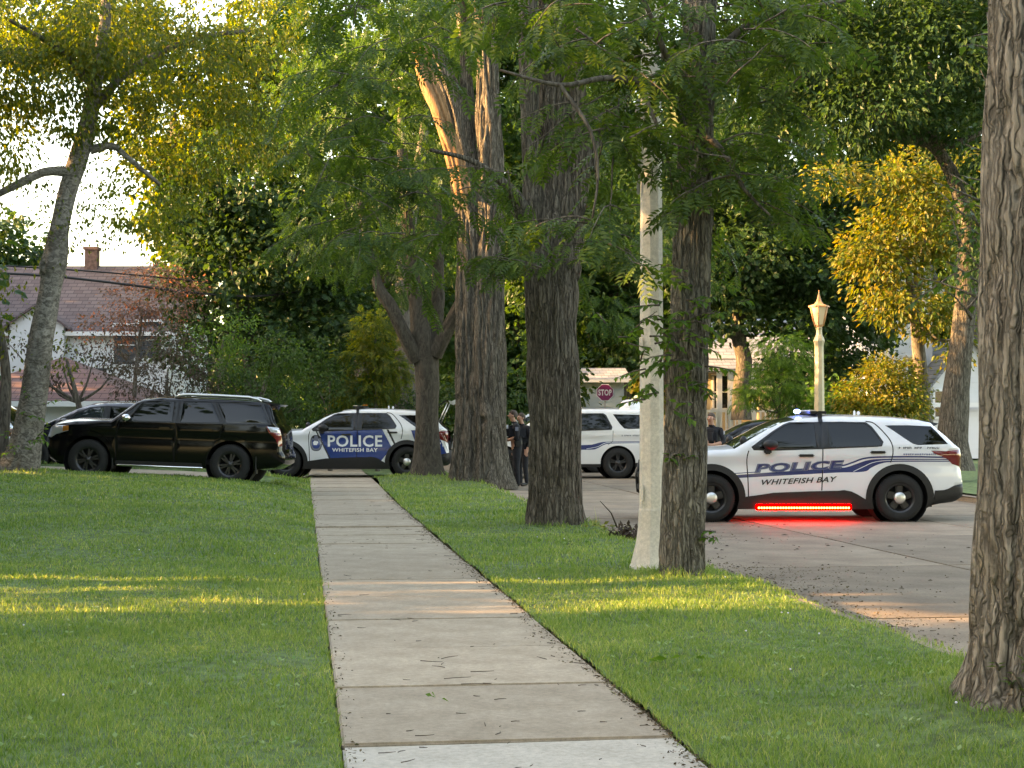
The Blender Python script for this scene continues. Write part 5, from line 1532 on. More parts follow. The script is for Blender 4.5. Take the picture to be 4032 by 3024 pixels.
        for k in range(n):
            th = 2 * math.pi * (k + 0.25) / n
            if style == 'police':
                rb.box((cx + rim * 0.58 * math.cos(th), yo + s * 0.055, cz + rim * 0.58 * math.sin(th)), (rim * 0.72, 0.05, rim * 0.50), rot=Matrix.Rotation(-th, 3, 'Y'), bev=0.02)
            else:
                for dth in (-0.16, 0.16):
                    t2 = th + dth
                    rb.box((cx + rim * 0.55 * math.cos(t2), yo + s * 0.03, cz + rim * 0.55 * math.sin(t2)), (rim * 0.80, 0.05, rim * 0.15), rot=Matrix.Rotation(-t2, 3, 'Y'), bev=0.01)
        rb.lathe([(rim * 0.36, s * 0.07), (rim * 0.36, s * 0.025), (rim * 0.28, s * 0.015), (0.0, s * 0.012)], (cx, yo, cz), 'y', 24)
        ro = rb.build('rim', M['rim_black'], w)
        if style == 'police':
            hb_ = MB(); hb_.lathe([(rim * 0.42, s * 0.03), (rim * 0.42, s * 0.0), (rim * 0.36, s * -0.012), (rim * 0.20, s * -0.02), (0, s * -0.022)], (cx, yo, cz), 'y', 28)
            hb_.build('hub_cap', M['alu'], w)
            v = MB()
            for k in range(5):
                th = 2 * math.pi * (k + 0.75) / 5
                v.box((cx + rim * 0.70 * math.cos(th), yo + s * 0.112, cz + rim * 0.70 * math.sin(th)), (rim * 0.30, 0.01, rim * 0.34), rot=Matrix.Rotation(-th, 3, 'Y'), bev=0.004)
            v.build('lit_vent_plate', M['alu'], w)  # bright plates standing in for lit ground seen through the rim openings
        else:
            hb_ = MB(); hb_.lathe([(rim * 0.2, s * 0.02), (rim * 0.2, s * 0.0), (rim * 0.14, s * -0.01), (0, s * -0.012)], (cx, yo, cz), 'y', 20)
            hb_.build('hub_cap', M['rim_black'], w)
        return w
    def all_wheels(self, style, width=0.25):
        for (cx, cz, r) in self.wheels:
            for s in (-1, 1):
                self.wheel(cx, cz, r, s, style, width)
    def on_side(self, mb_fn, name, mk, parent=None):
        for s in (-1, 1):
            mb = MB(); mb_fn(mb, s); mb.build(name, M[mk], parent or self.root)
    def text(self, txt, mk, x0, z0, x1, h, name='lettering', slope=0.0, shear=0.0, offset=0.0, lift=0.007, parent=None, side=-1):
        V, F = text_geo(txt, offset)
        mn, mx_ = V.min(0), V.max(0)
        if offset == 0 or True:
            V0, _ = text_geo(txt, 0.0)
            mn, mx_ = V0.min(0), V0.max(0)
        sx = (x1 - x0) / (mx_[0] - mn[0]); sz = h / (mx_[1] - mn[1])
        z_ = (V[:, 1] - mn[1]) * sz
        x_ = (V[:, 0] - mn[0]) * sx + shear * z_
        xx = x0 + x_; zz = z0 + z_ + slope * x_
        yy = -(self.ys(xx, zz) + lift)
        return mesh_np(name, np.stack([xx, yy, zz], -1), F, M[mk], parent or self.root)

_tcache = {}
def text_geo(txt, offset=0.0):
    key = (txt, offset)
    if key in _tcache: return _tcache[key]
    cu = bpy.data.curves.new('lettering_curve', 'FONT')
    cu.body = txt; cu.size = 1.0; cu.offset = offset + 0.022; cu.resolution_u = 3; cu.fill_mode = 'FRONT'; cu.space_character = 1.08
    ob = bpy.data.objects.new('lettering_curve', cu)
    COL.objects.link(ob)
    dg = bpy.context.evaluated_depsgraph_get()
    me = bpy.data.meshes.new_from_object(ob.evaluated_get(dg))
    V = np.zeros(len(me.vertices) * 3); me.vertices.foreach_get('co', V); V = V.reshape(-1, 3)
    tri = [np.array([p.vertices[:] for p in me.polygons if len(p.vertices) == 3])] + [np.array([p.vertices[:] for p in me.polygons if len(p.vertices) == 4])]
    tri = [t for t in tri if len(t)]
    bpy.data.objects.remove(ob); bpy.data.curves.remove(cu); bpy.data.meshes.remove(me)
    _tcache[key] = (V[:, :2], tri)
    return _tcache[key]

def marks(car, x0, x1, z0, h, mk, seed, parent=None):
    """a line of lettering too small to read: short strokes"""
    r = random.Random(seed); V, F = [], []
    x = x0
    while x < x1:
        w = r.uniform(0.016, 0.034)
        if r.random() < 0.14: x += 0.04; continue
        for (a, b, c, d) in ((x, x + 0.009, z0, z0 + h), (x, x + w, z0 + h * r.choice([0.0, 0.4, 0.75]), None, ), (x + w - 0.009, x + w, z0 + h * r.choice([0, 0.5]), z0 + h)):
            d = d if d is not None else c + h * 0.25
            i = len(V)
            for (px, pz) in ((a, c), (b, c), (b, d), (a, d)):
                V.append((px, pz))
            F.append((i, i + 1, i + 2, i + 3))
        x += w + 0.012
    V = np.array(V); yy = -(car.ys(V[:, 0], V[:, 1]) + 0.006)
    return mesh_np('lettering', np.stack([V[:, 0], yy, V[:, 1]], -1), [np.array(F)], M[mk], parent or car.root)

def tilt_root(e, dz_dx):
    e.rotation_euler = (0, math.atan(-dz_dx), 0)

# ------------------------------------------------------------------ police SUV (two of them)
EX_TOP_RAW = [(0.16, 0.24), (0.07, 0.34), (0.03, 0.50), (0.02, 0.70), (0.04, 0.88), (0.10, 0.98), (0.30, 1.06), (0.60, 1.115), (0.95, 1.145), (1.30, 1.165),
              (1.58, 1.33), (1.84, 1.475), (2.10, 1.59), (2.40, 1.655), (2.80, 1.69), (3.40, 1.685), (3.90, 1.665), (4.30, 1.63), (4.50, 1.585), (4.60, 1.48), (4.74, 1.36), (4.86, 1.24), (4.955, 1.17),
              (4.975, 1.02), (4.965, 0.86), (4.99, 0.66), (5.005, 0.52), (4.995, 0.40), (4.90, 0.335), (4.70, 0.305), (4.48, 0.255)]
def densify(pts, maxd=0.09):
    out = []; idx = []
    for i in range(len(pts) - 1):
        idx.append(len(out))
        n = max(1, int(math.hypot(pts[i+1][0] - pts[i][0], pts[i+1][1] - pts[i][1]) / maxd))
        for k in range(n):
            f_ = k / n
            out.append((pts[i][0] + (pts[i+1][0] - pts[i][0]) * f_, pts[i][1] + (pts[i+1][1] - pts[i][1]) * f_))
    idx.append(len(out)); out.append(pts[-1])
    return out, idx

def police_suv(name, loc, label, scheme, hatch_open=False):
    e = empty(name, loc, label, 'police car')
    top, ix = densify(EX_TOP_RAW)
    car = Car(e, 5.0, 2.0, 1.2, 0.40, top, 0.20, [(0.92, 0.38, 0.38), (3.945, 0.38, 0.38)], 0.445, 'white_paint')
    seam = 0.018
    fd = [(1.52, 0.40), (1.70, 0.43), (2.0, 0.475), (2.69, 0.495), (2.70, 1.60), (2.10, 1.595), (1.80, 1.43), (1.62, 1.30), (1.54, 1.18), (1.49, 1.0), (1.50, 0.7)]
    rd = [(2.70, 0.495), (2.95, 0.50), (3.05, 0.512), (3.17, 0.488), (3.26, 0.445), (3.35, 0.44), (3.40, 0.62), (3.50, 0.79), (3.66, 0.93), (3.82, 1.05), (3.835, 1.17), (3.80, 1.30), (3.70, 1.44), (3.56, 1.58), (3.45, 1.605), (2.70, 1.60)]
    dlo = [(1.60, 1.145), (1.56, 1.20), (1.70, 1.30), (1.92, 1.455), (2.10, 1.562), (2.20, 1.597), (3.0, 1.605), (3.43, 1.598), (3.52, 1.53), (3.60, 1.42), (3.69, 1.28), (3.66, 1.21), (3.58, 1.20), (2.7, 1.165), (2.0, 1.14)]
    g1 = [(1.70, 1.17), (1.68, 1.235), (1.80, 1.33), (1.97, 1.455), (2.12, 1.545), (2.22, 1.578), (2.60, 1.583), (2.615, 1.185), (2.2, 1.178)]
    g2 = [(2.82, 1.195), (2.815, 1.585), (3.10, 1.588), (3.415, 1.578), (3.50, 1.51), (3.58, 1.40), (3.665, 1.28), (3.645, 1.232), (3.55, 1.222)]
    g3 = [(3.735, 1.545), (4.10, 1.548), (4.48, 1.53), (4.56, 1.45), (4.70, 1.285), (4.735, 1.245), (4.24, 1.228), (4.16, 1.25), (4.04, 1.33), (3.87, 1.455)]
    xr, xf, zc = 3.945, 0.92, 0.38
    clad_r = arch(xr, zc, 0.548, 190, -10, 26)
    clad_f = arch(xf, zc, 0.548, 190, -10, 26)
    clad = [(0.06, 0.20), (0.02, 0.62), (0.10, 0.66), (0.28, 0.55), (0.36, 0.44)] + clad_f[1:-1] + [(1.47, 0.40), (1.66, 0.425), (1.92, 0.465), (2.5, 0.488), (2.95, 0.497), (3.05, 0.508), (3.17, 0.484), (3.26, 0.44)] + clad_r[1:-1] + \
           [(4.51, 0.50), (4.66, 0.507), (4.74, 0.53), (4.83, 0.575), (5.02, 0.612), (5.05, 0.2), (2.5, 0.1)]
    tail = [(4.45, 1.14), (4.70, 1.13), (5.0, 1.165), (5.0, 0.80), (4.92, 0.885), (4.80, 0.925), (4.72, 1.0), (4.62, 1.05), (4.50, 1.09)]
    head = [(0.0, 0.93), (0.03, 0.98), (0.20, 1.045), (0.46, 1.06), (0.50, 1.035), (0.30, 0.96), (0.12, 0.90), (0.0, 0.88)]
    regs = [('body', 'white_paint', None, 0.0)]
    regs += [('front_door', 'white_paint', fd, 0.0), ('rear_door', 'white_paint', rd, 0.0)]
    if scheme == 'blue':
        blue = [(1.74, 1.15), (2.4, 1.165), (3.33, 1.195), (3.45, 0.96), (3.57, 0.74), (3.3, 0.40), (2.02, 0.40), (1.90, 0.70)]
        regs += [(None, 'blue_vinyl', blue, 0.0)]
        for dx in (0.0, 0.075):
            regs += [(None, 'white_vinyl' if dx == 0 else 'black_vinyl', [(1.585 + dx, 1.15), (1.62 + dx, 1.15), (1.99 + dx * 0.9, 0.44), (1.95 + dx * 0.9, 0.44)], 0.0)]
            regs += [(None, 'white_vinyl' if dx == 0.0 else 'black_vinyl', [(3.37 + dx * 0.9, 1.19), (3.42 + dx * 0.9, 1.19), (3.665 + dx * 0.7, 0.73), (3.61 + dx * 0.7, 0.73)], 0.0)]
        regs += [(None, 'blue_vinyl', [(4.05, 1.17), (4.70, 1.17), (4.95, 0.55), (4.30, 0.45)], 0.0)]
        for dx in (0.0, 0.10):
            regs += [(None, 'white_vinyl', [(4.70 + dx, 1.12), (4.75 + dx, 1.12), (4.99 + dx, 0.58), (4.94 + dx, 0.58)], 0.0)]
        regs += [(None, 'white_vinyl', [(4.45, 0.72), (4.49, 0.72), (4.58, 0.52), (4.54, 0.52)], 0.0)]
    else:
        topl = smooth_line([(1.28, 0.748), (2.0, 0.80), (2.9, 0.862), (3.08, 0.872), (3.26, 0.93), (3.45, 0.99), (3.70, 1.008), (4.2, 1.010), (4.78, 1.003)], 5)
        botl = smooth_line([(1.30, 0.698), (2.0, 0.737), (2.9, 0.786), (3.36, 0.802), (3.48, 0.862), (3.62, 0.925), (3.80, 0.957), (4.2, 0.962), (4.82, 0.960)], 5)
        regs += [(None, 'stripe_blue', topl + botl[::-1], 0.0)]
        thin = smooth_line([(2.9, 0.893), (3.05, 0.905), (3.20, 0.955), (3.36, 1.012), (3.6, 1.036), (4.2, 1.042), (4.74, 1.030)], 5)
        regs += [(None, 'stripe_blue', band(thin, 0.026), 0.0)]
        wl_ = smooth_line([(3.20, 0.805), (3.36, 0.88), (3.52, 0.95), (3.74, 0.981), (4.2, 0.987), (4.79, 0.983)], 5)
        regs += [(None, 'white_vinyl', band(wl_, 0.010), 0.0)]
        thin2 = [(1.27, 0.772), (1.7, 0.80)]
        regs += [(None, 'stripe_blue', band(thin2, 0.014), 0.0)]
    regs += [('window_trim', 'black_vinyl', dlo, 0.002), ('front_window', 'glass', g1, -0.006), ('rear_window', 'glass', g2, -0.006), ('quarter_window', 'glass', g3, -0.004),
             ('cladding', 'cladding', clad, 0.014), ('tail_lamp', 'lamp_red', tail, 0.004), ('headlamp', 'lamp_clear', head, 0.004)]
    ln1 = smooth_line([(1.515, 0.40), (1.505, 0.7), (1.49, 1.0), (1.52, 1.14)], 4)
    ln2 = [(2.69, 0.50), (2.705, 0.8), (2.71, 1.165)]
    ln3 = smooth_line([(3.43, 1.61), (3.56, 1.58), (3.70, 1.44), (3.80, 1.30), (3.835, 1.17), (3.825, 1.05), (3.80, 0.95)], 4)
    for ln in (ln1, ln2, ln3):
        regs += [('panel_gap', 'gap', band(ln, seam), -0.008)]
    car.sides(regs)
    i = lambda k: ix[k]
    segs = [('front_bumper', 'cladding', i(0), i(2), 0.12, 0.16), ('grille', 'gap', i(2), i(5), 0.16, 0.16), ('hood', 'white_paint', i(5), i(9), 0.14, 0.035), ('windshield', 'glass_clear', i(9), i(13) - 1, 0.07, 0.05),
            ('roof', 'white_paint', i(13) - 1, i(18), 0.05, 0.03)]
    if not hatch_open:
        segs += [('rear_glass', 'glass', i(18), i(22), 0.04, 0.07), ('tailgate', 'white_paint', i(22), i(25), 0.08, 0.09), ('rear_bumper', 'cladding', i(25), i(30), 0.09, 0.05)]
    else:
        segs += [('rear_bumper', 'cladding', i(25), i(30), 0.09, 0.05)]
    car.skin(segs)
    if hatch_open:
        # load bay: dark inside, liftgate swung up on struts
        mb = MB(); mb.box((4.3, 0, 1.1), (0.05, 1.6, 0.9)); mb.build('cargo_bay', M['dark'], e)
        hg = Vector((4.50, 0, 1.62))
        ang = R(62)
        mb = MB()
        Ls = [(0.0, 0.0, 0.74), (0.16, 0.06, 0.76), (0.50, 0.06, 0.80), (0.56, 0.02, 0.80), (0.62, -0.04, 0.80), (0.95, -0.06, 0.78), (1.05, -0.02, 0.76)]
        rows = []
        for (l, o_, hw) in Ls:
            # the gate leans out and up to the rear
            dx, dz = math.cos(ang - R(32)) * l, math.sin(ang - R(32)) * l
            nx, nz = -math.sin(ang - R(32)), math.cos(ang - R(32))
            rows.append((hg.x + dx + nx * o_, hg.z + dz + nz * o_, hw))
        def gate(mbx, r0, r1, thick):
            vs_, fs = [], []
            for (x_, z_, hw) in rows[r0:r1]:
                for yy in (-hw, hw):
                    vs_ += [(x_, yy, z_), (x_ + 0.5 * thick, yy * 0.96, z_ - thick)]
            n = r1 - r0
            for q in range(n - 1):
                a = q * 4; b = a + 4
                fs += [(a, a + 2, b + 2, b), (a + 1, b + 1, b + 3, a + 3), (a, b, b + 1, a + 1), (a + 2, a + 3, b + 3, b + 2)]
            fs += [(0, 1, 3, 2), ((n-1)*4, (n-1)*4+2, (n-1)*4+3, (n-1)*4+1)]
            mbx.add(vs_, fs)
        gate(mb, 3, 7, 0.09); lg = mb.build('liftgate', M['white_paint'], e)
        mb = MB(); gate(mb, 0, 4, 0.04); mb.build('liftgate_glass', M['glass_clear'], lg)
        for s in (-1, 1):
            mb = MB(); mb.tube([(4.66, s * 0.74, 1.22), (4.95, s * 0.76, rows[3][1] - 0.06)], 0.014, n=8); mb.build('gas_strut', M['alu'], e)
    car.floor()
    car.all_wheels('police')
    # door handles, mirrors, spoiler, lightbar, antennas, push bumper, spotlight
    for (hx, hz_) in ((2.44, 1.062), (3.59, 1.115)):
        def fn(mb, s, hx=hx, hz_=hz_):
            yb = s * (float(car.ys(np.array([hx]), np.array([hz_]))[0]) + 0.022)
            mb.box((hx, yb, hz_), (0.255, 0.04, 0.042), bev=0.016)
        car.on_side(fn, 'door_handle', 'black_vinyl')
    def mir(mb, s):
        mb.ball((1.86, s * 1.10, 1.235), (0.125, 0.10, 0.085), 14, 10)
        mb.box((1.82, s * 1.02, 1.135), (0.11, 0.16, 0.10), bev=0.02)
    car.on_side(mir, 'side_mirror', 'cladding')
    mb = MB()
    if not hatch_open:
        mb.add([(4.33, -0.72, 1.635), (4.33, 0.72, 1.635), (4.665, 0.66, 1.575), (4.665, -0.66, 1.575), (4.36, -0.74, 1.575), (4.36, 0.74, 1.575), (4.58, 0.70, 1.535), (4.58, -0.70, 1.535)], [(0, 3, 2, 1), (4, 5, 6, 7), (0, 4, 7, 3), (1, 2, 6, 5), (3, 7, 6, 2), (0, 1, 5, 4)])
        mb.build('roof_spoiler', M['cladding'], e)
    mb = MB(); mb.box((2.70, 0, 1.755), (0.30, 1.36, 0.045), bev=0.018)
    lb = mb.build('light_bar', M['black_vinyl'], e)
    mb = MB(); mb.box((2.62, 0, 1.783), (0.12, 1.30, 0.03), bev=0.012); mb.build('light_lens', M['lamp_clear'], lb)
    for s in (-1, 1):
        mb = MB()
        zz = np.linspace(1.595, 1.73, 5)
        xx = np.full(5, 2.70)
        yy = car.ys(xx, np.minimum(zz, 1.66)) + 0.012
        pts = [(2.70, s * yy[k], zz[k]) for k in range(5)]
        vs_ = []
        for p in pts:
            vs_ += [(p[0] - 0.035, p[1], p[2]), (p[0] + 0.035, p[1], p[2])]
        mb.add(vs_, [(2*k, 2*k+1, 2*k+3, 2*k+2) for k in range(4)])
        mb.box((2.70, s * 0.68, 1.72), (0.07, 0.12, 0.05), bev=0.01)
        mb.build('light_bar_bracket', M['black_vinyl'], lb)
    mb = MB(); mb.ball((3.42, -0.05, 1.745), (0.02, 0.02, 0.05), 8, 6); mb.box((3.52, 0.1, 1.75), (0.05, 0.05, 0.06), bev=0.012); mb.build('roof_antenna', M['white_vinyl'], e)
    def spot(mb, s):
        mb.ball((1.46, s * 0.83, 1.29), (0.065, 0.055, 0.085), 12, 8); mb.tube([(1.46, s * 0.83, 1.24), (1.52, s * 0.84, 1.14)], 0.014, n=6)
    car.on_side(spot, 'spotlight', 'black_vinyl')
    mb = MB()
    for yy in (-0.34, 0.34):
        mb.tube([(0.02, yy, 0.36), (-0.15, yy, 0.44), (-0.17, yy, 0.70), (-0.11, yy, 0.96)], 0.035, n=8)
    for zz_ in (0.52, 0.72):
        mb.box((-0.15, 0, zz_), (0.05, 1.0 if zz_ < 0.6 else 0.7, 0.10), bev=0.015)
    mb.build('push_bumper', M['cladding'], e)
    if scheme == 'blue':
        car.text('POLICE', 'white_vinyl', 1.97, 0.755, 3.33, 0.29, lift=0.008)
        car.text('WHITEFISH BAY', 'white_vinyl', 2.08, 0.63, 3.22, 0.095, lift=0.008)
        car.text('971', 'white_vinyl', 4.63, 0.76, 4.86, 0.10, lift=0.008)
        # shoulder badge on the front door edge
        n = 28
        bx, bz = 1.68, 0.85
        for (rx, rz, mk, lf) in ((0.150, 0.20, 'black_vinyl', 0.006), (0.135, 0.182, 'grey_vinyl', 0.008), (0.105, 0.14, 'blue_vinyl', 0.010)):
            th = np.linspace(0, 2 * np.pi, n, endpoint=False)
            pw = np.where(np.sin(th) > 0, 1.0, 1.0)
            xx = np.concatenate([[bx], bx + rx * np.sign(np.cos(th)) * np.abs(np.cos(th)) ** 0.7]); zz = np.concatenate([[bz], bz + rz * np.sin(th)])
            F = np.array([(0, 1 + k, 1 + (k + 1) % n) for k in range(n)])
            mesh_np('door_badge', np.stack([xx, -(car.ys(xx, zz) + lf), zz], -1), [F], M[mk], e)
        tb = [(1.62, 0.80), (1.70, 0.80), (1.74, 0.88), (1.66, 0.93), (1.60, 0.87)]
        xx = np.array([p[0] for p in tb]); zz = np.array([p[1] for p in tb])
        mesh_np('door_badge', np.stack([xx, -(car.ys(xx, zz) + 0.013), zz], -1), [np.array([[0, 1, 2, 3, 4]])], M['white_vinyl'], e)
        mb = MB(); mb.box((2.86, -0.55, 1.80), (0.14, 0.10, 0.03), bev=0.01); mb.build('light_lens', M['amber'], lb)
    else:
        kw = dict(x0=1.63, z0=0.787, x1=2.99, h=0.132, slope=0.045, shear=0.35)
        car.text('POLICE', 'stripe_blue', offset=0.045, lift=0.006, **kw)
        car.text('POLICE', 'grey_vinyl', offset=0.022, lift=0.008, **kw)
        car.text('POLICE', 'stripe_blue', offset=-0.012, lift=0.010, **kw)
        car.text('WHITEFISH BAY', 'black_vinyl', x0=1.69, z0=0.585, x1=2.90, h=0.088, slope=0.045, shear=0.4, lift=0.007)
        marks(car, 3.93, 4.57, 1.168, 0.032, 'black_vinyl', 3)
        marks(car, 3.96, 4.51, 1.068, 0.026, 'stripe_blue', 4)
        # red light strip under the doors, lit
        mb = MB(); mb.box((2.40, -0.975, 0.228), (1.53, 0.03, 0.095), bev=0.012); ls = mb.build('running_light', M['led_red'], e)
        for k in range(34):
            m2 = MB(); m2.box((1.68 + k * 0.0437, -0.994, 0.222), (0.030, 0.012, 0.034))
            m2.build('led', M['led_red_hot'], ls)
        mb = MB(); mb.ball((2.42, -0.30, 1.775), (0.055, 0.06, 0.035), 12, 8); mb.build('blue_beacon', M['led_blue'], lb)
    return e

EXA = (P(640, 520, 26.6).x + 0.02, 25.75 + 1.0, float(road_z(25.6)) + 0.004)
exa_x = (3542 / 3.9375 - 512) / FPX * 25.7 - 3.945
police_suv('police_suv', (exa_x, 26.7, float(road_z(26)) + 0.005), 'white police SUV with blue swoosh stripe and glowing red light strip in the street', 'stripe')
exb_x = (1602 / 3.9375 - 512) / FPX * 40.0 - 3.945
police_suv('police_suv', (exb_x, 41.0, 0.115), 'white and dark blue police SUV with raised rear hatch blocking the sidewalk', 'blue', hatch_open=True)

# ------------------------------------------------------------------ large police SUV in the background
def big_police_suv():
    x0 = (2433 / 3.9375 - 512) / FPX * 43.0 - 4.05
    e = empty('police_suv', (x0, 44.0, float(road_z(43.5)) + 0.01), 'long white police SUV with thin blue stripe behind the concrete pole', 'police car')
    raw = [(0.14, 0.30), (0.05, 0.45), (0.03, 0.75), (0.05, 1.02), (0.16, 1.12), (0.6, 1.19), (1.35, 1.25), (1.62, 1.45), (1.95, 1.70), (2.25, 1.815), (2.8, 1.85), (3.8, 1.855), (4.8, 1.835), (5.12, 1.80), (5.22, 1.70), (5.28, 1.35), (5.32, 1.1), (5.33, 0.75), (5.35, 0.60), (5.32, 0.42), (5.10, 0.38), (4.72, 0.34)]
    top, ix = densify(raw)
    car = Car(e, 5.35, 2.06, 1.3, 0.30, top, 0.30, [(0.98, 0.41, 0.41), (4.05, 0.41, 0.41)], 0.47, 'greywhite_paint', rear_in=0.08)
    fd = [(1.72, 0.42), (2.74, 0.42), (2.75, 1.76), (2.15, 1.74), (1.75, 1.40), (1.70, 1.2)]
    rd = [(2.75, 0.42), (3.50, 0.42), (3.60, 0.62), (3.75, 0.85), (3.90, 0.95), (3.92, 1.30), (3.80, 1.60), (3.65, 1.76), (2.75, 1.76)]
    dlo = [(1.80, 1.25), (2.20, 1.71), (2.35, 1.745), (3.66, 1.75), (3.74, 1.70), (3.90, 1.38), (3.88, 1.30), (2.8, 1.26)]
    g1 = [(1.90, 1.275), (2.25, 1.69), (2.36, 1.722), (2.70, 1.727), (2.70, 1.285)]
    g2 = [(2.82, 1.285), (2.82, 1.728), (3.62, 1.73), (3.70, 1.69), (3.85, 1.39), (3.84, 1.325)]
    g3 = [(3.92, 1.722), (5.05, 1.70), (5.18, 1.36), (4.34, 1.32), (4.22, 1.34), (4.10, 1.46)]
    lo = [(0.05, 0.30), (0.05, 0.50), (0.4, 0.40), (1.5, 0.385), (3.55, 0.385), (4.6, 0.42), (5.36, 0.60), (5.36, 0.30)]
    tail = [(5.10, 1.30), (5.30, 1.30), (5.36, 0.85), (5.20, 0.90), (5.14, 1.1)]
    topl = smooth_line([(1.2, 0.86), (2.5, 0.88), (3.25, 0.90), (3.40, 0.92), (3.60, 0.97), (3.9, 0.99), (4.6, 0.995), (5.2, 0.99)], 5)
    botl = smooth_line([(1.2, 0.76), (2.5, 0.765), (3.30, 0.77), (3.48, 0.80), (3.68, 0.90), (3.9, 0.935), (4.6, 0.945), (5.2, 0.945)], 5)
    regs = [('body', 'greywhite_paint', None, 0), ('front_door', 'greywhite_paint', fd, 0), ('rear_door', 'greywhite_paint', rd, 0), (None, 'stripe_blue', topl + botl[::-1], 0), (None, 'white_vinyl', band(smooth_line([(3.2, 0.79), (3.5, 0.85), (3.7, 0.945), (3.95, 0.968), (5.2, 0.97)], 5), 0.012), 0),
            ('window_trim', 'black_vinyl', dlo, 0.002), ('front_window', 'glass', g1, -0.005), ('rear_window', 'glass', g2, -0.005), ('quarter_window', 'glass', g3, -0.003), ('cladding', 'cladding', lo, 0.006), ('tail_lamp', 'lamp_red', tail, 0.004),
            ('panel_gap', 'gap', band([(2.745, 0.42), (2.75, 1.25)], 0.012), -0.006), ('panel_gap', 'gap', band([(3.78, 0.90), (3.91, 1.0), (3.92, 1.28)], 0.012), -0.006)]
    car.sides(regs)
    i = lambda k: ix[k]
    car.skin([('front_bumper', 'cladding', i(0), i(2), 0.1, 0.14), ('grille', 'gap', i(2), i(4), 0.14, 0.12), ('hood', 'greywhite_paint', i(4), i(6), 0.1, 0.03), ('windshield', 'glass_clear', i(6), i(9), 0.06, 0.05), ('roof', 'greywhite_paint', i(9), i(13), 0.05, 0.03), ('rear_glass', 'glass', i(13), i(15), 0.03, 0.05), ('tailgate', 'greywhite_paint', i(15), i(18), 0.05, 0.06), ('rear_bumper', 'cladding', i(18), i(21), 0.06, 0.04)])
    car.floor(); car.all_wheels('suv5', 0.28)
    for (hx, hz_) in ((2.62, 1.13), (3.52, 1.145)):
        def fn(mb, s, hx=hx, hz_=hz_):
            yb = s * (float(car.ys(np.array([hx]), np.array([hz_]))[0]) + 0.02)
            mb.box((hx, yb, hz_), (0.23, 0.04, 0.045), bev=0.015)
        car.on_side(fn, 'door_handle', 'greywhite_paint')
    def mir(mb, s):
        mb.box((1.95, s * 1.16, 1.33), (0.14, 0.20, 0.22), bev=0.05); mb.box((1.95, s * 1.04, 1.27), (0.10, 0.14, 0.06), bev=0.02)
    car.on_side(mir, 'side_mirror', 'greywhite_paint')
    mb = MB(); mb.box((2.0, 0, 1.955), (0.34, 1.36, 0.10), bev=0.04); lb = mb.build('light_bar', M['lamp_clear'], e)
    mb = MB(); mb.box((2.0, 0, 1.895), (0.30, 1.30, 0.05)); mb.build('light_bar_base', M['black_vinyl'], lb)
    # white equipment dome at the rear of the roof
    mb = MB()
    prof = [(0.29, 0.0), (0.30, 0.08), (0.27, 0.17), (0.20, 0.235), (0.10, 0.265), (0.0, 0.27)]
    mb.lathe(prof, (4.45, -0.1, 1.86), 'z', 24); mb.build('roof_dome', M['white_vinyl'], e)
    marks(car, 4.15, 4.72, 1.13, 0.04, 'grey_vinyl', 8)
    return e
big_police_suv()

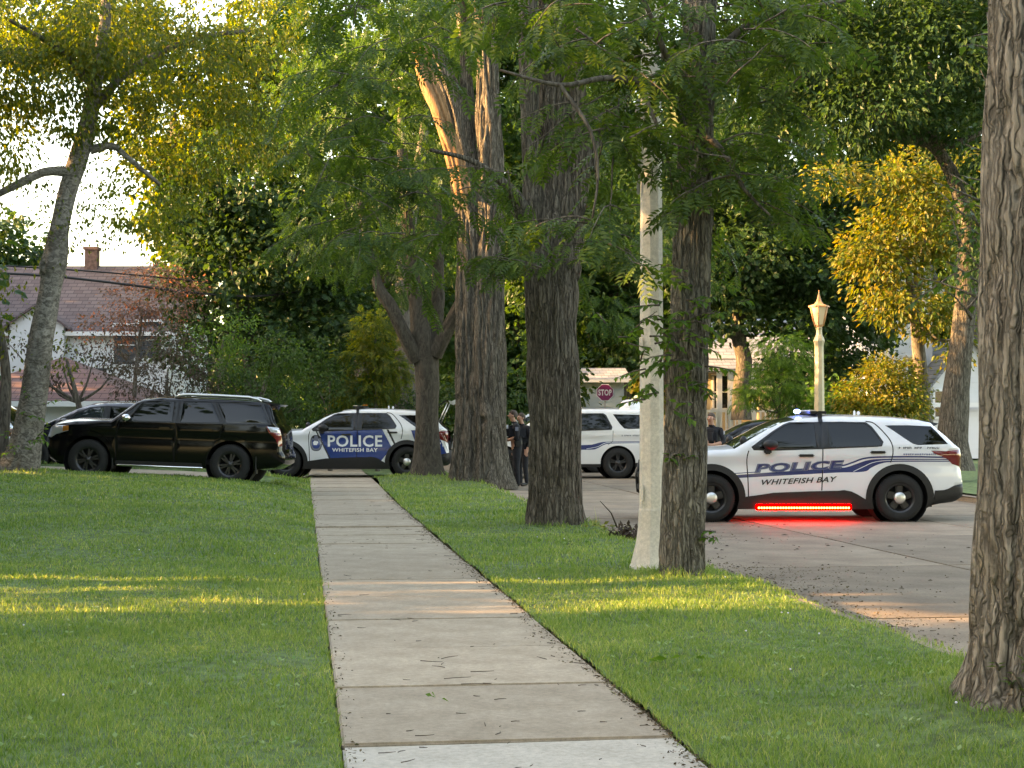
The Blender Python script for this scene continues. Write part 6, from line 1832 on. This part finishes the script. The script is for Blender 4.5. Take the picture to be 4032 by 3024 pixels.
# ------------------------------------------------------------------ black SUV on the driveway
def black_suv():
    x0 = P(229, 460, 31.5).x - 3.66
    slope = -0.036
    e = empty('black_suv', (x0, 32.45, 0.255 - slope * 3.66 - 0.005), 'black SUV with silver roof rails parked left on the driveway', 'car')
    tilt_root(e, slope)
    raw = [(0.18, 0.34), (0.06, 0.42), (0.0, 0.60), (0.0, 0.80), (0.06, 0.98), (0.20, 1.07), (0.55, 1.135), (1.0, 1.165), (1.28, 1.18), (1.50, 1.36), (1.72, 1.54), (1.86, 1.61), (2.2, 1.655), (2.8, 1.67), (3.6, 1.665), (4.15, 1.65), (4.36, 1.62), (4.42, 1.50), (4.52, 1.22), (4.62, 1.10), (4.65, 0.90), (4.66, 0.70), (4.72, 0.60), (4.72, 0.46), (4.55, 0.36), (4.25, 0.32)]
    top, ix = densify(raw)
    car = Car(e, 4.72, 1.92, 1.17, 0.32, top, 0.30, [(0.86, 0.395, 0.395), (3.66, 0.395, 0.395)], 0.47, 'black_paint', front_in=0.14)
    fd = [(1.42, 0.36), (2.56, 0.36), (2.58, 1.62), (1.90, 1.60), (1.50, 1.25), (1.40, 1.1)]
    rd = [(2.56, 0.36), (3.10, 0.36), (3.2, 0.55), (3.32, 0.75), (3.45, 0.9), (3.50, 1.2), (3.30, 1.62), (2.58, 1.62)]
    g1 = [(1.58, 1.19), (1.90, 1.565), (2.02, 1.59), (2.50, 1.60), (2.49, 1.20)]
    g2 = [(2.66, 1.20), (2.68, 1.60), (3.24, 1.60), (3.44, 1.215)]
    g3 = [(3.36, 1.595), (4.22, 1.58), (4.40, 1.225), (3.56, 1.215)]
    dlo = [(1.48, 1.165), (1.84, 1.57), (2.0, 1.615), (4.26, 1.605), (4.45, 1.20), (3.0, 1.175)]
    tail = [(4.35, 1.17), (4.60, 1.15), (4.68, 0.80), (4.60, 0.78), (4.54, 0.92), (4.40, 1.05)]
    head = [(0.0, 0.82), (0.02, 0.97), (0.14, 1.05), (0.46, 1.05), (0.46, 0.95), (0.20, 0.87), (0.10, 0.80)]
    amb = [(0.34, 1.04), (0.46, 1.05), (0.46, 0.96), (0.34, 0.93)]
    regs = [('body', 'black_paint', None, 0), ('front_door', 'black_paint', fd, 0), ('rear_door', 'black_paint', rd, 0),
            ('fender_flare', 'black_paint', arch(0.86, 0.395, 0.56, 185, -5, 24) + arch(0.86, 0.395, 0.46, -5, 185, 24), 0.03), ('fender_flare', 'black_paint', arch(3.66, 0.395, 0.56, 185, -5, 24) + arch(3.66, 0.395, 0.46, -5, 185, 24), 0.03),
            ('window_trim', 'black_vinyl', dlo, 0.002), ('front_window', 'glass', g1, -0.005), ('rear_window', 'glass', g2, -0.005), ('quarter_window', 'glass', g3, -0.004),
            ('tail_lamp', 'lamp_red', tail, 0.012), ('tail_lamp_lens', 'lamp_clear', [(4.37, 1.165), (4.58, 1.15), (4.62, 1.05), (4.45, 1.06)], 0.014), ('headlamp', 'lamp_clear', head, 0.010), ('turn_lamp', 'amber', amb, 0.012),
            ('rocker', 'cladding', [(1.40, 0.28), (1.40, 0.40), (3.12, 0.40), (3.12, 0.28)], 0.004),
            ('panel_gap', 'gap', band([(1.41, 0.36), (1.40, 0.9), (1.47, 1.17)], 0.012), -0.006), ('panel_gap', 'gap', band([(2.565, 0.36), (2.57, 1.18)], 0.012), -0.006), ('panel_gap', 'gap', band([(3.44, 0.9), (3.50, 1.2)], 0.012), -0.006)]
    car.sides(regs)
    i = lambda k: ix[k]
    car.skin([('front_bumper', 'black_paint', i(0), i(2), 0.1, 0.14), ('grille', 'gap', i(2), i(4), 0.14, 0.12), ('hood', 'black_paint', i(4), i(8), 0.10, 0.035), ('windshield', 'glass_clear', i(8), i(11), 0.05, 0.05), ('roof', 'black_paint', i(11), i(16), 0.05, 0.03), ('rear_glass', 'glass', i(16), i(18), 0.03, 0.05), ('tailgate', 'black_paint', i(18), i(21), 0.05, 0.06), ('rear_bumper', 'black_paint', i(21), i(25), 0.06, 0.04)])
    car.floor(); car.all_wheels('alloy6', 0.27)
    def rail(mb, s):
        y = s * 0.70
        mb.tube([(2.48, y, 1.665), (2.58, y, 1.725), (2.75, y, 1.745), (3.3, y, 1.745), (3.95, y, 1.735), (4.12, y, 1.70), (4.2, y, 1.655)], [0.022, 0.03, 0.028, 0.026, 0.026, 0.026, 0.02], n=8)
    car.on_side(rail, 'roof_rail', 'alu')
    def step_(mb, s):
        mb.tube([(1.42, s * 0.98, 0.31), (1.50, s * 1.0, 0.31), (3.06, s * 1.0, 0.31), (3.14, s * 0.98, 0.31)], 0.022, n=8)
    car.on_side(step_, 'side_step', 'chrome')
    def mir(mb, s):
        mb.ball((1.62, s * 1.07, 1.24), (0.10, 0.10, 0.075), 12, 8); mb.box((1.60, s * 0.99, 1.19), (0.08, 0.14, 0.05), bev=0.02)
    car.on_side(mir, 'side_mirror', 'chrome')
    for (hx, hz_) in ((2.36, 1.06), (3.20, 1.06)):
        def fn(mb, s, hx=hx, hz_=hz_):
            yb = s * (float(car.ys(np.array([hx]), np.array([hz_]))[0]) + 0.02)
            mb.box((hx, yb, hz_), (0.22, 0.04, 0.05), bev=0.015)
        car.on_side(fn, 'door_handle', 'black_paint')
    mb = MB(); mb.add([(4.2, -0.66, 1.675), (4.2, 0.66, 1.675), (4.56, 0.60, 1.61), (4.56, -0.60, 1.61), (4.22, -0.66, 1.61), (4.22, 0.66, 1.61), (4.48, 0.62, 1.57), (4.48, -0.62, 1.57)], [(0, 3, 2, 1), (4, 5, 6, 7), (0, 4, 7, 3), (1, 2, 6, 5), (3, 7, 6, 2), (0, 1, 5, 4)])
    mb.build('roof_spoiler', M['black_paint'], e)
    for s in (-1, 1):
        for mx in (1.36, 4.18):
            mb = MB(); mb.box((mx, s * 0.86, 0.40), (0.02, 0.24, 0.34)); mb.build('mud_flap', M['cladding'], e)
    mb = MB(); mb.box((3.66, -0.90, 1.235), (0.10, 0.012, 0.022)); mb.build('badge', M['white_vinyl'], e)
    return e
black_suv()

# ------------------------------------------------------------------ crossovers partly hidden
CX_RAW = [(0.16, 0.24), (0.05, 0.36), (0.0, 0.55), (0.02, 0.72), (0.10, 0.84), (0.35, 0.94), (0.75, 1.0), (1.12, 1.03), (1.45, 1.20), (1.80, 1.38), (2.10, 1.485), (2.45, 1.53), (3.0, 1.54), (3.6, 1.50), (4.05, 1.43), (4.25, 1.30), (4.42, 1.08), (4.52, 0.98), (4.55, 0.75), (4.58, 0.55), (4.55, 0.38), (4.35, 0.30), (4.2, 0.25)]
def crossover(name, loc, label, paint, style='alloy', yaw=0.0, slope=0.0):
    e = empty(name, loc, label, 'car')
    e.rotation_euler = (0, math.atan(-slope), yaw)
    top, ix = densify(CX_RAW)
    car = Car(e, 4.58, 1.84, 1.03, 0.36, top, 0.22, [(0.90, 0.34, 0.34), (3.60, 0.34, 0.34)], 0.40, paint)
    fd = [(1.36, 0.34), (2.50, 0.34), (2.52, 1.46), (2.05, 1.44), (1.45, 1.10), (1.34, 0.95)]
    rd = [(2.50, 0.34), (3.06, 0.34), (3.2, 0.62), (3.42, 0.80), (3.50, 1.05), (3.45, 1.35), (3.3, 1.45), (2.52, 1.46)]
    dlo = [(1.40, 1.02), (1.80, 1.31), (2.12, 1.44), (2.5, 1.475), (3.3, 1.455), (3.75, 1.38), (4.05, 1.22), (3.95, 1.13), (3.0, 1.06)]
    g1 = [(1.55, 1.05), (1.85, 1.29), (2.14, 1.41), (2.44, 1.445), (2.44, 1.075)]
    g2 = [(2.58, 1.08), (2.58, 1.445), (3.25, 1.425), (3.38, 1.12)]
    g3 = [(3.38, 1.405), (3.72, 1.35), (3.98, 1.21), (3.92, 1.155), (3.50, 1.12)]
    tail = [(4.25, 1.02), (4.52, 0.98), (4.56, 0.80), (4.30, 0.90)]
    head = [(0.02, 0.68), (0.08, 0.82), (0.45, 0.90), (0.40, 0.80), (0.15, 0.70)]
    lo = [(0.0, 0.2), (0.05, 0.36), (0.5, 0.34), (1.3, 0.33), (3.1, 0.33), (4.1, 0.38), (4.6, 0.42), (4.6, 0.2)]
    regs = [('body', paint, None, 0), ('front_door', paint, fd, 0), ('rear_door', paint, rd, 0), ('window_trim', 'black_vinyl', dlo, 0.002), ('front_window', 'glass_clear', g1, -0.005), ('rear_window', 'glass', g2, -0.005), ('quarter_window', 'glass', g3, -0.003),
            ('cladding', 'cladding', lo, 0.006), ('tail_lamp', 'lamp_red', tail, 0.006), ('headlamp', 'lamp_clear', head, 0.006), ('panel_gap', 'gap', band([(2.505, 0.34), (2.51, 1.04)], 0.012), -0.006), ('panel_gap', 'gap', band([(1.36, 0.34), (1.35, 1.0)], 0.012), -0.006)]
    car.sides(regs, step=0.08)
    i = lambda k: ix[k]
    car.skin([('front_bumper', 'cladding', i(0), i(2), 0.1, 0.14), ('grille', 'gap', i(2), i(4), 0.14, 0.14), ('hood', paint, i(4), i(7), 0.12, 0.035), ('windshield', 'glass_clear', i(7), i(11), 0.06, 0.05), ('roof', paint, i(11), i(14), 0.05, 0.03), ('rear_glass', 'glass', i(14), i(17), 0.04, 0.06), ('tailgate', paint, i(17), i(19), 0.07, 0.08), ('rear_bumper', 'cladding', i(19), i(22), 0.08, 0.05)])
    car.floor(); car.all_wheels(style, 0.22)
    def mir(mb, s):
        mb.ball((1.60, s * 1.02, 1.10), (0.10, 0.10, 0.07), 12, 8); mb.box((1.60, s * 0.93, 1.06), (0.07, 0.12, 0.04), bev=0.015)
    car.on_side(mir, 'side_mirror', paint)
    return e
wx = P(46, 420, 36.2).x
crossover('crossover_car', (wx - 1.12, 36.9, 0.43), 'dark navy crossover parked behind the black SUV, only windshield and hood showing', 'navy_paint', slope=-0.02)
crossover('crossover_car', (P(13, 420, 31.5).x - 4.55, 32.5, 0.48), 'silver crossover with just its tail peeking past the birch at the left edge', 'silver_paint', slope=-0.03)
wc = crossover('white_suv', (P(514, 420, 48).x - 1.9, 49.2, float(road_z(48)) + 0.01), 'white SUV roof and windshield showing just behind the two officers', 'white_paint')
wc.scale = (1.22, 1.1, 1.24)
crossover('crossover_car', (P(722, 420, 41.5).x - 1.2, 43.0, float(road_z(43)) + 0.01), 'black crossover half hidden behind the hood of the striped police SUV', 'black_paint')

# ================================================================== STREET FURNITURE
# concrete street-light pole, octagonal with a flared foot
def concrete_pole():
    Y = 16.2
    c = P(652, 560, Y)
    zb = float(ground_z(c.x, Y)) - 0.05
    e = empty('street_light_pole', (c.x, Y, zb), 'tall octagonal concrete street-light pole with flared foot beside the slim tree', 'pole')
    off = (c.x, Y, zb)
    prof = [(0.235, 0.0), (0.235, 0.07), (0.215, 0.10), (0.20, 0.16), (0.165, 0.30), (0.142, 0.46), (0.134, 0.64), (0.128, 0.66), (0.122, 1.5), (0.112, 3.5), (0.10, 5.5), (0.086, 8.2)]
    mb = MB()
    vs_, fs = [], []
    for (r, h) in prof:
        for k in range(8):
            th = R(22.5 + 45 * k) + R(12)
            vs_.append((c.x + r * math.cos(th), Y + r * math.sin(th), zb + h))
    for i in range(len(prof) - 1):
        for k in range(8):
            fs.append((i*8+k, i*8+(k+1) % 8, (i+1)*8+(k+1) % 8, (i+1)*8+k))
    mb.add(vs_, fs)
    mb.build('shaft', M['pole'], e, off=off)
    mb = MB()
    z0, z1 = P(0, 195, Y).z, P(0, 100, Y).z
    mb.box((c.x - 0.135, Y - 0.05, (z0 + z1) / 2), (0.03, 0.05, z1 - z0), bev=0.008); mb.box((c.x - 0.155, Y - 0.02, (z0 + z1) / 2 + 0.1), (0.012, 0.06, z1 - z0 - 0.3))
    mb.build('conduit', M['metal_grey'], e, off=off)
    mb = MB()
    zt = zb + 8.1
    mb.tube([(c.x, Y, zt), (c.x + 0.5, Y + 0.05, zt + 0.5), (c.x + 1.6, Y + 0.2, zt + 0.75)], 0.03, n=8); mb.build('lamp_arm', M['metal_grey'], e, off=off)
    mb = MB(); mb.ball((c.x + 1.75, Y + 0.2, zt + 0.72), (0.30, 0.13, 0.08), 14, 8); mb.build('lamp_head', M['metal_grey'], e, off=off)
    for hz in (0.42, 1.9):
        mb = MB(); mb.box((c.x - 0.112, Y - 0.09, zb + hz + 0.4), (0.012, 0.05, 0.16), rot=Matrix.Rotation(R(35), 3, 'Z')); mb.build('cover_plate', M['pole'], e, off=off)
concrete_pole()

# ornamental lantern post on the far kerb
def lantern():
    Y = 42.0
    c = P(819.5, 420, Y)
    zb = float(base_z(Y)) + 0.01
    off = (c.x, Y, zb)
    e = empty('lamp_post', off, 'sunlit ornamental lamp post with copper lantern behind the police SUV roof', 'street lamp')
    z = lambda v: P(0, v, Y).z
    mb = MB()
    prof = [(0.24, zb), (0.24, zb + 0.35), (0.17, zb + 0.45), (0.145, zb + 0.9), (0.118, z(352)), (0.118, z(346)), (0.150, z(341)), (0.130, z(338)), (0.085, z(335)), (0.075, z(330)), (0.09, z(328)), (0.05, z(326))]
    vs_, fs = [], []
    n = 8
    for (r, h) in prof:
        for k in range(n):
            th = 2 * math.pi * (k + 0.5) / n
            vs_.append((c.x + r * math.cos(th), Y + r * math.sin(th), h))
    for i in range(len(prof) - 1):
        for k in range(n):
            fs.append((i*n+k, i*n+(k+1) % n, (i+1)*n+(k+1) % n, (i+1)*n+k))
    mb.add(vs_, fs); mb.build('post', M['lamp_post'], e, off=off)
    # six-sided lantern, wider at the top, panes between ribs
    zb1, zt1 = z(325), z(307)
    rb1, rt1 = 0.13, 0.255
    for k in range(6):
        a, b = 2 * math.pi * (k + 0.25) / 6, 2 * math.pi * (k + 1.25) / 6
        m2 = MB()
        q = 0.94
        m2.add([(c.x + q*rb1*math.cos(a), Y + q*rb1*math.sin(a), zb1), (c.x + q*rb1*math.cos(b), Y + q*rb1*math.sin(b), zb1), (c.x + q*rt1*math.cos(b), Y + q*rt1*math.sin(b), zt1), (c.x + q*rt1*math.cos(a), Y + q*rt1*math.sin(a), zt1)], [(0, 1, 2, 3)])
        m2.build('lantern_pane', M['lamp_glass'], e, off=off)
        m3 = MB(); m3.tube([(c.x + rb1*math.cos(a), Y + rb1*math.sin(a), zb1 - 0.02), (c.x + rt1*math.cos(a), Y + rt1*math.sin(a), zt1 + 0.02)], 0.016, n=6); m3.build('lantern_rib', M['lamp_copper'], e, off=off)
    mb = MB()
    mb.lathe([(0.05, z(328)), (0.13, zb1), (0.10, zb1 + 0.02)], (c.x, Y, 0), 'z', 6)
    mb.lathe([(0.0, zb1), (0.12, zb1)], (c.x, Y, 0), 'z', 6)
    mb.build('lantern_base', M['lamp_copper'], e, off=off)
    mb = MB(); mb.lathe([(0.285, zt1 - 0.005), (0.275, zt1 + 0.03), (0.13, z(304)), (0.075, z(301.5)), (0.045, z(298)), (0.02, z(294)), (0.0, z(289.5))], (c.x, Y, 0), 'z', 6, smooth=False)
    mb.build('lantern_cap', M['lamp_copper'], e, off=off)
lantern()

def stop_sign():
    Y = 64.0
    c = P(605, 392.5, Y)
    zb = 0.1
    off = (c.x, Y, zb)
    e = empty('stop_sign', off, 'red octagonal stop sign on a thin post beyond the long white SUV', 'sign')
    mb = MB(); mb.box((c.x, Y + 0.03, (zb + c.z + 0.3) / 2), (0.06, 0.04, c.z + 0.3 - zb)); mb.build('post', M['metal_grey'], e, off=off)
    for (r, yy, mk, nm) in ((0.36, Y, 'sign_white_blue_lit', 'sign_border'), (0.335, Y - 0.012, 'sign_red_blue_lit', 'sign_face')):
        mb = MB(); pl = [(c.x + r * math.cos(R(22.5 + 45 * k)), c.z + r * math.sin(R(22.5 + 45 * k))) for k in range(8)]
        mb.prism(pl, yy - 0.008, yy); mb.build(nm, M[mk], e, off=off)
    V, F = text_geo('STOP', 0.01)
    mn, mx_ = V.min(0), V.max(0)
    s = 0.54 / (mx_[0] - mn[0]); sz = 0.25 / (mx_[1] - mn[1])
    V3 = np.stack([c.x - 0.27 + (V[:, 0] - mn[0]) * s, np.full(len(V), Y - 0.026), c.z - 0.125 + (V[:, 1] - mn[1]) * sz], -1)
    mesh_np('lettering', V3, F, M['sign_white_blue_lit'], e, off=off)
stop_sign()

# heap of swept leaves and a long stick by the kerb
def brush_heap():
    c = P(626, 534, 20.6)
    zb = float(road_z(20.6))
    e = empty('brush_heap', (c.x, 20.6, zb), 'small heap of brown dead leaves and twigs at the kerb by the pole', 'leaf pile')
    off = tuple(e.location)
    r = np.random.default_rng(77)
    n = 900
    pos = np.stack([c.x + r.normal(0, 0.20, n), 20.6 + r.normal(0, 0.26, n), np.zeros(n)], -1)
    d = np.hypot((pos[:, 0] - c.x) / 0.42, (pos[:, 1] - 20.6) / 0.55)
    pos[:, 2] = zb + 0.02 + r.random(n) * np.clip(0.30 * (1 - d), 0.02, 1)
    V, F = place(TS, pos, r.normal(size=(n, 3)), r.uniform(0.05, 0.11, n), r)
    o = mesh_np('leaf_heap', V, [F], M['twig'], e, off=off); o['kind'] = 'stuff'
    mb = MB(); p0 = P(617, 527, 20.4); p1 = P(600, 501, 20.0)
    mb.tube([tuple(p0), ((p0.x + p1.x) / 2 + 0.03, 20.2, (p0.z + p1.z) / 2 + 0.02), tuple(p1)], [0.012, 0.009, 0.004], n=5); mb.build('stick', M['twig'], e, off=off)
brush_heap()

def leaf_bits():
    r = np.random.default_rng(78)
    for (u, v, Y, n, sp_, mk, lb) in ((596, 536, 21.6, 26, 0.25, 'leaf_orange', 'few yellowed fallen leaves at the foot of the ridged trunk'), (574, 552, 19.0, 14, 0.20, 'leaf_fresh', 'few pale fallen leaves in the grass strip near the pole'), (680, 665, 9.6, 12, 0.10, 'leaf_fresh', 'pale fallen leaf sprig on the grass at right'), (436, 704, 8.3, 4, 0.018, 'leaf_fresh', 'small bright green leaf lying on the sidewalk')):
        p = P(u, v, Y)
        zz = float(ground_z(p.x, Y)) + 0.045 if u != 436 else 0.02
        pos = np.stack([p.x + r.normal(0, sp_, n), Y + r.normal(0, sp_ * 0.6, n), zz + r.uniform(0, 0.03, n)], -1)
        V, F = place(TS, pos, r.normal(size=(n, 3)) * np.array([1, 1, 0.3]), r.uniform(0.05, 0.09, n) * (0.65 if u == 436 else 1), r)
        o = mesh_np('fallen_leaves', V, [F], M[mk]); tag(o, lb, 'leaves', kind='stuff')
leaf_bits()

# ================================================================== PEOPLE
def person(label, loc, yaw, H=1.78, arms='folded', bare=False, hair='hair', lean=0.0, bulk=1.0):
    """faces -x before yaw; body is one continuous skinned surface"""
    e = empty('person', loc, label, 'person', rz=yaw)
    k = H / 1.78
    V, Ed, Rd = [], [], []
    def add(p, r, frm=None):
        V.append((p[0] * k, p[1] * k, p[2] * k)); Rd.append(((r if not hasattr(r, '__len__') else r[0]) * k, (r if not hasattr(r, '__len__') else r[1]) * k))
        if frm is not None: Ed.append((frm, len(V) - 1))
        return len(V) - 1
    lx = lambda z: -lean * max(0, z - 0.95)
    pel = add((0.0, 0, 0.96), (0.145 * bulk, 0.135 * bulk))
    wst = add((lx(1.12), 0, 1.12), (0.150 * bulk, 0.135 * bulk), pel)
    che = add((lx(1.33) + 0.01, 0, 1.33), (0.175 * bulk, 0.150 * bulk), wst)
    nkb = add((lx(1.47) - 0.0, 0, 1.475), (0.085, 0.080), che)
    nk = add((lx(1.53) - 0.025, 0, 1.535), (0.058, 0.060), nkb)
    jaw = add((lx(1.6) - 0.055, 0, 1.60), (0.070, 0.068), nk)
    hd = add((lx(1.66) - 0.045, 0, 1.665), (0.088, 0.078), jaw)
    ht = add((lx(1.74) - 0.03, 0, 1.735), (0.070, 0.062), hd)
    nose = add((lx(1.65) - 0.150, 0, 1.640), (0.012, 0.014), hd)
    hands = []
    for s in (-1, 1):
        hip = add((0.0, s * 0.10, 0.90), (0.105 * bulk, 0.10 * bulk), pel)
        kn = add((-0.015, s * 0.115, 0.50), (0.072, 0.070), hip)
        an = add((0.02, s * 0.125, 0.10), (0.052, 0.050), kn)
        hl = add((0.03, s * 0.125, 0.045), (0.045, 0.042), an)
        add((-0.17, s * 0.140, 0.035), (0.042, 0.034), hl)
        sh = add((lx(1.42) + 0.015, s * 0.205 * bulk, 1.42), (0.078, 0.074), che)
        if arms == 'folded':
            el = add((lx(1.15) + 0.01, s * 0.285, 1.14), (0.055, 0.052), sh)
            wr = add((lx(1.10) - 0.225, s * 0.12, 1.10 + 0.02 * s), (0.036, 0.034), el)
            pa = add((lx(1.10) - 0.275, s * 0.045, 1.115 + 0.03 * s), (0.036, 0.028), wr)
            fdir = Vector((-0.25, -s * 0.95, 0.05)).normalized(); side = Vector((-0.3, 0.0, 0.95)).normalized(); thumb = Vector((-0.5, -s * 0.3, 0.8)).normalized()
        else:
            el = add((lx(1.15) + 0.05, s * 0.275, 1.14), (0.055, 0.052), sh)
            wr = add((lx(0.9) - 0.06, s * 0.285, 0.90), (0.036, 0.034), el)
            pa = add((lx(0.85) - 0.085, s * 0.28, 0.83), (0.038, 0.028), wr)
            fdir = Vector((-0.25, 0, -0.95)).normalized(); side = Vector((-0.95, 0, 0.2)).normalized(); thumb = Vector((-0.8, -s * 0.3, -0.5)).normalized()
        pv = Vector(V[pa]) / k
        hands.append(Vector(V[pa]))
        for j, (o_, L) in enumerate(((-0.030, 0.062), (-0.010, 0.075), (0.010, 0.080), (0.030, 0.070))):
            b = pv + side * o_ + fdir * 0.03
            i1 = add(tuple(b + fdir * L * 0.55), (0.0095, 0.0095), pa)
            add(tuple(b + fdir * L * 0.95 + Vector((0.02, 0, -0.012))), (0.008, 0.008), i1)
        i1 = add(tuple(pv + thumb * 0.045), (0.012, 0.012), pa)
        add(tuple(pv + thumb * 0.07 + fdir * 0.02), (0.009, 0.009), i1)
    me = bpy.data.meshes.new('body')
    me.from_pydata(V, Ed, [])
    ob = bpy.data.objects.new('body', me); COL.objects.link(ob)
    md = ob.modifiers.new('skin', 'SKIN'); md.use_smooth_shade = True; md.branch_smoothing = 0.3
    sv = me.skin_vertices[0].data
    for i_, r_ in enumerate(Rd):
        sv[i_].radius = r_; sv[i_].use_root = (i_ == 0)
    ms = ob.modifiers.new('sub', 'SUBSURF'); ms.levels = 2; ms.render_levels = 2
    dg = bpy.context.evaluated_depsgraph_get()
    m2 = bpy.data.meshes.new_from_object(ob.evaluated_get(dg))
    bpy.data.objects.remove(ob); bpy.data.meshes.remove(me)
    for mk in ('uniform', 'skin', 'belt'): m2.materials.append(M[mk])
    for p in m2.polygons:
        c = p.center / k
        mi_ = 0
        if c.z > 1.515: mi_ = 1
        if c.z < 0.075: mi_ = 2
        if 1.005 < c.z < 1.055 and abs(c.x) < 0.2 and abs(c.y) < 0.19: mi_ = 2
        for h_ in hands:
            if (p.center - h_).length < (0.30 if bare else 0.125) * k and (c.x < -0.08 or arms != 'folded') : mi_ = 1
        p.material_index = mi_; p.use_smooth = True
    body = bpy.data.objects.new('body', m2); link(body, e)
    hx = lx(1.66) - 0.03
    mb = MB()
    # hair: shell over the back and top of the head
    vs_, fs = [], []
    n, m = 18, 9
    for i_ in range(m + 1):
        ph = 0.62 * math.pi * i_ / m
        for q in range(n):
            th = 2 * math.pi * q / n
            d = Vector((math.sin(ph) * math.cos(th), math.sin(ph) * math.sin(th), math.cos(ph)))
            front = max(0, -d.x)
            rr = 0.112 - 0.016 * front * (ph > 0.9)
            if ph > 1.15 and d.x < 0.15: rr = 0.075
            vs_.append((Vector((hx + 0.012 + d.x * rr * 0.98, d.y * rr * 0.86, 1.665 + d.z * rr * 1.08))) * k)
    for i_ in range(m):
        for q in range(n):
            fs.append((i_*n+q, (i_+1)*n+q, (i_+1)*n+(q+1) % n, i_*n+(q+1) % n))
    mb.add(vs_, fs, True); mb.build('hair', M[hair], e)
    for s in (-1, 1):
        mb = MB(); mb.ball(Vector((hx + 0.0, s * 0.083, 1.645)) * k, (0.02 * k, 0.012 * k, 0.03 * k), 8, 6); mb.build('ear', M['skin'], e)
        mb = MB(); mb.ball(Vector((lx(1.66) - 0.122, s * 0.030, 1.668)) * k, (0.010 * k, 0.011 * k, 0.008 * k), 8, 6); mb.build('eye', M['dark'], e)
        mb = MB(); mb.box(Vector((lx(1.36) + 0.01, s * 0.285 * bulk, 1.345)) * k, (0.075, 0.012, 0.09), bev=0.004); mb.build('shoulder_patch', M['grey_vinyl'], e)
        mb = MB(); mb.box(Vector((0.02, s * 0.175 * bulk, 1.0)) * k, (0.12, 0.06, 0.13), bev=0.015); mb.build('belt_pouch', M['belt'], e)
    mb = MB(); mb.box(Vector((lx(1.61) - 0.125, 0, 1.598)) * k, (0.012, 0.045 * k, 0.010)); mb.build('mouth', M['lamp_red'], e)
    mb = MB(); mb.box(Vector((lx(1.38) - 0.165 * bulk, 0.09, 1.36)) * k, (0.02, 0.055, 0.065), bev=0.006); mb.build('chest_badge', M['alu'], e)
    mb = MB(); mb.box(Vector((lx(1.25) - 0.005, 0, 1.26)) * k, (0.38 * bulk, 0.335 * bulk, 0.32), bev=0.07); mb.build('vest', M['uniform'], e)
    return e

pz = float(road_z(37.3)) + 0.006
c1 = P(517, 470, 37.5); c2 = P(523, 470, 38.1)
person('officer in dark uniform with arms folded, facing left beside the double trunk', (c1.x, 37.5, pz), R(4), 1.80, 'folded', True, lean=0.10, bulk=1.22)
person('second dark-uniformed officer standing close behind the one with folded arms', (c2.x, 38.2, pz), R(35), 1.74, 'down', False, lean=0.04, bulk=1.18)
c3 = P(706, 430, 34.0)
person('officer with bare folded forearms standing behind the striped police SUV hood', (c3.x + 0.12, 34.0, float(road_z(34)) + 0.006), R(60), 1.74, 'folded', True)

# a few blades and a leafy litter line where turf meets the walk
